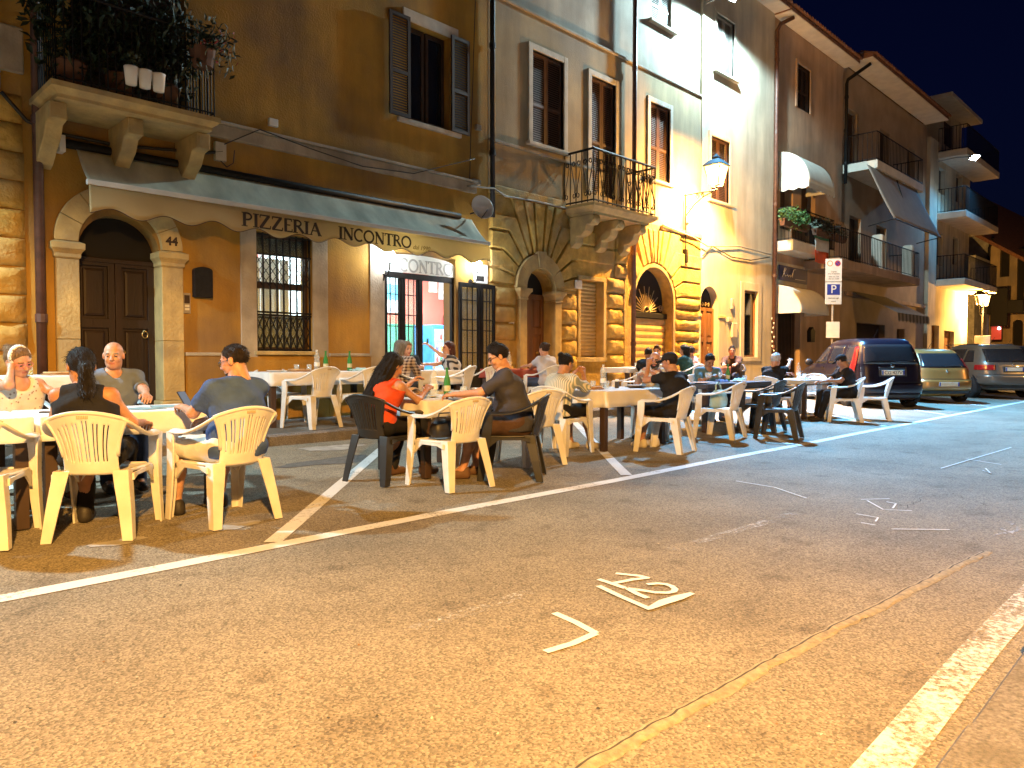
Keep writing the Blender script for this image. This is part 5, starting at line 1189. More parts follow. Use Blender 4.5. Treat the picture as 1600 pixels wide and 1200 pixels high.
flood('distant white LED floodlight on an arm at the corner house', px_, 8.7, pz_, 1100, (-.2, -.5, -.85), (.46, .32), wall_y=W - .1)
# --- post lanterns
def street_lamp(label, x, y, h, s, heads, power, spot=None, zb=0.0):
    o = root('street_lamp', label, 'street lamp', (x, y, zb), world=True)
    MB().lathe([(.0, 0), (.14, 0), (.14, .12), (.09, .2), (.07, .7), (.055, .75), (.04, .9), (.035, h - .1), (.0, h - .1)], (x, y, zb), 12).build('post', IRON, o, smooth=True)
    for k, (dx, lit) in enumerate(heads):
        if dx:
            q = MB(); q.tube([(x, y, zb + h - .35), (x + dx * .6, y, zb + h - .5), (x + dx, y, zb + h - .3), (x + dx, y, zb + h - .1)], .018, 6); q.build('arm', IRON, o)
        lantern(o, x + dx, y, zb + h - .1, s, power if lit else 0, lit, spot)
    return o
# the sodium lantern whose light falls across the road from the photographer's side
street_lamp('lit sodium post lantern on the near pavement behind the photographer', -.9, -1.6, 4.3, 1.2, [(0, True)], P_STREET, 170, .12)
street_lamp('lit sodium post lantern on the near pavement opposite the parked cars', 25, -2.2, 4.4, 1.2, [(0, True)], 1000, None, .12)
# the far twin-armed lamp
r_ = ray(1535, 500); tt = 44 / r_.x; fy_ = r_.y * tt
hz_ = CAMH + ray(1535, 478).z * tt
street_lamp('far lit street lamp with two lantern arms beyond the parked cars', 44, fy_, hz_, 1.25, [(-.55, False), (.25, True)], 7000)
WHT = mat('paper_white', (.78, .77, .75), .6, .05, 6)
y_ = fy_ - .05; tag(MB().box(43.8, 43.83, y_ - .35, y_ + .35, 1.3, 2.4).build('notice', WHT, bevel=.01), 'white notice fixed to the far street lamp post', 'notice')
# ---------------------------------------------------------------- parking sign
r_ = ray(1301, 470); ty = 8.7; tt = ty / r_.y; sx_, sy_ = r_.x * tt, ty
ps = root('parking_sign', 'blue P parking sign with white time plate on a grey pole', 'road sign', (sx_, sy_, SIDE_Z), world=True)
def szp(py): r = ray(1303, py); return CAMH + r.z * (r_.x * 0 + sy_ / r.y)
ztop = szp(405)
MB().tube([(sx_, sy_, SIDE_Z), (sx_, sy_, ztop - .05)], .03, 10).build('pole', GREYPIPE, ps, smooth=True)
nrm = Vector((-.72, -.69, 0)); rt_ = Vector((.69, -.72, 0))
Ms = Matrix((( rt_.x, 0, nrm.x, sx_), (rt_.y, 0, nrm.y, sy_), (0, 1, 0, 0), (0, 0, 0, 1)))   # local x along plate, y up, z out
def sbox(nm, x0, x1, z0, z1, d0, d1, m, bev=.004):
    q = MB(); q.box(x0, x1, z0, z1, d0, d1); q.v = [tuple(Ms @ Vector(p)) for p in q.v]; return q.build(nm, m, ps, bevel=bev)
hw = .245
zm1 = szp(441); zb1 = szp(476)
sbox('time_plate', -hw, hw, zm1 + .01, ztop, .035, .05, WHT); sbox('parking_plate', -hw, hw, zb1, zm1 - .01, .035, .05, WHT)
sbox('blue_panel', -hw * .78, hw * .78, zb1 + (zm1 - zb1) * .42, zm1 - .07, .0505, .053, mat('sign_blue', (.03, .05, .32), .5, 0))
def stext(t, size, x, z, m, al='CENTER'): textmesh(t, size, 'lettering', m, ps, Ms @ Matrix.Translation((x, z, .0545)), .001, align=al)
SIGNT = mat('sign_text', (.12, .1, .1), .6, 0)
stext('P', (zm1 - zb1) * .52, 0, zb1 + (zm1 - zb1) * .5, WHT)
stext('riservato agli', .062, 0, zb1 + .17, SIGNT); stext('utenti', .062, 0, zb1 + .07, SIGNT)
hh_ = ztop - zm1
for t, k in (('2 aprile', .42), ('area di mercato', .33), ('dalle ore 7.00', .2), ('alle ore 15.00', .11)): stext(t, .056, 0, zm1 + hh_ * k, SIGNT)
def ringm(nm, cx_, cz2, r0, r1, m, d):
    q = MB(); n_ = 24
    q.v = [tuple(Ms @ Vector((cx_ + r * math.cos(2 * math.pi * k / n_), cz2 + r * math.sin(2 * math.pi * k / n_), d))) for r in (r0, r1) for k in range(n_)]
    q.f = [(k, (k + 1) % n_, n_ + (k + 1) % n_, n_ + k) for k in range(n_)]; q.m = [0] * n_; q.build(nm, m, ps)
REDS = mat('sign_red', (.5, .04, .03), .5, 0)
ringm('red_ring', -.115, zm1 + hh_ * .8, .065, .085, mat('sign_orange', (.65, .25, .05), .5, 0), .0515); ringm('red_ring', .115, zm1 + hh_ * .8, .062, .088, REDS, .0515); ringm('blue_disc', .115, zm1 + hh_ * .8, .001, .061, MATS['sign_blue'], .0512)
q = MB(); q.box(-.07, .07, -.011, .011, 0, .002); Rr = Ms @ Matrix.Translation((.115, zm1 + hh_ * .8, .052)) @ Matrix.Rotation(math.radians(-45), 4, 'Z'); q.v = [tuple(Rr @ Vector(p)) for p in q.v]; q.build('red_bar', REDS, ps)
z1_, z2_ = szp(528), szp(503)
q = MB(); q.box(-.2, .2, z1_, z2_, .04, .046); q.v = [tuple(Ms @ Vector(p)) for p in q.v]; tag(q.build('paper_notice', WHT), 'blank white paper notice taped low on the parking sign pole', 'notice')
# small letter box on the salmon house
a_, b_ = wp(1265, 523); tag(MB().wallplate([(a_ - .16, b_ - .25), (a_ + .16, b_ - .25), (a_ + .18, b_ + .12), (a_, b_ + .26), (a_ - .18, b_ + .12)], [], W - .12, W + .02).build('letter_box', IRON, bevel=.01), 'black house-shaped letter box on the salmon house', 'letter box')
# ================================================================ cars
def car(label, loc, heading, P, paint, plate_txt, tail=None):
    """body as a stack of plan outlines (height -> rear, front, half width)"""
    o = root('parked_car', label, 'car', loc, heading - math.pi / 2, group='cars parked nose-in along the kerb')
    tb = P['body']; zsx = [t[0] for t in tb]
    def sl(z): return [float(np.interp(z, zsx, [t[i] for t in tb])) for i in (1, 2, 3)]
    n_ = 64
    def pt(z, th, off=0.0):
        yr, yf, hw_ = sl(z); e = 2 / P.get('sq', 5.5)
        c_, s_ = math.cos(th), math.sin(th)
        return Vector(((hw_ + off) * math.copysign(abs(c_) ** e, c_), (yr + yf) / 2 + ((yf - yr) / 2 + off) * math.copysign(abs(s_) ** e, s_), z))
    zz = []
    for a, b in zip(zsx[:-1], zsx[1:]):
        m_ = max(1, int((b - a) / .035)); zz += [a + (b - a) * k / m_ for k in range(m_)]
    zz.append(zsx[-1])
    q = MB(); q.loft([[pt(z, 2 * math.pi * k / n_) for k in range(n_)] for z in zz]); body = q.build('body', paint, o, smooth=True)
    # shared patches sampled from the body
    def inv_rear(x, z, off):                          # point on the rear face
        yr, yf, hw_ = sl(z); p = P.get('sq', 5.5); u = min(.999, abs(x) / (hw_ + off)); v = (1 - u ** p) ** (1 / p)
        return Vector((x, (yr + yf) / 2 - ((yf - yr) / 2 + off) * v, z))
    def inv_side(y, z, s_, off):
        yr, yf, hw_ = sl(z); p = P.get('sq', 5.5); v = min(.999, abs(y - (yr + yf) / 2) / ((yf - yr) / 2 + off)); u = (1 - v ** p) ** (1 / p)
        return Vector((s_ * (hw_ + off) * u, y, z))
    def rear_patch(nm, x0, x1, z0, z1, m, off=.006, taper=0, parent=o, nx=14, nz=6, frac=False):
        q = MB(); f = lambda u, v: inv_rear((x0 + (x1 - x0) * u) * (sl(z0 + (z1 - z0) * v)[2] if frac else (1 - taper * v)), z0 + (z1 - z0) * v, off)
        q.grid(f, nx, nz); c = q.build(nm, m, parent, smooth=True); c.modifiers.new('th', 'SOLIDIFY').thickness = .004; return c
    def side_patch(nm, poly, s_, m, off=.006, parent=o):
        # poly: (y0b,y1b,z0,z1,y0t,y1t)
        y0b, y1b, z0, z1, y0t, y1t = poly
        q = MB(); q.grid(lambda u, v: inv_side((y0b + (y1b - y0b) * u) * (1 - v) + (y0t + (y1t - y0t) * u) * v, z0 + (z1 - z0) * v, s_, off), 10, 6); c = q.build(nm, m, parent, smooth=True); c.modifiers.new('th', 'SOLIDIFY').thickness = .004; return c
    rear_patch('rear_window', -P['rw'][0], P['rw'][0], P['rw'][1], P['rw'][2], GLASSC, .005, P['rw'][3])
    for s_ in (-1, 1):
        for k, w_ in enumerate(P['sw']): side_patch('side_window', w_, s_, GLASSC)
    rear_patch('bumper', -P['bw'], P['bw'], P['bz'][0], P['bz'][1], P.get('bm', paint), .03, 0, o, 20, 4)
    rear_patch('bumper_insert', -P['bw'] * .9, P['bw'] * .9, P['bz'][0] - .09, P['bz'][0] - .005, TRIMB, .012)
    for s_ in (-1, 1):
        x0, x1, z0, z1 = P['tl']; rear_patch('tail_light', s_ * x0, s_ * x1, z0, z1, TAILM, .012, 0, o, 6, 8, True)
    pz = P['pl']
    pl = rear_patch('plate_recess', -.32, .32, pz - .085, pz + .085, TRIMB, .008)
    yp = inv_rear(0, pz, .02).y
    MB().box(-.26, .26, yp - .014, yp - .006, pz - .055, pz + .055).build('number_plate', PLATE, o, bevel=.003)
    for s_ in (-1, 1): MB().box(s_ * .24 - .018, s_ * .24 + .018, yp - .016, yp - .0145, pz - .052, pz + .052).build('plate_band', MATS['sign_blue'], o)
    if plate_txt: textmesh(plate_txt, .115, 'plate_number', INK, o, Matrix.Translation((-.205, yp - .0165, pz - .04)) @ FRONT, .0005, spacing=.92)
    if 'emb' in P: MB().ball((0, inv_rear(0, P['emb'], .01).y, P['emb']), .045, 12, 6, sc=(1, .35, 1)).build('badge', CHROME, o, smooth=True)
    if 'hd' in P: rear_patch('tailgate_handle', -.32, .32, P['hd'], P['hd'] + .035, TRIMB, .014)
    rear_patch('tailgate_seam', -P['bw'] * .8, P['bw'] * .8, P['bz'][1] + .012, P['bz'][1] + .022, TRIMB, .004)
    MB().tube([inv_rear(-.02, P['rw'][1] + .03, .02), inv_rear(.2, P['rw'][1] + .05, .025), inv_rear(.42, P['rw'][1] + .04, .02)], .012, 6).build('wiper', TRIMB, o)
    for s_ in (-1, 1):
        for yw in P['wh']:
            wr = P['wr']; hwid = sl(.6)[2] - .04
            q = MB(); q.plate(arc(yw, wr, wr * 1.17, -25, 205, 18), [], lambda a, b, d: (d, a, b), s_ * (hwid - .12), s_ * (hwid + .004)); q.build('wheel_arch', TRIMB, o)
            wh = MB(); prof = [(wr * .62, -.1), (wr * .93, -.1), (wr, -.07), (wr, .07), (wr * .93, .1), (wr * .62, .1)]
            wh.lathe(prof, (0, 0, 0), 28); wh.v = [(s_ * (hwid - .09) + c_, yw + a, wr + b) for a, b, c_ in wh.v]; wo = wh.build('wheel', TYRE, o, smooth=True)
            rm = MB(); rm.lathe([(0, .085), (.05, .085), (wr * .3, .06), (wr * .55, .075), (wr * .63, .09), (wr * .63, -.06), (0, -.06)], (0, 0, 0), 20); rm.v = [(s_ * (hwid - .09 + .0) + s_ * c_, yw + a, wr + b) for a, b, c_ in rm.v]; rm.build('rim', RIMM, wo, smooth=True)
        my, mz = P['mir']; xx_ = sl(mz)[2]
        MB().ball((s_ * (xx_ + .13), my, mz), .12, 12, 8, sc=(.9, .5, .75)).build('mirror', P.get('mm', TRIMB), o, smooth=True)
        for yy in P['hand']: p_ = inv_side(yy, P['belt'] - .08, s_, .012); MB().box(p_.x - .015, p_.x + .015, yy - .09, yy + .09, p_.z - .015, p_.z + .015).build('door_handle', P.get('hm', paint), o, bevel=.008)
        for yy in P['seam']:
            q = MB(); q.tube([inv_side(yy, z_, s_, .001) for z_ in np.linspace(.32, P['belt'], 8)], .005, 4); q.build('door_seam', TRIMB, o)
        q = MB(); q.tube([inv_side(y_, P['belt'] - .28, s_, .004) for y_ in np.linspace(P['wh'][0] + .45, P['wh'][1] - .45, 10)], .018, 6, flat=(1, 1)); q.build('rub_strip', TRIMB, o)
        x0, x1, z0, z1 = P['hl']; q = MB(); yf_ = sl(z0)[1]; q.ball((s_ * (x0 + x1) / 2, yf_ - .14, (z0 + z1) / 2), .16, 12, 8, sc=(1, .8, .6)); q.build('headlight', GLASSC, o, smooth=True)
    # windscreen
    q = MB(); z0, z1 = P['ws']
    def wsf(u, v):
        z = z0 + (z1 - z0) * v; yr, yf, hw_ = sl(z); x = (-1 + 2 * u) * hw_ * .82; p = P.get('sq', 5.5); k_ = (1 - min(.999, abs(x) / hw_) ** p) ** (1 / p)
        return (x, (yr + yf) / 2 + ((yf - yr) / 2 + .006) * k_, z)
    q.grid(wsf, 14, 6); c = q.build('windscreen', GLASSC, o, smooth=True); c.modifiers.new('th', 'SOLIDIFY').thickness = .004
    if P.get('rails'):
        for s_ in (-1, 1): MB().tube([(s_ * .52, y_, P['rails']) for y_ in (-1.2, -.9, .2, .5)], .02, 6).build('roof_rail', CHROME, o)
    MB().tube([(0, -.9, tb[-1][0] - .02), (0, -1.15, tb[-1][0] + .2)], .006, 5).build('aerial', TRIMB, o)
    return o
def carpaint(nm, c): return mat(nm, c, .32, .05, 3, metal=.35, coat=.6)
GLASSC = mat('car_glass', (.02, .02, .022), .06, 0, spec=.7); TRIMB = mat('black_trim', (.014, .014, .015), .55, .2, 20)
TYRE = mat('tyre_rubber', (.012, .012, .012), .85, .2, 20); RIMM = mat('wheel_rim', (.35, .34, .33), .35, .1, 9, metal=.7); CHROME = mat('chrome', (.6, .6, .6), .18, 0, metal=1)
TAILM = mat('tail_lens', (.30, .012, .012), .2, .15, 20, coat=.5); PLATE = mat('number_plate_white', (.72, .68, .55), .5, .05, 9)
MPV = dict(sq=6, body=[(.20, -1.84, 1.90, .70), (.26, -1.92, 1.95, .80), (.42, -1.96, 1.97, .84), (.62, -1.95, 1.94, .85), (.78, -1.92, 1.86, .845), (.92, -1.90, 1.62, .83), (1.0, -1.885, 1.15, .815), (1.06, -1.87, .98, .80), (1.3, -1.78, .62, .73), (1.5, -1.68, .30, .66), (1.58, -1.60, .16, .63), (1.63, -1.45, -.02, .57), (1.655, -1.2, -.3, .45), (1.66, -.9, -.5, .2)],
           rw=(.64, 1.04, 1.50, .10), sw=[(-1.62, -1.12, 1.05, 1.48, -1.52, -1.08), (-.98, -.22, 1.05, 1.49, -.95, -.24), (-.12, .78, 1.05, 1.48, -.12, .22)], bw=.8, bz=(.34, .60), tl=(.925, .985, .84, 1.45), pl=.84, emb=.99, hd=.93,
           wh=(-1.25, 1.26), wr=.31, mir=(.72, 1.08), hand=(-.75, .05), belt=1.04, seam=(-1.05, -.17, .85), hl=(.5, .78, .66, .84), ws=(1.08, 1.5))
HATCH = dict(sq=4.6, body=[(.18, -1.80, 1.86, .68), (.25, -1.90, 1.92, .78), (.42, -1.95, 1.95, .82), (.60, -1.93, 1.90, .825), (.74, -1.88, 1.8, .82), (.86, -1.84, 1.5, .80), (.93, -1.80, 1.1, .785), (1.15, -1.62, .72, .71), (1.32, -1.45, .35, .63), (1.39, -1.32, .15, .58), (1.425, -1.1, -.1, .5), (1.44, -.7, -.35, .25)],
            rw=(.60, .93, 1.31, .14), sw=[(-1.3, -.95, .94, 1.28, -1.15, -.93), (-.85, -.15, .94, 1.3, -.85, -.17), (-.05, .75, .94, 1.3, -.05, .2)], bw=.78, bz=(.34, .62), tl=(.80, .955, .80, 1.18), pl=.50, emb=.84, wh=(-1.22, 1.28), wr=.30, mir=(.65, .97), hand=(-.7, .05), belt=.93, seam=(-.9, -.1, .85), hl=(.5, .75, .62, .78), ws=(.96, 1.33))
SUV = dict(sq=5, body=[(.24, -2.0, 2.05, .72), (.32, -2.10, 2.12, .84), (.5, -2.14, 2.15, .90), (.7, -2.12, 2.1, .905), (.88, -2.06, 1.95, .90), (1.0, -2.02, 1.6, .88), (1.06, -1.98, 1.15, .865), (1.3, -1.78, .72, .76), (1.48, -1.6, .35, .68), (1.56, -1.48, .15, .62), (1.6, -1.25, -.15, .54), (1.615, -.8, -.4, .25)],
           rw=(.68, 1.07, 1.46, .12), sw=[(-1.5, -1.05, 1.07, 1.42, -1.3, -1.03), (-.95, -.15, 1.07, 1.46, -.95, -.17), (-.05, .8, 1.07, 1.46, -.05, .25)], bw=.86, bz=(.40, .70), tl=(.58, .96, .84, .99), pl=.86, emb=1.0, wh=(-1.36, 1.36), wr=.34, mir=(.72, 1.1), hand=(-.75, .05), belt=1.06, seam=(-1.0, -.1, .9), hl=(.55, .8, .78, .9), ws=(1.1, 1.5), rails=1.61)
HD = math.radians(43.5)
def carpos(px, py, hx, hl_, z=.03):                   # where the near rear wheel/bumper corner stands -> car centre
    x, y = gp(px, py, z); f = Vector((math.cos(HD), math.sin(HD))); r = Vector((f.y, -f.x))
    c = Vector((x, y)) + f * hl_ - r * hx; return (c.x, c.y, z)
car('dark purple tall family car, nearest of the parked cars', carpos(1432, 637, .78, 1.5), HD, MPV, carpaint('paint_purple', (.011, .009, .02)), 'CG 427VS')
car('bronze small hatchback parked beside the purple car', carpos(1512, 629, .76, 1.5), HD, HATCH, carpaint('paint_bronze', (.32, .165, .045)), '')
car('silver crossover with roof rails behind the bronze hatchback', carpos(1612, 622, .84, 1.6), HD, SUV, carpaint('paint_silver', (.13, .11, .085)), '')
_c4 = carpos(1612, 622, .84, 1.6)
car('dark car at the photo edge beyond the silver crossover', (_c4[0] + 3.9, _c4[1] + .3, .03), HD, SUV, carpaint('paint_black', (.03, .03, .035)), '')
# ================================================================ monobloc chairs
PLW = mat('white_plastic', (.76, .75, .73), .45, .08, 5, .06, 40, col2=(.52, .46, .37), mix2=.4, s2=4); PLD = mat('black_plastic', (.022, .021, .021), .4, .15, 8); PLB = mat('brown_plastic', (.10, .055, .03), .45, .15, 8)
def mk_chair(name, m, slots=True):
    o = root(name, '', 'chair')
    def back(u, v):
        a = 2 * u - 1; w_ = .146 + .088 * v ** 2.0 + .018 * (1 - v) ** 3
        return (a * w_, -.205 - .115 * v - .045 * (1 - a * a) + .03 * v * a * a, .415 + .405 * v * (1 - .13 * a * a * v) )
    q = MB(); nu, nv = 55, 24
    def keep(u, v):
        i = int(u * nu); a = abs(2 * u - 1)
        return not (i % 8 in (2, 5) and 4 < i < nu - 5 and .20 + .04 * a < v < .86 - .06 * a)
    q.grid(back, nu, nv, keep=keep); b = q.build('backrest', m, o, smooth=True); s_ = b.modifiers.new('th', 'SOLIDIFY'); s_.thickness = .011; s_.offset = 0
    q = MB(); q.tube([back(0, v / 10) for v in range(3, 11)] + [back(u / 12, 1) for u in range(1, 12)] + [back(1, 1 - v / 10) for v in range(0, 8)], .013, 8); q.build('back_rim', m, o, smooth=True)
    q = MB()
    q.grid(lambda u, v: ((2 * u - 1) * (.185 + .055 * min(1, v * 1.6)), -.225 + .475 * v, .435 - .020 * (1 - (2 * u - 1) ** 4) * math.sin(min(1, v * 1.2) * 2.6) - .035 * max(0, v - .85) / .15), 14, 14)
    c = q.build('seat', m, o, smooth=True); s_ = c.modifiers.new('th', 'SOLIDIFY'); s_.thickness = .022; s_.offset = -1
    for s_ in (-1, 1):
        q = MB(); q.tube([(s_ * .205, -.30, .775), (s_ * .235, -.262, .748), (s_ * .258, -.20, .712), (s_ * .274, -.12, .678), (s_ * .280, -.02, .652), (s_ * .278, .10, .645), (s_ * .272, .20, .648), (s_ * .268, .235, .635)], [.028, .032, .034, .035, .035, .036, .036, .028], 10, flat=(.38, 1)); q.build('armrest', m, o, smooth=True)
        def lring(x, y, z, w_, d_, t):                # L-section leg
            return [(x - s_ * 0, y, z), (x - s_ * w_, y, z), (x - s_ * w_, y - t, z), (x - s_ * t, y - t, z), (x - s_ * t, y - d_, z), (x, y - d_, z)]
        q = MB(); q.loft([lring(s_ * x, y, z, w_, w_ * 1.1, .014) for x, y, z, w_ in ((.304, .24, .64, .085), (.296, .25, .50, .084), (.290, .265, .40, .083), (.288, .285, .2, .072), (.290, .305, .0, .058))]); q.build('leg', m, o, bevel=.003)
        def rring(x, y, z, w_, d_, t): return [(x, y, z), (x, y + d_, z), (x - s_ * t, y + d_, z), (x - s_ * t, y + t, z), (x - s_ * w_, y + t, z), (x - s_ * w_, y, z)]
        q = MB(); q.loft([rring(s_ * x, y, z, w_, w_ * 1.05, .014) for x, y, z, w_ in ((.222, -.24, .44, .096), (.23, -.258, .36, .090), (.25, -.288, .2, .078), (.268, -.325, .0, .062))]); q.build('leg', m, o, bevel=.003)
        q = MB(); q.plate([(.20, .415), (-.2, .415), (-.2, .37), (-.12, .392), (.1, .39), (.17, .34), (.215, .30)], [], lambda a, b_, d: (d, a, b_), s_ * .232, s_ * .246); q.build('apron', m, o)
    q = MB(); q.plate([(-.19, .43), (.19, .43), (.235, .30), (.19, .36), (.1, .40), (-.1, .40), (-.19, .36), (-.235, .30)], [], lambda a, b_, d: (a, d, b_), .242, .254); q.build('apron', m, o)
    q = MB()                                          # moulded maker's mark at the top of the back
    for k in range(7):
        u = .5 + (k - 3) * .022; p = Vector(back(u, .93)); q.box(p.x - .004, p.x + .003, p.y - .0085, p.y - .006, p.z - .010, p.z + .010)
    q.build('moulded_mark', mat('mark_shadow', (.45, .36, .24), .6, 0) if m is PLW else m, o)
    return o
CH = {'w': mk_chair('plastic_chair', PLW), 'd': mk_chair('plastic_chair', PLD), 'b': mk_chair('plastic_chair', PLB)}
_used = {}
def chair(kind, x, y, deg, label, z=None):
    z = (SIDE_Z if y > KERB_Y + .1 else zg(y)) if z is None else z
    rz = math.radians(deg - 90)
    if kind not in _used:
        _used[kind] = 1; o = CH[kind]; o.location = (x, y, z); o.rotation_euler = (0, 0, rz); o['label'] = label; o['group'] = 'plastic garden chairs'; return o
    return copy_tree(CH[kind], (x, y, z), rz, None, label, 'plastic garden chairs')
chair('w', .92, 5.62, 62, 'white plastic chair cut by the left photo edge')
chair('w', 1.585, 5.38, 55, 'white plastic chair under the woman with the black ponytail')
chair('w', 2.33, 5.22, 96, 'white plastic chair under the man in blue-grey t-shirt')
chair('w', 4.40, 5.12, 88, 'empty white plastic chair in front, between the two black chairs')
chair('d', 4.13, 5.72, 12, 'black plastic chair under the woman in the red top')
chair('d', 5.14, 5.05, 128, 'black plastic chair under the man in the dark grey shirt')
chair('w', 5.95, 5.55, 75, 'white plastic chair half hidden behind the right black chair')
chair('w', 6.80, 5.84, 8, 'white plastic chair under the woman in the striped shirt')
chair('w', 7.97, 5.12, 100, 'white plastic chair under the person in the black cap and t-shirt')
chair('w', 9.15, 6.02, 190, 'white plastic chair under the bearded man in the cream t-shirt')
chair('w', 9.86, 5.40, 96, 'white plastic chair holding a pale green bag')
chair('d', 10.55, 4.82, 104, 'black plastic chair standing alone nearest the white line')
chair('d', 11.25, 5.42, 95, 'black plastic chair pushed against the dark oval table')
chair('w', 12.15, 6.95, 250, 'white plastic chair under the man in the teal shirt')
chair('w', 13.25, 6.15, -5, 'white plastic chair under the white-haired man')
chair('w', 14.15, 5.22, 118, 'white plastic chair under the man in the cap at the right table')
chair('w', 14.98, 4.98, 112, 'empty white plastic chair, last one before the purple car')
chair('w', 15.35, 6.35, 185, 'white plastic chair at the far end of the right table')
chair('w', 5.22, 8.95, 100, 'empty white plastic chair on the pavement facing the barred window')
chair('w', 6.10, 9.0, 92, 'second empty white plastic chair on the pavement behind the woman in red')
chair('w', 6.55, 8.82, 12, 'white plastic chair under the woman in plaid')
chair('w', 5.3, 9.98, 270, 'white plastic chair with its back to the wall below the barred window')
chair('w', 8.1, 9.45, 140, 'white plastic chair under the woman in the swirl-patterned top')
chair('w', 7.55, 8.72, 120, 'empty white plastic chair at the table before the entrance')
chair('w', 8.75, 9.2, 80, 'tall-backed white plastic chair right of the swirl-patterned woman')
chair('w', 9.85, 8.85, 85, 'white plastic chair under the woman in the light grey shirt')
chair('w', 11.9, 8.5, 150, 'white plastic chair with a slotted back before the rolling shutter')
chair('w', 14.95, 8.95, 60, 'white plastic chair under the woman in the pink vest')
chair('d', 16.9, 8.9, 200, 'dark plastic chair under the man before the cream house')
# ================================================================ tables
TBL = mat('table_dark_wood', (.050, .028, .018), .5, .25, 8, stretch=(1, 1, .2)); CLOTH = mat('paper_cloth', (.76, .75, .74), .8, .08, 2.5, .5, 7); CLOTHB = mat('navy_cloth', (.05, .055, .075), .8, .1, 5); CLOTHT = mat('teal_white_cloth', (.62, .68, .70), .7, .05, 4)
def table(label, x0, x1, y0, y1, rot=0, h=.745, cloth=None, clabel=None, drop=.16, z=None, seed=1):
    cx_, cy_ = (x0 + x1) / 2, (y0 + y1) / 2; z = (SIDE_Z if cy_ > KERB_Y + .1 else zg(cy_)) if z is None else z
    o = root('table', label, 'table', (cx_, cy_, z), math.radians(rot), group='dining tables'); a, b = (x1 - x0) / 2, (y1 - y0) / 2
    MB().box(-a, a, -b, b, h - .03, h).build('table_top', TBL, o, bevel=.006)
    for sx in (-1, 1):
        for sy in (-1, 1): MB().box(sx * (a - .06) - .038, sx * (a - .06) + .038, sy * (b - .06) - .038, sy * (b - .06) + .038, 0, h - .031).build('leg', TBL, o, bevel=.005)
    for sy in (-1, 1): MB().box(-a + .1, a - .1, sy * (b - .06) - .012, sy * (b - .06) + .012, h - .11, h - .032).build('apron', TBL, o)
    if cloth:
        R = random.Random(seed); ph = [R.uniform(0, 6) for _ in range(4)]
        q = MB(); e = .008; n_ = 26
        def ringp(k, t, lift, wav):
            out = []
            for side in range(4):
                for i in range(n_):
                    f = i / n_
                    px, py = [(-a + 2 * a * f, -b), (a, -b + 2 * b * f), (a - 2 * a * f, b), (-a, b - 2 * b * f)][side]
                    nx_, ny_ = [(0, -1), (1, 0), (0, 1), (-1, 0)][side]
                    w_ = wav * (math.sin(9 * f * (1 + .3 * side) + ph[side]) + .5 * math.sin(23 * f + ph[side]))
                    out.append((px + nx_ * (k + w_) + (.5 * k * (math.copysign(1, px) if abs(abs(px) - a) < .02 and ny_ else 0)), py + ny_ * (k + w_) + (.5 * k * (math.copysign(1, py) if abs(abs(py) - b) < .02 and nx_ else 0)), h + lift + t * (0 if lift else 1)))
            return out
        dr = [drop * R.uniform(.85, 1.1) for _ in range(4)]
        rings = [ringp(e * .2, 0, .0045, 0), ringp(e, -.006, 0, .001), ringp(e * 1.3, -drop * .35, 0, .004), ringp(e * 1.8, -drop * .7, 0, .014), ringp(e * 2.4, -drop, 0, .024)]
        q.loft(rings, True, False); q.add(rings[0], [tuple(range(4 * n_))])
        c = q.build('tablecloth', cloth, smooth=False); c.modifiers.new('th', 'SOLIDIFY').thickness = .002
        for p_ in c.data.polygons: p_.use_smooth = len(p_.vertices) == 4
        c.location = (cx_, cy_, z); c.rotation_euler = (0, 0, math.radians(rot)); tag(c, clabel, 'tablecloth', 'table covers')
    return z + h + .006
zt1 = table('dark-legged table of the four diners at the left', 1.30, 2.52, 5.70, 6.50, cloth=CLOTH, clabel='white paper cover on the table between ponytail woman and bald man', seed=1)
table('second dark-legged table running out of the photo at the left', -.02, 1.25, 5.70, 6.50, cloth=CLOTH, clabel='white paper cover on the table at the very left edge', seed=2)
zt2 = table('dark-legged table between the woman in red and the man in grey', 4.38, 5.28, 5.46, 6.28, cloth=CLOTH, clabel='white paper cover on the table between the two black chairs', seed=3)
zt3 = table('dark-legged table between striped woman and bearded man', 7.22, 8.62, 5.50, 6.30, cloth=CLOTH, clabel='white paper cover with pizza plates before the bearded man', drop=.2, seed=4)
zt4 = table('dark table with bottles before the man in the teal shirt', 10.15, 12.35, 5.78, 6.60, cloth=CLOTHB, clabel='navy cover on the table with the green bottle and wine glasses', drop=.07, seed=5)
zt5 = table('pale table between white-haired man and man in the cap', 13.75, 15.1, 5.75, 6.50, cloth=CLOTHT, clabel='pale blue-white cover on the right-hand table', drop=.08, seed=6)
zt6 = table('empty-seated table on the pavement under the barred window', 4.75, 6.55, 9.2, 9.92, cloth=CLOTH, clabel='white paper cover on the pavement table with pizza boards', drop=.18, seed=7)
zt0 = table('pavement table behind the woman with the hairband', 1.55, 2.5, 8.95, 9.6, cloth=CLOTH, clabel='white cover on the pavement table with oil cruet', drop=.18, seed=8)
zt7 = table('pavement table between plaid woman and swirl-patterned woman', 7.0, 7.95, 8.95, 9.6, cloth=CLOTH, clabel='pale cover hanging on the table before the entrance', drop=.22, seed=9)
zt8 = table('pavement table before the brown arched door', 9.3, 10.3, 9.3, 9.95, cloth=mat('red_cloth', (.28, .05, .03), .8, .1, 5), clabel='dark red cover on the table before the arched door', drop=.16, seed=10)
zt9 = table('pavement table before the rolling shutter', 12.6, 14.0, 9.0, 9.7, cloth=CLOTH, clabel='white cover on the table before the rolling shutter', drop=.1, seed=11)
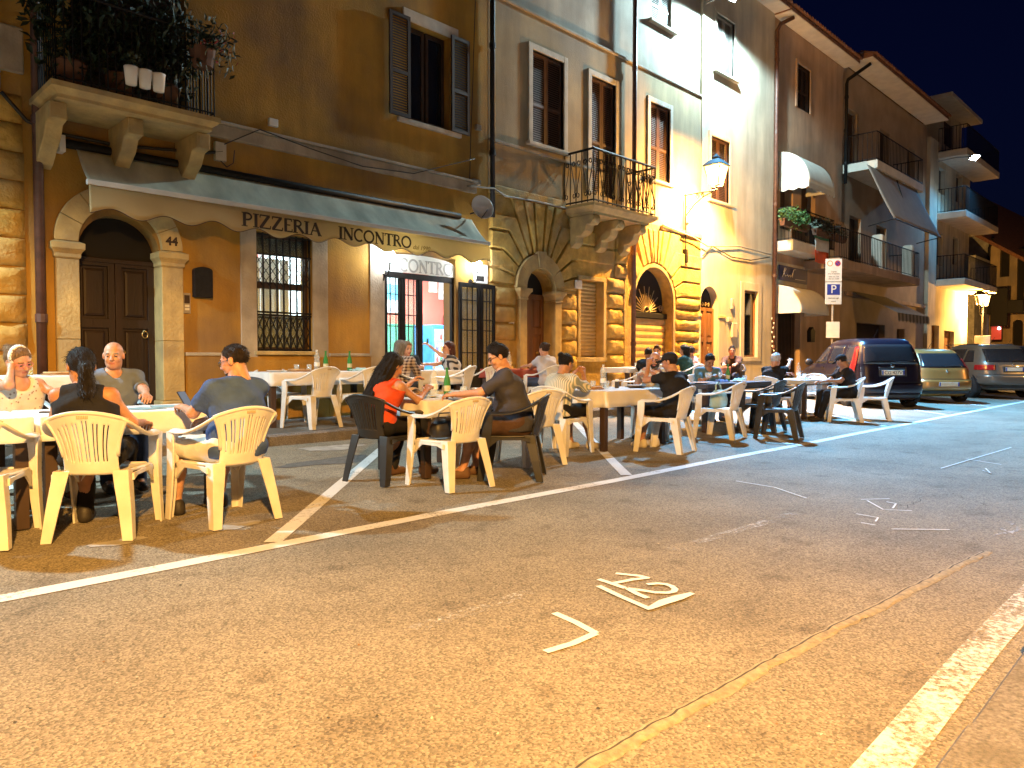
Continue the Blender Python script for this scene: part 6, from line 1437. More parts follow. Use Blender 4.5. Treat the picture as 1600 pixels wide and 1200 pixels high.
zt10 = table('pavement table before the cream house', 15.4, 16.4, 8.7, 9.4, cloth=mat('orange_cloth', (.42, .12, .04), .8, .1, 5), clabel='orange cover on the table before the cream house', drop=.16, seed=12)
# ================================================================ tableware
GCLR = clear_glass('clear_glass', (.9, .95, .95), .22); GGRN = clear_glass('green_glass', (.06, .30, .08), .72); NAPT = mat('teal_napkin', (.42, .62, .60), .85, .08, 8); PLT = mat('plate_white', (.76, .75, .72), .3, .03, 6)
PIZ = mat('pizza_top', (.62, .34, .12), .7, .4, 34, .4, 60, col2=(.45, .06, .03), mix2=.9, s2=22); CRUST = mat('pizza_crust', (.50, .30, .13), .8, .3, 20, .4, 50); BOARD = mat('wood_board', (.36, .20, .09), .6, .25, 8, stretch=(1, 4, 1)); DKPL = mat('dark_plate', (.03, .03, .035), .35, .1, 6)
_me = {}
def ware(kind):
    if kind in _me: return _me[kind]
    if kind == 'tumbler': P = [('glass', MB().lathe([(0, .006), (.030, .006), (.036, .1), (.0385, .1), (.033, 0), (0, 0)], (0, 0, 0), 16), GCLR)]
    if kind == 'wine_glass': P = [('glass', MB().lathe([(.032, 0), (.032, .004), (.005, .008), (.004, .07), (.025, .09), (.036, .125), (.032, .165), (.030, .165), (.034, .125), (.022, .094), (0, .08)], (0, 0, 0), 16), GCLR)]
    if kind == 'water_bottle': P = [('bottle', MB().lathe([(0, 0), (.038, 0), (.041, .02), (.041, .15), (.036, .17), (.041, .19), (.038, .22), (.016, .275), (.014, .295), (0, .295)], (0, 0, 0), 16), GCLR), ('cap', MB().lathe([(.0155, .29), (.0155, .315), (0, .315)], (0, 0, 0), 10), WHITEP), ('label', MB().lathe([(.0418, .07), (.0418, .13)], (0, 0, 0), 16), WHITEP)]
    if kind == 'beer_bottle': P = [('bottle', MB().lathe([(0, 0), (.034, 0), (.036, .01), (.036, .15), (.028, .19), (.015, .23), (.013, .285), (.015, .287), (.015, .3), (0, .3)], (0, 0, 0), 16), GGRN), ('label', MB().lathe([(.0368, .05), (.0368, .11)], (0, 0, 0), 16), mat('beer_label', (.55, .5, .3), .6, .2, 30))]
    if kind == 'plate': P = [('plate', MB().lathe([(0, .004), (.08, .004), (.10, .008), (.135, .018), (.137, .022), (.10, .013), (.08, .009), (0, .009)], (0, 0, 0), 28), PLT)]
    if kind == 'dark_plate': P = [('plate', MB().lathe([(0, .004), (.08, .004), (.10, .008), (.145, .016), (.147, .02), (.10, .013), (0, .009)], (0, 0, 0), 28), DKPL)]
    if kind == 'pizza': P = [('board', MB().lathe([(0, 0), (.175, 0), (.178, .008), (.175, .015), (0, .015)], (0, 0, 0), 30), BOARD), ('crust', MB().lathe([(0, .016), (.150, .016), (.158, .026), (.150, .038), (.135, .032), (0, .028)], (0, 0, 0), 30), CRUST), ('topping', MB().lathe([(.136, .0325), (.07, .036), (0, .035)], (0, 0, 0), 24), PIZ)]
    if kind == 'cruet': P = [('bottle', MB().lathe([(0, 0), (.03, 0), (.032, .08), (.012, .11), (.01, .14), (0, .14)], (0, 0, 0), 12), GCLR), ('oil', MB().lathe([(0, .004), (.026, .004), (.027, .06), (0, .06)], (0, 0, 0), 12), mat('olive_oil', (.45, .33, .04), .2, 0)), ('stopper', MB().lathe([(.012, .14), (.014, .17), (0, .175)], (0, 0, 0), 10), CHROME)]
    if kind == 'bread_basket': P = [('basket', MB().lathe([(0, .005), (.08, .005), (.11, .06), (.115, .06), (.085, 0), (0, 0)], (0, 0, 0), 18), BOARD), ('bread', MB().ball((0.01, 0, .055), .075, 12, 8, sc=(1.2, .8, .6)), CRUST)]
    if kind == 'phone': P = [('case', MB().box(-.036, .036, -.075, .075, 0, .009), DKPL), ('screen', MB().box(-.033, .033, -.071, .071, .0092, .0098), mat('phone_screen', (.03, .04, .05), .1, 0, emit=(.5, .6, .8), estr=.25))]
    if kind == 'menu': P = [('card', MB().box(-.1, .1, -.14, .14, 0, .003), mat('menu_blue', (.25, .42, .5), .5, .1, 8)), ('frame', MB().box(-.104, .104, -.144, .144, -.001, .001), DKPL)]
    if kind == 'napkin_holder': P = [('holder', MB().box(-.05, .05, -.025, .025, 0, .09), DKPL), ('napkins', MB().box(-.045, .045, -.02, .02, .04, .12), WHT)]
    _me[kind] = [(n_, mb.mesh(n_, m_, kind not in ('phone', 'menu', 'napkin_holder'))) for n_, mb, m_ in P]; return _me[kind]
CATS = dict(tumbler='glass', wine_glass='glass', water_bottle='bottle', beer_bottle='bottle', plate='plate', dark_plate='plate', pizza='pizza', cruet='cruet', bread_basket='basket', phone='phone', menu='menu', napkin_holder='napkin holder')
def put(kind, x, y, z, label, deg=0, tilt=None):
    nm = {'pizza': 'pizza_board'}.get(kind, kind)
    o = root(nm, label, CATS[kind], (x, y, z), math.radians(deg))
    if tilt: o.rotation_euler = tilt
    for n_, me in ware(kind): link(n_, me, o)
    return o
def napkin(x, y, z, label, m=NAPT, s_=.11, seed=0):
    R = random.Random(seed); n_ = 9; hts = {(i, j): R.uniform(0, .05) * (1 if 0 < i < n_ and 0 < j < n_ else .3) for i in range(n_ + 1) for j in range(n_ + 1)}
    q = MB(); q.grid(lambda u, v: (x + (u - .5) * 2 * s_ + R.uniform(-.008, .008), y + (v - .5) * 2 * s_ + R.uniform(-.008, .008), z + .004 + hts[(round(u * n_), round(v * n_))]), n_, n_)
    o = q.build('napkin', m, smooth=True); o.modifiers.new('th', 'SOLIDIFY').thickness = .002; tag(o, label, 'napkin')
put('menu', 2.05, 6.02, zt1, 'blue menu card lying near the ponytail woman', 20); put('menu', 2.28, 6.18, zt1, 'second blue menu card, closer to the table end', -15); put('phone', 1.45, 6.05, zt1, 'dark phone lying on the left table before the hairband woman', 60); put('phone', 1.62, 6.3, zt1, 'flat dark wallet-like phone beside the hairband woman', 10)
put('tumbler', 4.62, 5.72, zt2, 'tumbler right in front of the woman in red'); put('water_bottle', 4.98, 6.05, zt2, 'clear plastic water bottle on the table with the woman in red'); put('beer_bottle', 5.1, 5.98, zt2, 'green beer bottle before the man in the grey shirt'); put('tumbler', 5.22, 5.85, zt2, 'tumbler beside the grey-shirted man')
put('bread_basket', 4.72, 6.1, zt2, 'small bread basket near the hands of the woman in red'); napkin(5.05, 5.75, zt2, 'crumpled teal napkin beside the green beer bottle', seed=2); put('plate', 4.72, 5.86, zt2, 'white plate before the woman in red')
put('pizza', 7.55, 5.98, zt3, 'pizza on a board before the striped woman', 0); put('dark_plate', 8.32, 5.82, zt3 + .0, 'dark plate stack before the bearded man'); put('plate', 8.34, 5.83, zt3 + .018, 'white plate on top of the dark plate'); put('water_bottle', 8.0, 6.12, zt3, 'clear water bottle near the bearded man'); put('tumbler', 7.92, 6.0, zt3, 'tumbler left of the water bottle'); put('tumbler', 7.85, 6.18, zt3, 'tumbler at the back edge of the pizza table'); put('napkin_holder', 8.12, 5.98, zt3, 'black napkin holder with white napkins', 30)
put('dark_plate', 10.35, 6.0, zt4, 'dark plate at the near end of the navy table'); put('wine_glass', 10.75, 6.12, zt4, 'wine glass nearest on the navy table'); put('wine_glass', 10.98, 6.2, zt4, 'second wine glass on the navy table'); put('wine_glass', 11.5, 6.3, zt4, 'wine glass just left of the green bottle'); put('beer_bottle', 11.68, 6.25, zt4, 'green bottle standing tall on the navy table'); put('tumbler', 12.1, 6.15, zt4, 'tumbler at the far end of the navy table'); put('plate', 11.55, 5.98, zt4, 'white plate under the napkin on the navy table'); napkin(11.2, 6.1, zt4, 'dark blue napkin between the wine glasses', mat('navy_napkin', (.06, .08, .2), .8, .1, 6), .1, 4); napkin(11.56, 5.98, zt4 + .02, 'pale napkin heaped on a plate', NAPT, .09, 5)
put('tumbler', 14.25, 6.1, zt5, 'left tumbler on the pale right table'); put('tumbler', 14.6, 6.15, zt5, 'right tumbler on the pale right table'); put('water_bottle', 14.45, 6.2, zt5, 'small bottle between the tumblers on the right table'); put('plate', 14.2, 5.95, zt5, 'plate before the white-haired man'); napkin(14.85, 6.0, zt5, 'white cloth bunched at the end of the right table', WHT, .13, 7)
put('pizza', 5.35, 9.5, zt6, 'pizza board on the pavement table under the window'); put('beer_bottle', 5.85, 9.62, zt6, 'left green bottle on the pavement table'); put('beer_bottle', 6.25, 9.6, zt6, 'right green bottle on the pavement table'); put('water_bottle', 5.78, 9.75, zt6, 'clear bottle beside the left green bottle'); put('tumbler', 5.6, 9.66, zt6, 'tumbler near the pizza board'); put('tumbler', 5.42, 9.7, zt6, 'tumbler standing behind the pizza board'); napkin(6.32, 9.42, zt6, 'teal napkin heap at the end of the pavement table', NAPT, .13, 8); put('plate', 4.98, 9.45, zt6, 'white plate at the near end of the pavement table')
put('cruet', 2.0, 9.2, zt0, 'oil cruet on the table behind the hairband woman'); put('pizza', 2.28, 9.2, zt0, 'pizza board beside the oil cruet')
put('water_bottle', 9.45, 9.55, zt8, 'first clear bottle on the dark red table'); put('water_bottle', 9.7, 9.6, zt8, 'second clear bottle on the dark red table'); put('plate', 13.0, 9.3, zt9, 'plate on the table before the rolling shutter'); put('tumbler', 13.4, 9.35, zt9, 'tumbler on the table before the rolling shutter')
# bag on a chair, chair cushions
bg_ = root('shoulder_bag', 'pale green shoulder bag slumped on a white chair', 'bag', (9.86, 5.42, zg(5.4) + .44), math.radians(10)); BAGM = mat('bag_green', (.33, .42, .34), .8, .12, 7, .3, 14)
q = MB(); q.loft([[(rx * math.copysign(abs(math.cos(t)) ** .6, math.cos(t)) * (1 + .06 * math.sin(3 * t + z_ * 30)), ry * math.copysign(abs(math.sin(t)) ** .6, math.sin(t)), z_) for t in [2 * math.pi * k / 24 for k in range(24)]] for rx, ry, z_ in ((.13, .07, 0), (.175, .10, .03), (.18, .105, .12), (.16, .085, .2), (.13, .05, .25), (.12, .03, .262))]); q.build('body', BAGM, bg_, smooth=True)
q = MB(); q.tube([(-.12, 0, .24), (-.1, .01, .33), (0, .02, .37), (.1, .01, .33), (.12, 0, .24)], .012, 6); q.build('strap', BAGM, bg_, smooth=True)
hb = root('handbag', 'black handbag on the empty white chair between the black chairs', 'bag', (4.42, 5.2, zg(5.2) + .44), 0)
q = MB(); q.loft([[(rx * math.copysign(abs(math.cos(t)) ** .6, math.cos(t)), ry * math.copysign(abs(math.sin(t)) ** .6, math.sin(t)), z_) for t in [2 * math.pi * k / 20 for k in range(20)]] for rx, ry, z_ in ((.13, .06, 0), (.17, .085, .03), (.165, .08, .1), (.13, .05, .16), (.11, .02, .175))]); q.build('body', mat('bag_black', (.015, .014, .014), .5, .2, 9), hb, smooth=True)
q = MB(); q.tube([(-.1, 0, .15), (-.08, .0, .22), (.08, .0, .22), (.1, 0, .15)], .008, 6); q.build('handle', MATS['bag_black'], hb, smooth=True)
# ================================================================ people: implicit bodies turned into one surface each
def sd_cap(p, a, b, ra, rb):
    a = np.asarray(a, float); b = np.asarray(b, float); ba = b - a; d = max(ba @ ba, 1e-9)
    h = np.clip((p - a) @ ba / d, 0, 1); return np.linalg.norm(p - a - h[:, None] * ba, axis=1) - (ra + (rb - ra) * h)
def sd_ell(p, c, r):
    r = np.asarray(r, float); q = (p - np.asarray(c, float)); k0 = np.linalg.norm(q / r, axis=1); k1 = np.linalg.norm(q / (r * r), axis=1); return k0 * (k0 - 1) / np.maximum(k1, 1e-9)
def smin(a, b, k):
    h = np.clip(.5 + .5 * (b - a) / k, 0, 1); return b + (a - b) * h - k * h * (1 - h)
def smax(a, b, k): return -smin(-a, -b, k)
def union(p, prims, k):
    d = None
    for pr in prims:
        e = sd_cap(p, *pr) if len(pr) == 4 else sd_ell(p, *pr)
        d = e if d is None else smin(d, e, k)
    return d
def nets(fn, lo, hi, h):
    """surface nets -> verts, quads"""
    lo = np.asarray(lo, float); n = np.ceil((np.asarray(hi) - lo) / h).astype(int) + 1
    ax = [lo[i] + h * np.arange(n[i]) for i in range(3)]
    G = np.stack(np.meshgrid(*ax, indexing='ij'), -1).reshape(-1, 3)
    F = fn(G).reshape(n); S = F < 0
    c = n - 1; acc = np.zeros((*c, 3)); cnt = np.zeros(c)
    idx = np.stack(np.meshgrid(*[np.arange(m) for m in c], indexing='ij'), -1).astype(float)
    cor = [(i, j, k) for i in (0, 1) for j in (0, 1) for k in (0, 1)]
    def sl_(o): return tuple(slice(o[i], o[i] + c[i]) for i in range(3))
    for a in cor:
        for axis in range(3):
            if a[axis]: continue
            b = list(a); b[axis] = 1; fa, fb = F[sl_(a)], F[sl_(b)]; m = (fa < 0) != (fb < 0)
            t = np.where(m, fa / np.where(m, fa - fb, 1), 0)
            off = np.zeros((*c, 3)); off[..., 0] += a[0]; off[..., 1] += a[1]; off[..., 2] += a[2]; off[..., axis] += t
            acc += (idx + off) * m[..., None]; cnt += m
    act = cnt > 0; vid = -np.ones(c, int); vid[act] = np.arange(act.sum())
    V = lo + h * (acc[act] / cnt[act][:, None]); Q = []
    for axis in range(3):
        u, v = (axis + 1) % 3, (axis + 2) % 3
        A = S; B = np.roll(S, -1, axis); m = A != B
        sel = [slice(None)] * 3; sel[axis] = slice(0, c[axis]); sel[u] = slice(1, c[u]); sel[v] = slice(1, c[v])
        m2 = m[tuple(sel)]; pts = np.argwhere(m2)
        if not len(pts): continue
        pts[:, u] += 1; pts[:, v] += 1
        def g_(du, dv): q = pts.copy(); q[:, u] -= du; q[:, v] -= dv; return vid[q[:, 0], q[:, 1], q[:, 2]]
        quad = np.stack([g_(1, 1), g_(0, 1), g_(0, 0), g_(1, 0)], 1)
        fl = ~A[pts[:, 0], pts[:, 1], pts[:, 2]]; quad[fl] = quad[fl][:, ::-1]; Q.append(quad)
    Q = np.concatenate(Q); Q = Q[(Q >= 0).all(1)]
    return V, Q
def np_mesh(name, parts, mats):
    """parts: list of (V, Q, material index array)"""
    V = np.concatenate([p[0] for p in parts]); off = 0; Q = []; MI = []
    for v, q, m in parts: Q.append(q + off); MI.append(m); off += len(v)
    Q = np.concatenate(Q); MI = np.concatenate(MI)
    me = bpy.data.meshes.new(name); me.vertices.add(len(V)); me.vertices.foreach_set('co', V.astype(np.float32).ravel())
    me.loops.add(len(Q) * 4); me.loops.foreach_set('vertex_index', Q.astype(np.int32).ravel()); me.polygons.add(len(Q))
    me.polygons.foreach_set('loop_start', (np.arange(len(Q)) * 4).astype(np.int32)); me.polygons.foreach_set('loop_total', np.full(len(Q), 4, np.int32))
    for m in mats: me.materials.append(m)
    me.polygons.foreach_set('material_index', MI.astype(np.int32)); me.polygons.foreach_set('use_smooth', np.ones(len(Q), bool)); me.update(calc_edges=True); me.validate(); return me
def bounds(prims, pad):
    P = []
    for pr in prims:
        if len(pr) == 4: P += [np.array(pr[0]) - pr[2], np.array(pr[0]) + pr[2], np.array(pr[1]) - pr[3], np.array(pr[1]) + pr[3]]
        else: P += [np.array(pr[0]) - np.array(pr[1]), np.array(pr[0]) + np.array(pr[1])]
    P = np.array(P); return P.min(0) - pad, P.max(0) + pad
SKIN = {k: mat('skin_' + k, c, .5, .16, 22, .12, 160, spec=.45, col2=tuple(v * k_ for v, k_ in zip(c, (1.0, .72, .68))), mix2=.5, s2=9, sss=.12) for k, c in dict(fair=(.52, .29, .19), tan=(.42, .22, .13), olive=(.36, .19, .11)).items()}
EYE = mat('eye_dark', (.03, .02, .018), .3, 0); LIP = mat('lip', (.38, .13, .10), .5, .05, 9)
def hairm(nm, c): return mat('hair_' + nm, c, .55, .5, 26, .9, 60, objc=True, stretch=(4, 4, .3), spec=.25)
HAIR = dict(black=hairm('black', (.012, .009, .008)), brown=hairm('brown', (.05, .026, .014)), dark=hairm('dark', (.022, .015, .012)), grey=hairm('grey', (.20, .19, .18)), white=hairm('white', (.66, .64, .62)), blond=hairm('blond', (.22, .14, .07)), auburn=hairm('auburn', (.075, .02, .012)))
def cloth(nm, c, var=.12): return mat('cloth_' + nm, c, .88, var, 9, .7, 13, spec=.2, objc=True)
def pattern(nm, kind, c1, c2):
    m = bpy.data.materials.new('cloth_' + nm); m.use_nodes = True; n = m.node_tree.nodes; l = m.node_tree.links; b = n['Principled BSDF']; b.inputs['Roughness'].default_value = .88
    tc = n.new('ShaderNodeTexCoord'); mix = n.new('ShaderNodeMix'); mix.data_type = 'RGBA'; mix.inputs[6].default_value = (*c1, 1); mix.inputs[7].default_value = (*c2, 1)
    def wave(axis, sc, dist=0):
        w_ = n.new('ShaderNodeTexWave'); w_.bands_direction = axis; w_.inputs['Scale'].default_value = sc; w_.inputs['Distortion'].default_value = dist; w_.inputs['Detail'].default_value = 1; l.new(tc.outputs['Object'], w_.inputs[0])
        r = n.new('ShaderNodeValToRGB'); r.color_ramp.elements[0].position = .45; r.color_ramp.elements[1].position = .55; l.new(w_.outputs[1], r.inputs[0]); return r.outputs[0]
    if kind == 'stripe': l.new(wave('X', 14), mix.inputs[0])
    elif kind == 'plaid':
        a = n.new('ShaderNodeMath'); a.operation = 'MULTIPLY_ADD'; l.new(wave('X', 7), a.inputs[0]); a.inputs[1].default_value = .5; h = n.new('ShaderNodeMath'); h.operation = 'MULTIPLY'; l.new(wave('Z', 7), h.inputs[0]); h.inputs[1].default_value = .5; l.new(h.outputs[0], a.inputs[2]); l.new(a.outputs[0], mix.inputs[0])
    elif kind == 'swirl': l.new(wave('DIAGONAL', 3.2, 14), mix.inputs[0])
    else:
        v = n.new('ShaderNodeTexVoronoi'); v.inputs['Scale'].default_value = 26; l.new(tc.outputs['Object'], v.inputs[0]); r = n.new('ShaderNodeValToRGB'); r.color_ramp.elements[0].position = .16; r.color_ramp.elements[1].position = .24; l.new(v.outputs[0], r.inputs[0]); l.new(r.outputs[0], mix.inputs[0])
    l.new(mix.outputs[2], b.inputs['Base Color']); return m
SHOE = mat('shoe_dark', (.03, .025, .022), .6, .15, 9); SHOEW = mat('shoe_white', (.62, .55, .42), .6, .1, 9); SANDAL = mat('sandal_brown', (.12, .06, .03), .7, .1, 9)
def V3(*a): return np.array(a, float)
def ik(S, T, l1, l2, pole):
    d = T - S; D = np.linalg.norm(d); mx_ = (l1 + l2) * .985
    if D > mx_: T = S + d / D * mx_; d = T - S; D = mx_
    u = d / D; a = (l1 * l1 - l2 * l2 + D * D) / (2 * D); h = math.sqrt(max(1e-6, l1 * l1 - a * a)); pole = np.asarray(pole, float); w_ = pole - u * (pole @ u); w_ /= np.linalg.norm(w_) + 1e-9
    return S + u * a + w_ * h, T
def rotm(yaw, pitch, roll):
    return np.array((Matrix.Rotation(math.radians(yaw), 3, 'Z') @ Matrix.Rotation(math.radians(-pitch), 3, 'X') @ Matrix.Rotation(math.radians(roll), 3, 'Y')))
def person(label, x, y, deg, z=None, near=True, lean=8, side=0, yaw=0, pitch=10, roll=0, lh=(-.14, .40, .80), rh=(.14, .40, .80), skin='tan', shirt=None, sleeve=.55, tank=False, legs=None, leglen=1.0, hair='short', hc='dark', shoe=SHOE, fat=1.0, k=1.0, beard=False, glasses=None, foot=(.05, .05), spread=.10, skirt=False, bracelet=False, hairband=None, seat=.432, fem=False, lp=(-.55, -.25, -1), rp=(.55, -.25, -1)):
    z = (SIDE_Z if y > KERB_Y + .1 else zg(y)) if z is None else z
    rz = math.radians(deg - 90)
    if fem: k *= .96; fat *= .93
    k *= .885
    H = V3(0, -.10, seat + .10)
    sd = math.radians(side)
    def dr(t): t = math.radians(t); return V3(math.sin(sd) * math.cos(t), math.sin(t), math.cos(t) * math.cos(sd))
    Wp = H + .15 * k * dr(lean * .4); Cp = Wp + .19 * k * dr(lean); Np = Cp + .165 * k * dr(lean * 1.25); HB = Np + .06 * dr(lean * .6 + 6)
    HC = Np + V3(0, .035, 0) + .155 * dr(lean * .35)
    shw = (.158 if fem else .178) * (1 + (fat - 1) * .4); SL = Np - .045 * dr(lean) + V3(-shw, 0, 0); SR = Np - .045 * dr(lean) + V3(shw, 0, 0)
    LH, RH = np.array(lh, float), np.array(rh, float)
    EL, LH = ik(SL, LH, .28 * k, .245 * k, lp); ER, RH = ik(SR, RH, .28 * k, .245 * k, rp)
    HL, HR = H + V3(-.095, .02, -.015), H + V3(.095, .02, -.015)
    KL, KR = V3(-spread - .03, .35, seat + .085), V3(spread + .03, .35, seat + .085)
    AL, AR = V3(-spread - .02, .33 + foot[0], .085), V3(spread + .02, .33 + foot[1], .085)
    fm = fat
    torso = [(H + V3(-.07, -.01, 0), H + V3(.07, -.01, 0), .118 * fm, .118 * fm)]
    for s_ in (-1, 1):
        torso += [(H + V3(.055 * s_, 0, .01), Wp + V3(.055 * s_ * fm, 0, 0), .108 * fm, .100 * fm), (Wp + V3(.055 * s_ * fm, 0, 0), Cp + V3(.078 * s_ * fm, .005, 0), .102 * fm, .108 * (1 + (fm - 1) * .6)), (Cp + V3(.075 * s_, .0, 0), Np + V3((.085 if fem else .10) * s_, -.005, -.075), .108 * (1 + (fm - 1) * .6), .062)]
    torso += [(H + V3(0, -.012, .02), Wp + V3(0, -.012, 0), .108 * fm, .10 * fm), (Wp + V3(0, -.012, 0), Cp + V3(0, -.012, .02), .10 * fm, .106), (Cp + V3(0, -.012, .02), Np + V3(0, -.01, -.07), .104, .07)]
    if fm > 1.05: torso.append((Wp + V3(0, .05 * fm, -.02), Wp + V3(0, .05 * fm, .05), .10 * fm, .095 * fm))
    sh = [(SL, SR, .046, .046), (Np + V3(0, -.01, -.03), SL, .058, .046), (Np + V3(0, -.01, -.03), SR, .058, .046)]
    neck = [(Np + V3(0, -.005, -.04), HB + (HC - HB) * .3, .062, .052)]
    aw = .85 if fem else 1
    arms = [(SL, EL, .048 * aw * (1 + (fm - 1) * .5), .039 * aw), (EL, LH, .040 * aw, .026 * aw), (SR, ER, .048 * aw * (1 + (fm - 1) * .5), .039 * aw), (ER, RH, .040 * aw, .026 * aw)]
    lg = []
    for h_, kn, an in ((HL, KL, AL), (HR, KR, AR)): lg += [(h_, kn, .088 * fm, .060), (kn, (kn + an) / 2 + V3(0, -.025, .03), .058, .054), ((kn + an) / 2 + V3(0, -.025, .03), an, .054, .036), (an, an + V3(0, .13, -.045), .036, .028)]
    prims = torso + sh + neck + arms + lg
    gh = .0145 if near else .021
    lo, hi = bounds(prims, .04)
    Vb, Qb = nets(lambda p: union(p, prims, .034), lo, hi, gh)
    parts = [(Vb, Qb, np.zeros(len(Qb), int))]
    # --- head
    R = rotm(yaw, pitch, roll); toW = lambda v: v @ R.T + HC
    skull = [((0, -.014, .030), (.0755, .095, .084)), ((0, .020, -.034), (.062, .068, .086)), ((0, .046, -.092), (.034, .032, .028)), ((-.03, -.0, -.07), (.03, .05, .04)), ((.03, 0, -.07), (.03, .05, .04))]
    def fhead(p):
        d = union(p, skull, .03)
        d = smin(d, sd_cap(p, (-.04, .076, .017), (.04, .076, .017), .010, .010), .016)
        for s_ in (-1, 1):
            d = smax(d, -sd_ell(p, (.032 * s_, .104, -.004), (.020, .02, .014)), .012)
            d = smin(d, sd_ell(p, (.031 * s_, .0745, -.004), (.0125, .0125, .0115)), .003)
            d = smin(d, sd_ell(p, (.038 * s_, .066, -.035), (.02, .02, .02)), .02)
            d = smin(d, sd_ell(p, (.079 * s_, -.010, -.008), (.010, .020, .031)), .006)
            d = smin(d, sd_ell(p, (.010 * s_, .096, -.036), (.008, .009, .007)), .006)
        d = smin(d, sd_cap(p, (0, .082, .006), (0, .106, -.032), .0075, .0115), .010)
        d = smin(d, sd_cap(p, (-.018, .079, -.062), (.018, .079, -.062), .006, .006), .006); d = smin(d, sd_cap(p, (-.015, .078, -.074), (.015, .078, -.074), .0065, .0065), .006)
        return smin(d, sd_cap(p, (0, -.02, -.06), (0, -.035, -.16), .052, .052), .03)
    hh = .0062 if near else .0105
    Vh, Qh = nets(fhead, (-.11, -.125, -.165), (.11, .14, .13), hh)
    C_ = Vh[Qh].mean(1); mi = np.zeros(len(Qh), int)
    eye = (np.abs(np.abs(C_[:, 0]) - .031) < .0105) & (np.abs(C_[:, 2] + .004) < .0065) & (C_[:, 1] > .07); mi[eye] = 1
    lip = (np.abs(C_[:, 0]) < .021) & (np.abs(C_[:, 2] + .068) < .010) & (C_[:, 1] > .076); mi[lip] = 2
    brow = (np.abs(np.abs(C_[:, 0]) - .033) < .017) & (np.abs(C_[:, 2] - .0185) < .0048) & (C_[:, 1] > .07); mi[brow] = 3
    if beard == 'chin': mi[(C_[:, 2] < -.082) & (C_[:, 1] > .02) & (C_[:, 2] > -.13)] = 3
    elif beard: mi[((C_[:, 2] < -.05) | ((C_[:, 2] < -.03) & (np.abs(C_[:, 0]) > .04))) & (C_[:, 1] > .012) & (C_[:, 2] > -.135) & ~lip] = 3
    parts.append((toW(Vh), Qh, mi))
    # --- hands
    for s_, E_, Wr in ((-1, EL, LH), (1, ER, RH)):
        dz_ = (Wr - E_) / np.linalg.norm(Wr - E_); pn_ = V3(-.35 * s_, .0, -1.0); pn_ -= dz_ * (pn_ @ dz_); pn_ /= np.linalg.norm(pn_); dx_ = np.cross(pn_, dz_) * s_
        B_ = np.stack([dx_, pn_, dz_], 1)            # local x: thumb side inwards, y: palm, z: out along the forearm
        if np.linalg.norm(Wr + dx_ * .05 * 1 - V3(0, Wr[1], Wr[2])) > np.linalg.norm(Wr - dx_ * .05 - V3(0, Wr[1], Wr[2])): B_[:, 0] *= -1
        hp = [((0, 0, -.03), (0, 0, .02), .026, .024)]
        for xi, L in ((-.031, .060), (-.0105, .078), (.0105, .084), (.031, .076)):
            a = V3(xi, .0, .088); c1, c2 = math.radians(28), math.radians(75)
            b = a + L * .5 * V3(xi * 1.2, math.sin(c1), math.cos(c1)); c = b + L * .5 * V3(0, math.sin(c2), math.cos(c2))
            hp += [(V3(xi * .55, 0, .012), a, .0135, .0115), (a, b, .0098, .0088), (b, c, .0088, .0072)]
        hp += [(V3(.022, .006, .02), V3(.05, .018, .055), .014, .0115), (V3(.05, .018, .055), V3(.052, .038, .086), .0105, .0085)]
        lo, hi = bounds(hp, .012); Vn, Qn = nets(lambda p: union(p, hp, .006), lo, hi, .0055 if near else .009)
        if np.linalg.det(B_) < 0: Qn = Qn[:, ::-1]
        parts.append((Vn @ B_.T + Wr, Qn, np.zeros(len(Qn), int)))
    hm = HAIR[hc]
    o = link('person', np_mesh('person', parts, [SKIN[skin], EYE, LIP, hm]))
    o.location = (x, y, z); o.rotation_euler = (0, 0, rz); tag(o, label, 'person', 'people at the tables')
    rr = random.Random(hash(label) % 9999 if False else sum(map(ord, label)))
    ph = [rr.uniform(0, 6) for _ in range(4)]
    def part(nm, fn, lo, hi, h, m, world=True):
        Vp, Qp = nets(fn, lo, hi, h)
        if len(Qp): return link(nm, np_mesh(nm, [(Vp if world else toW(Vp), Qp, np.zeros(len(Qp), int))], [m]), o)
    infl = lambda pl, e: [(*q[:2], q[2] + e, q[3] + e) for q in pl]
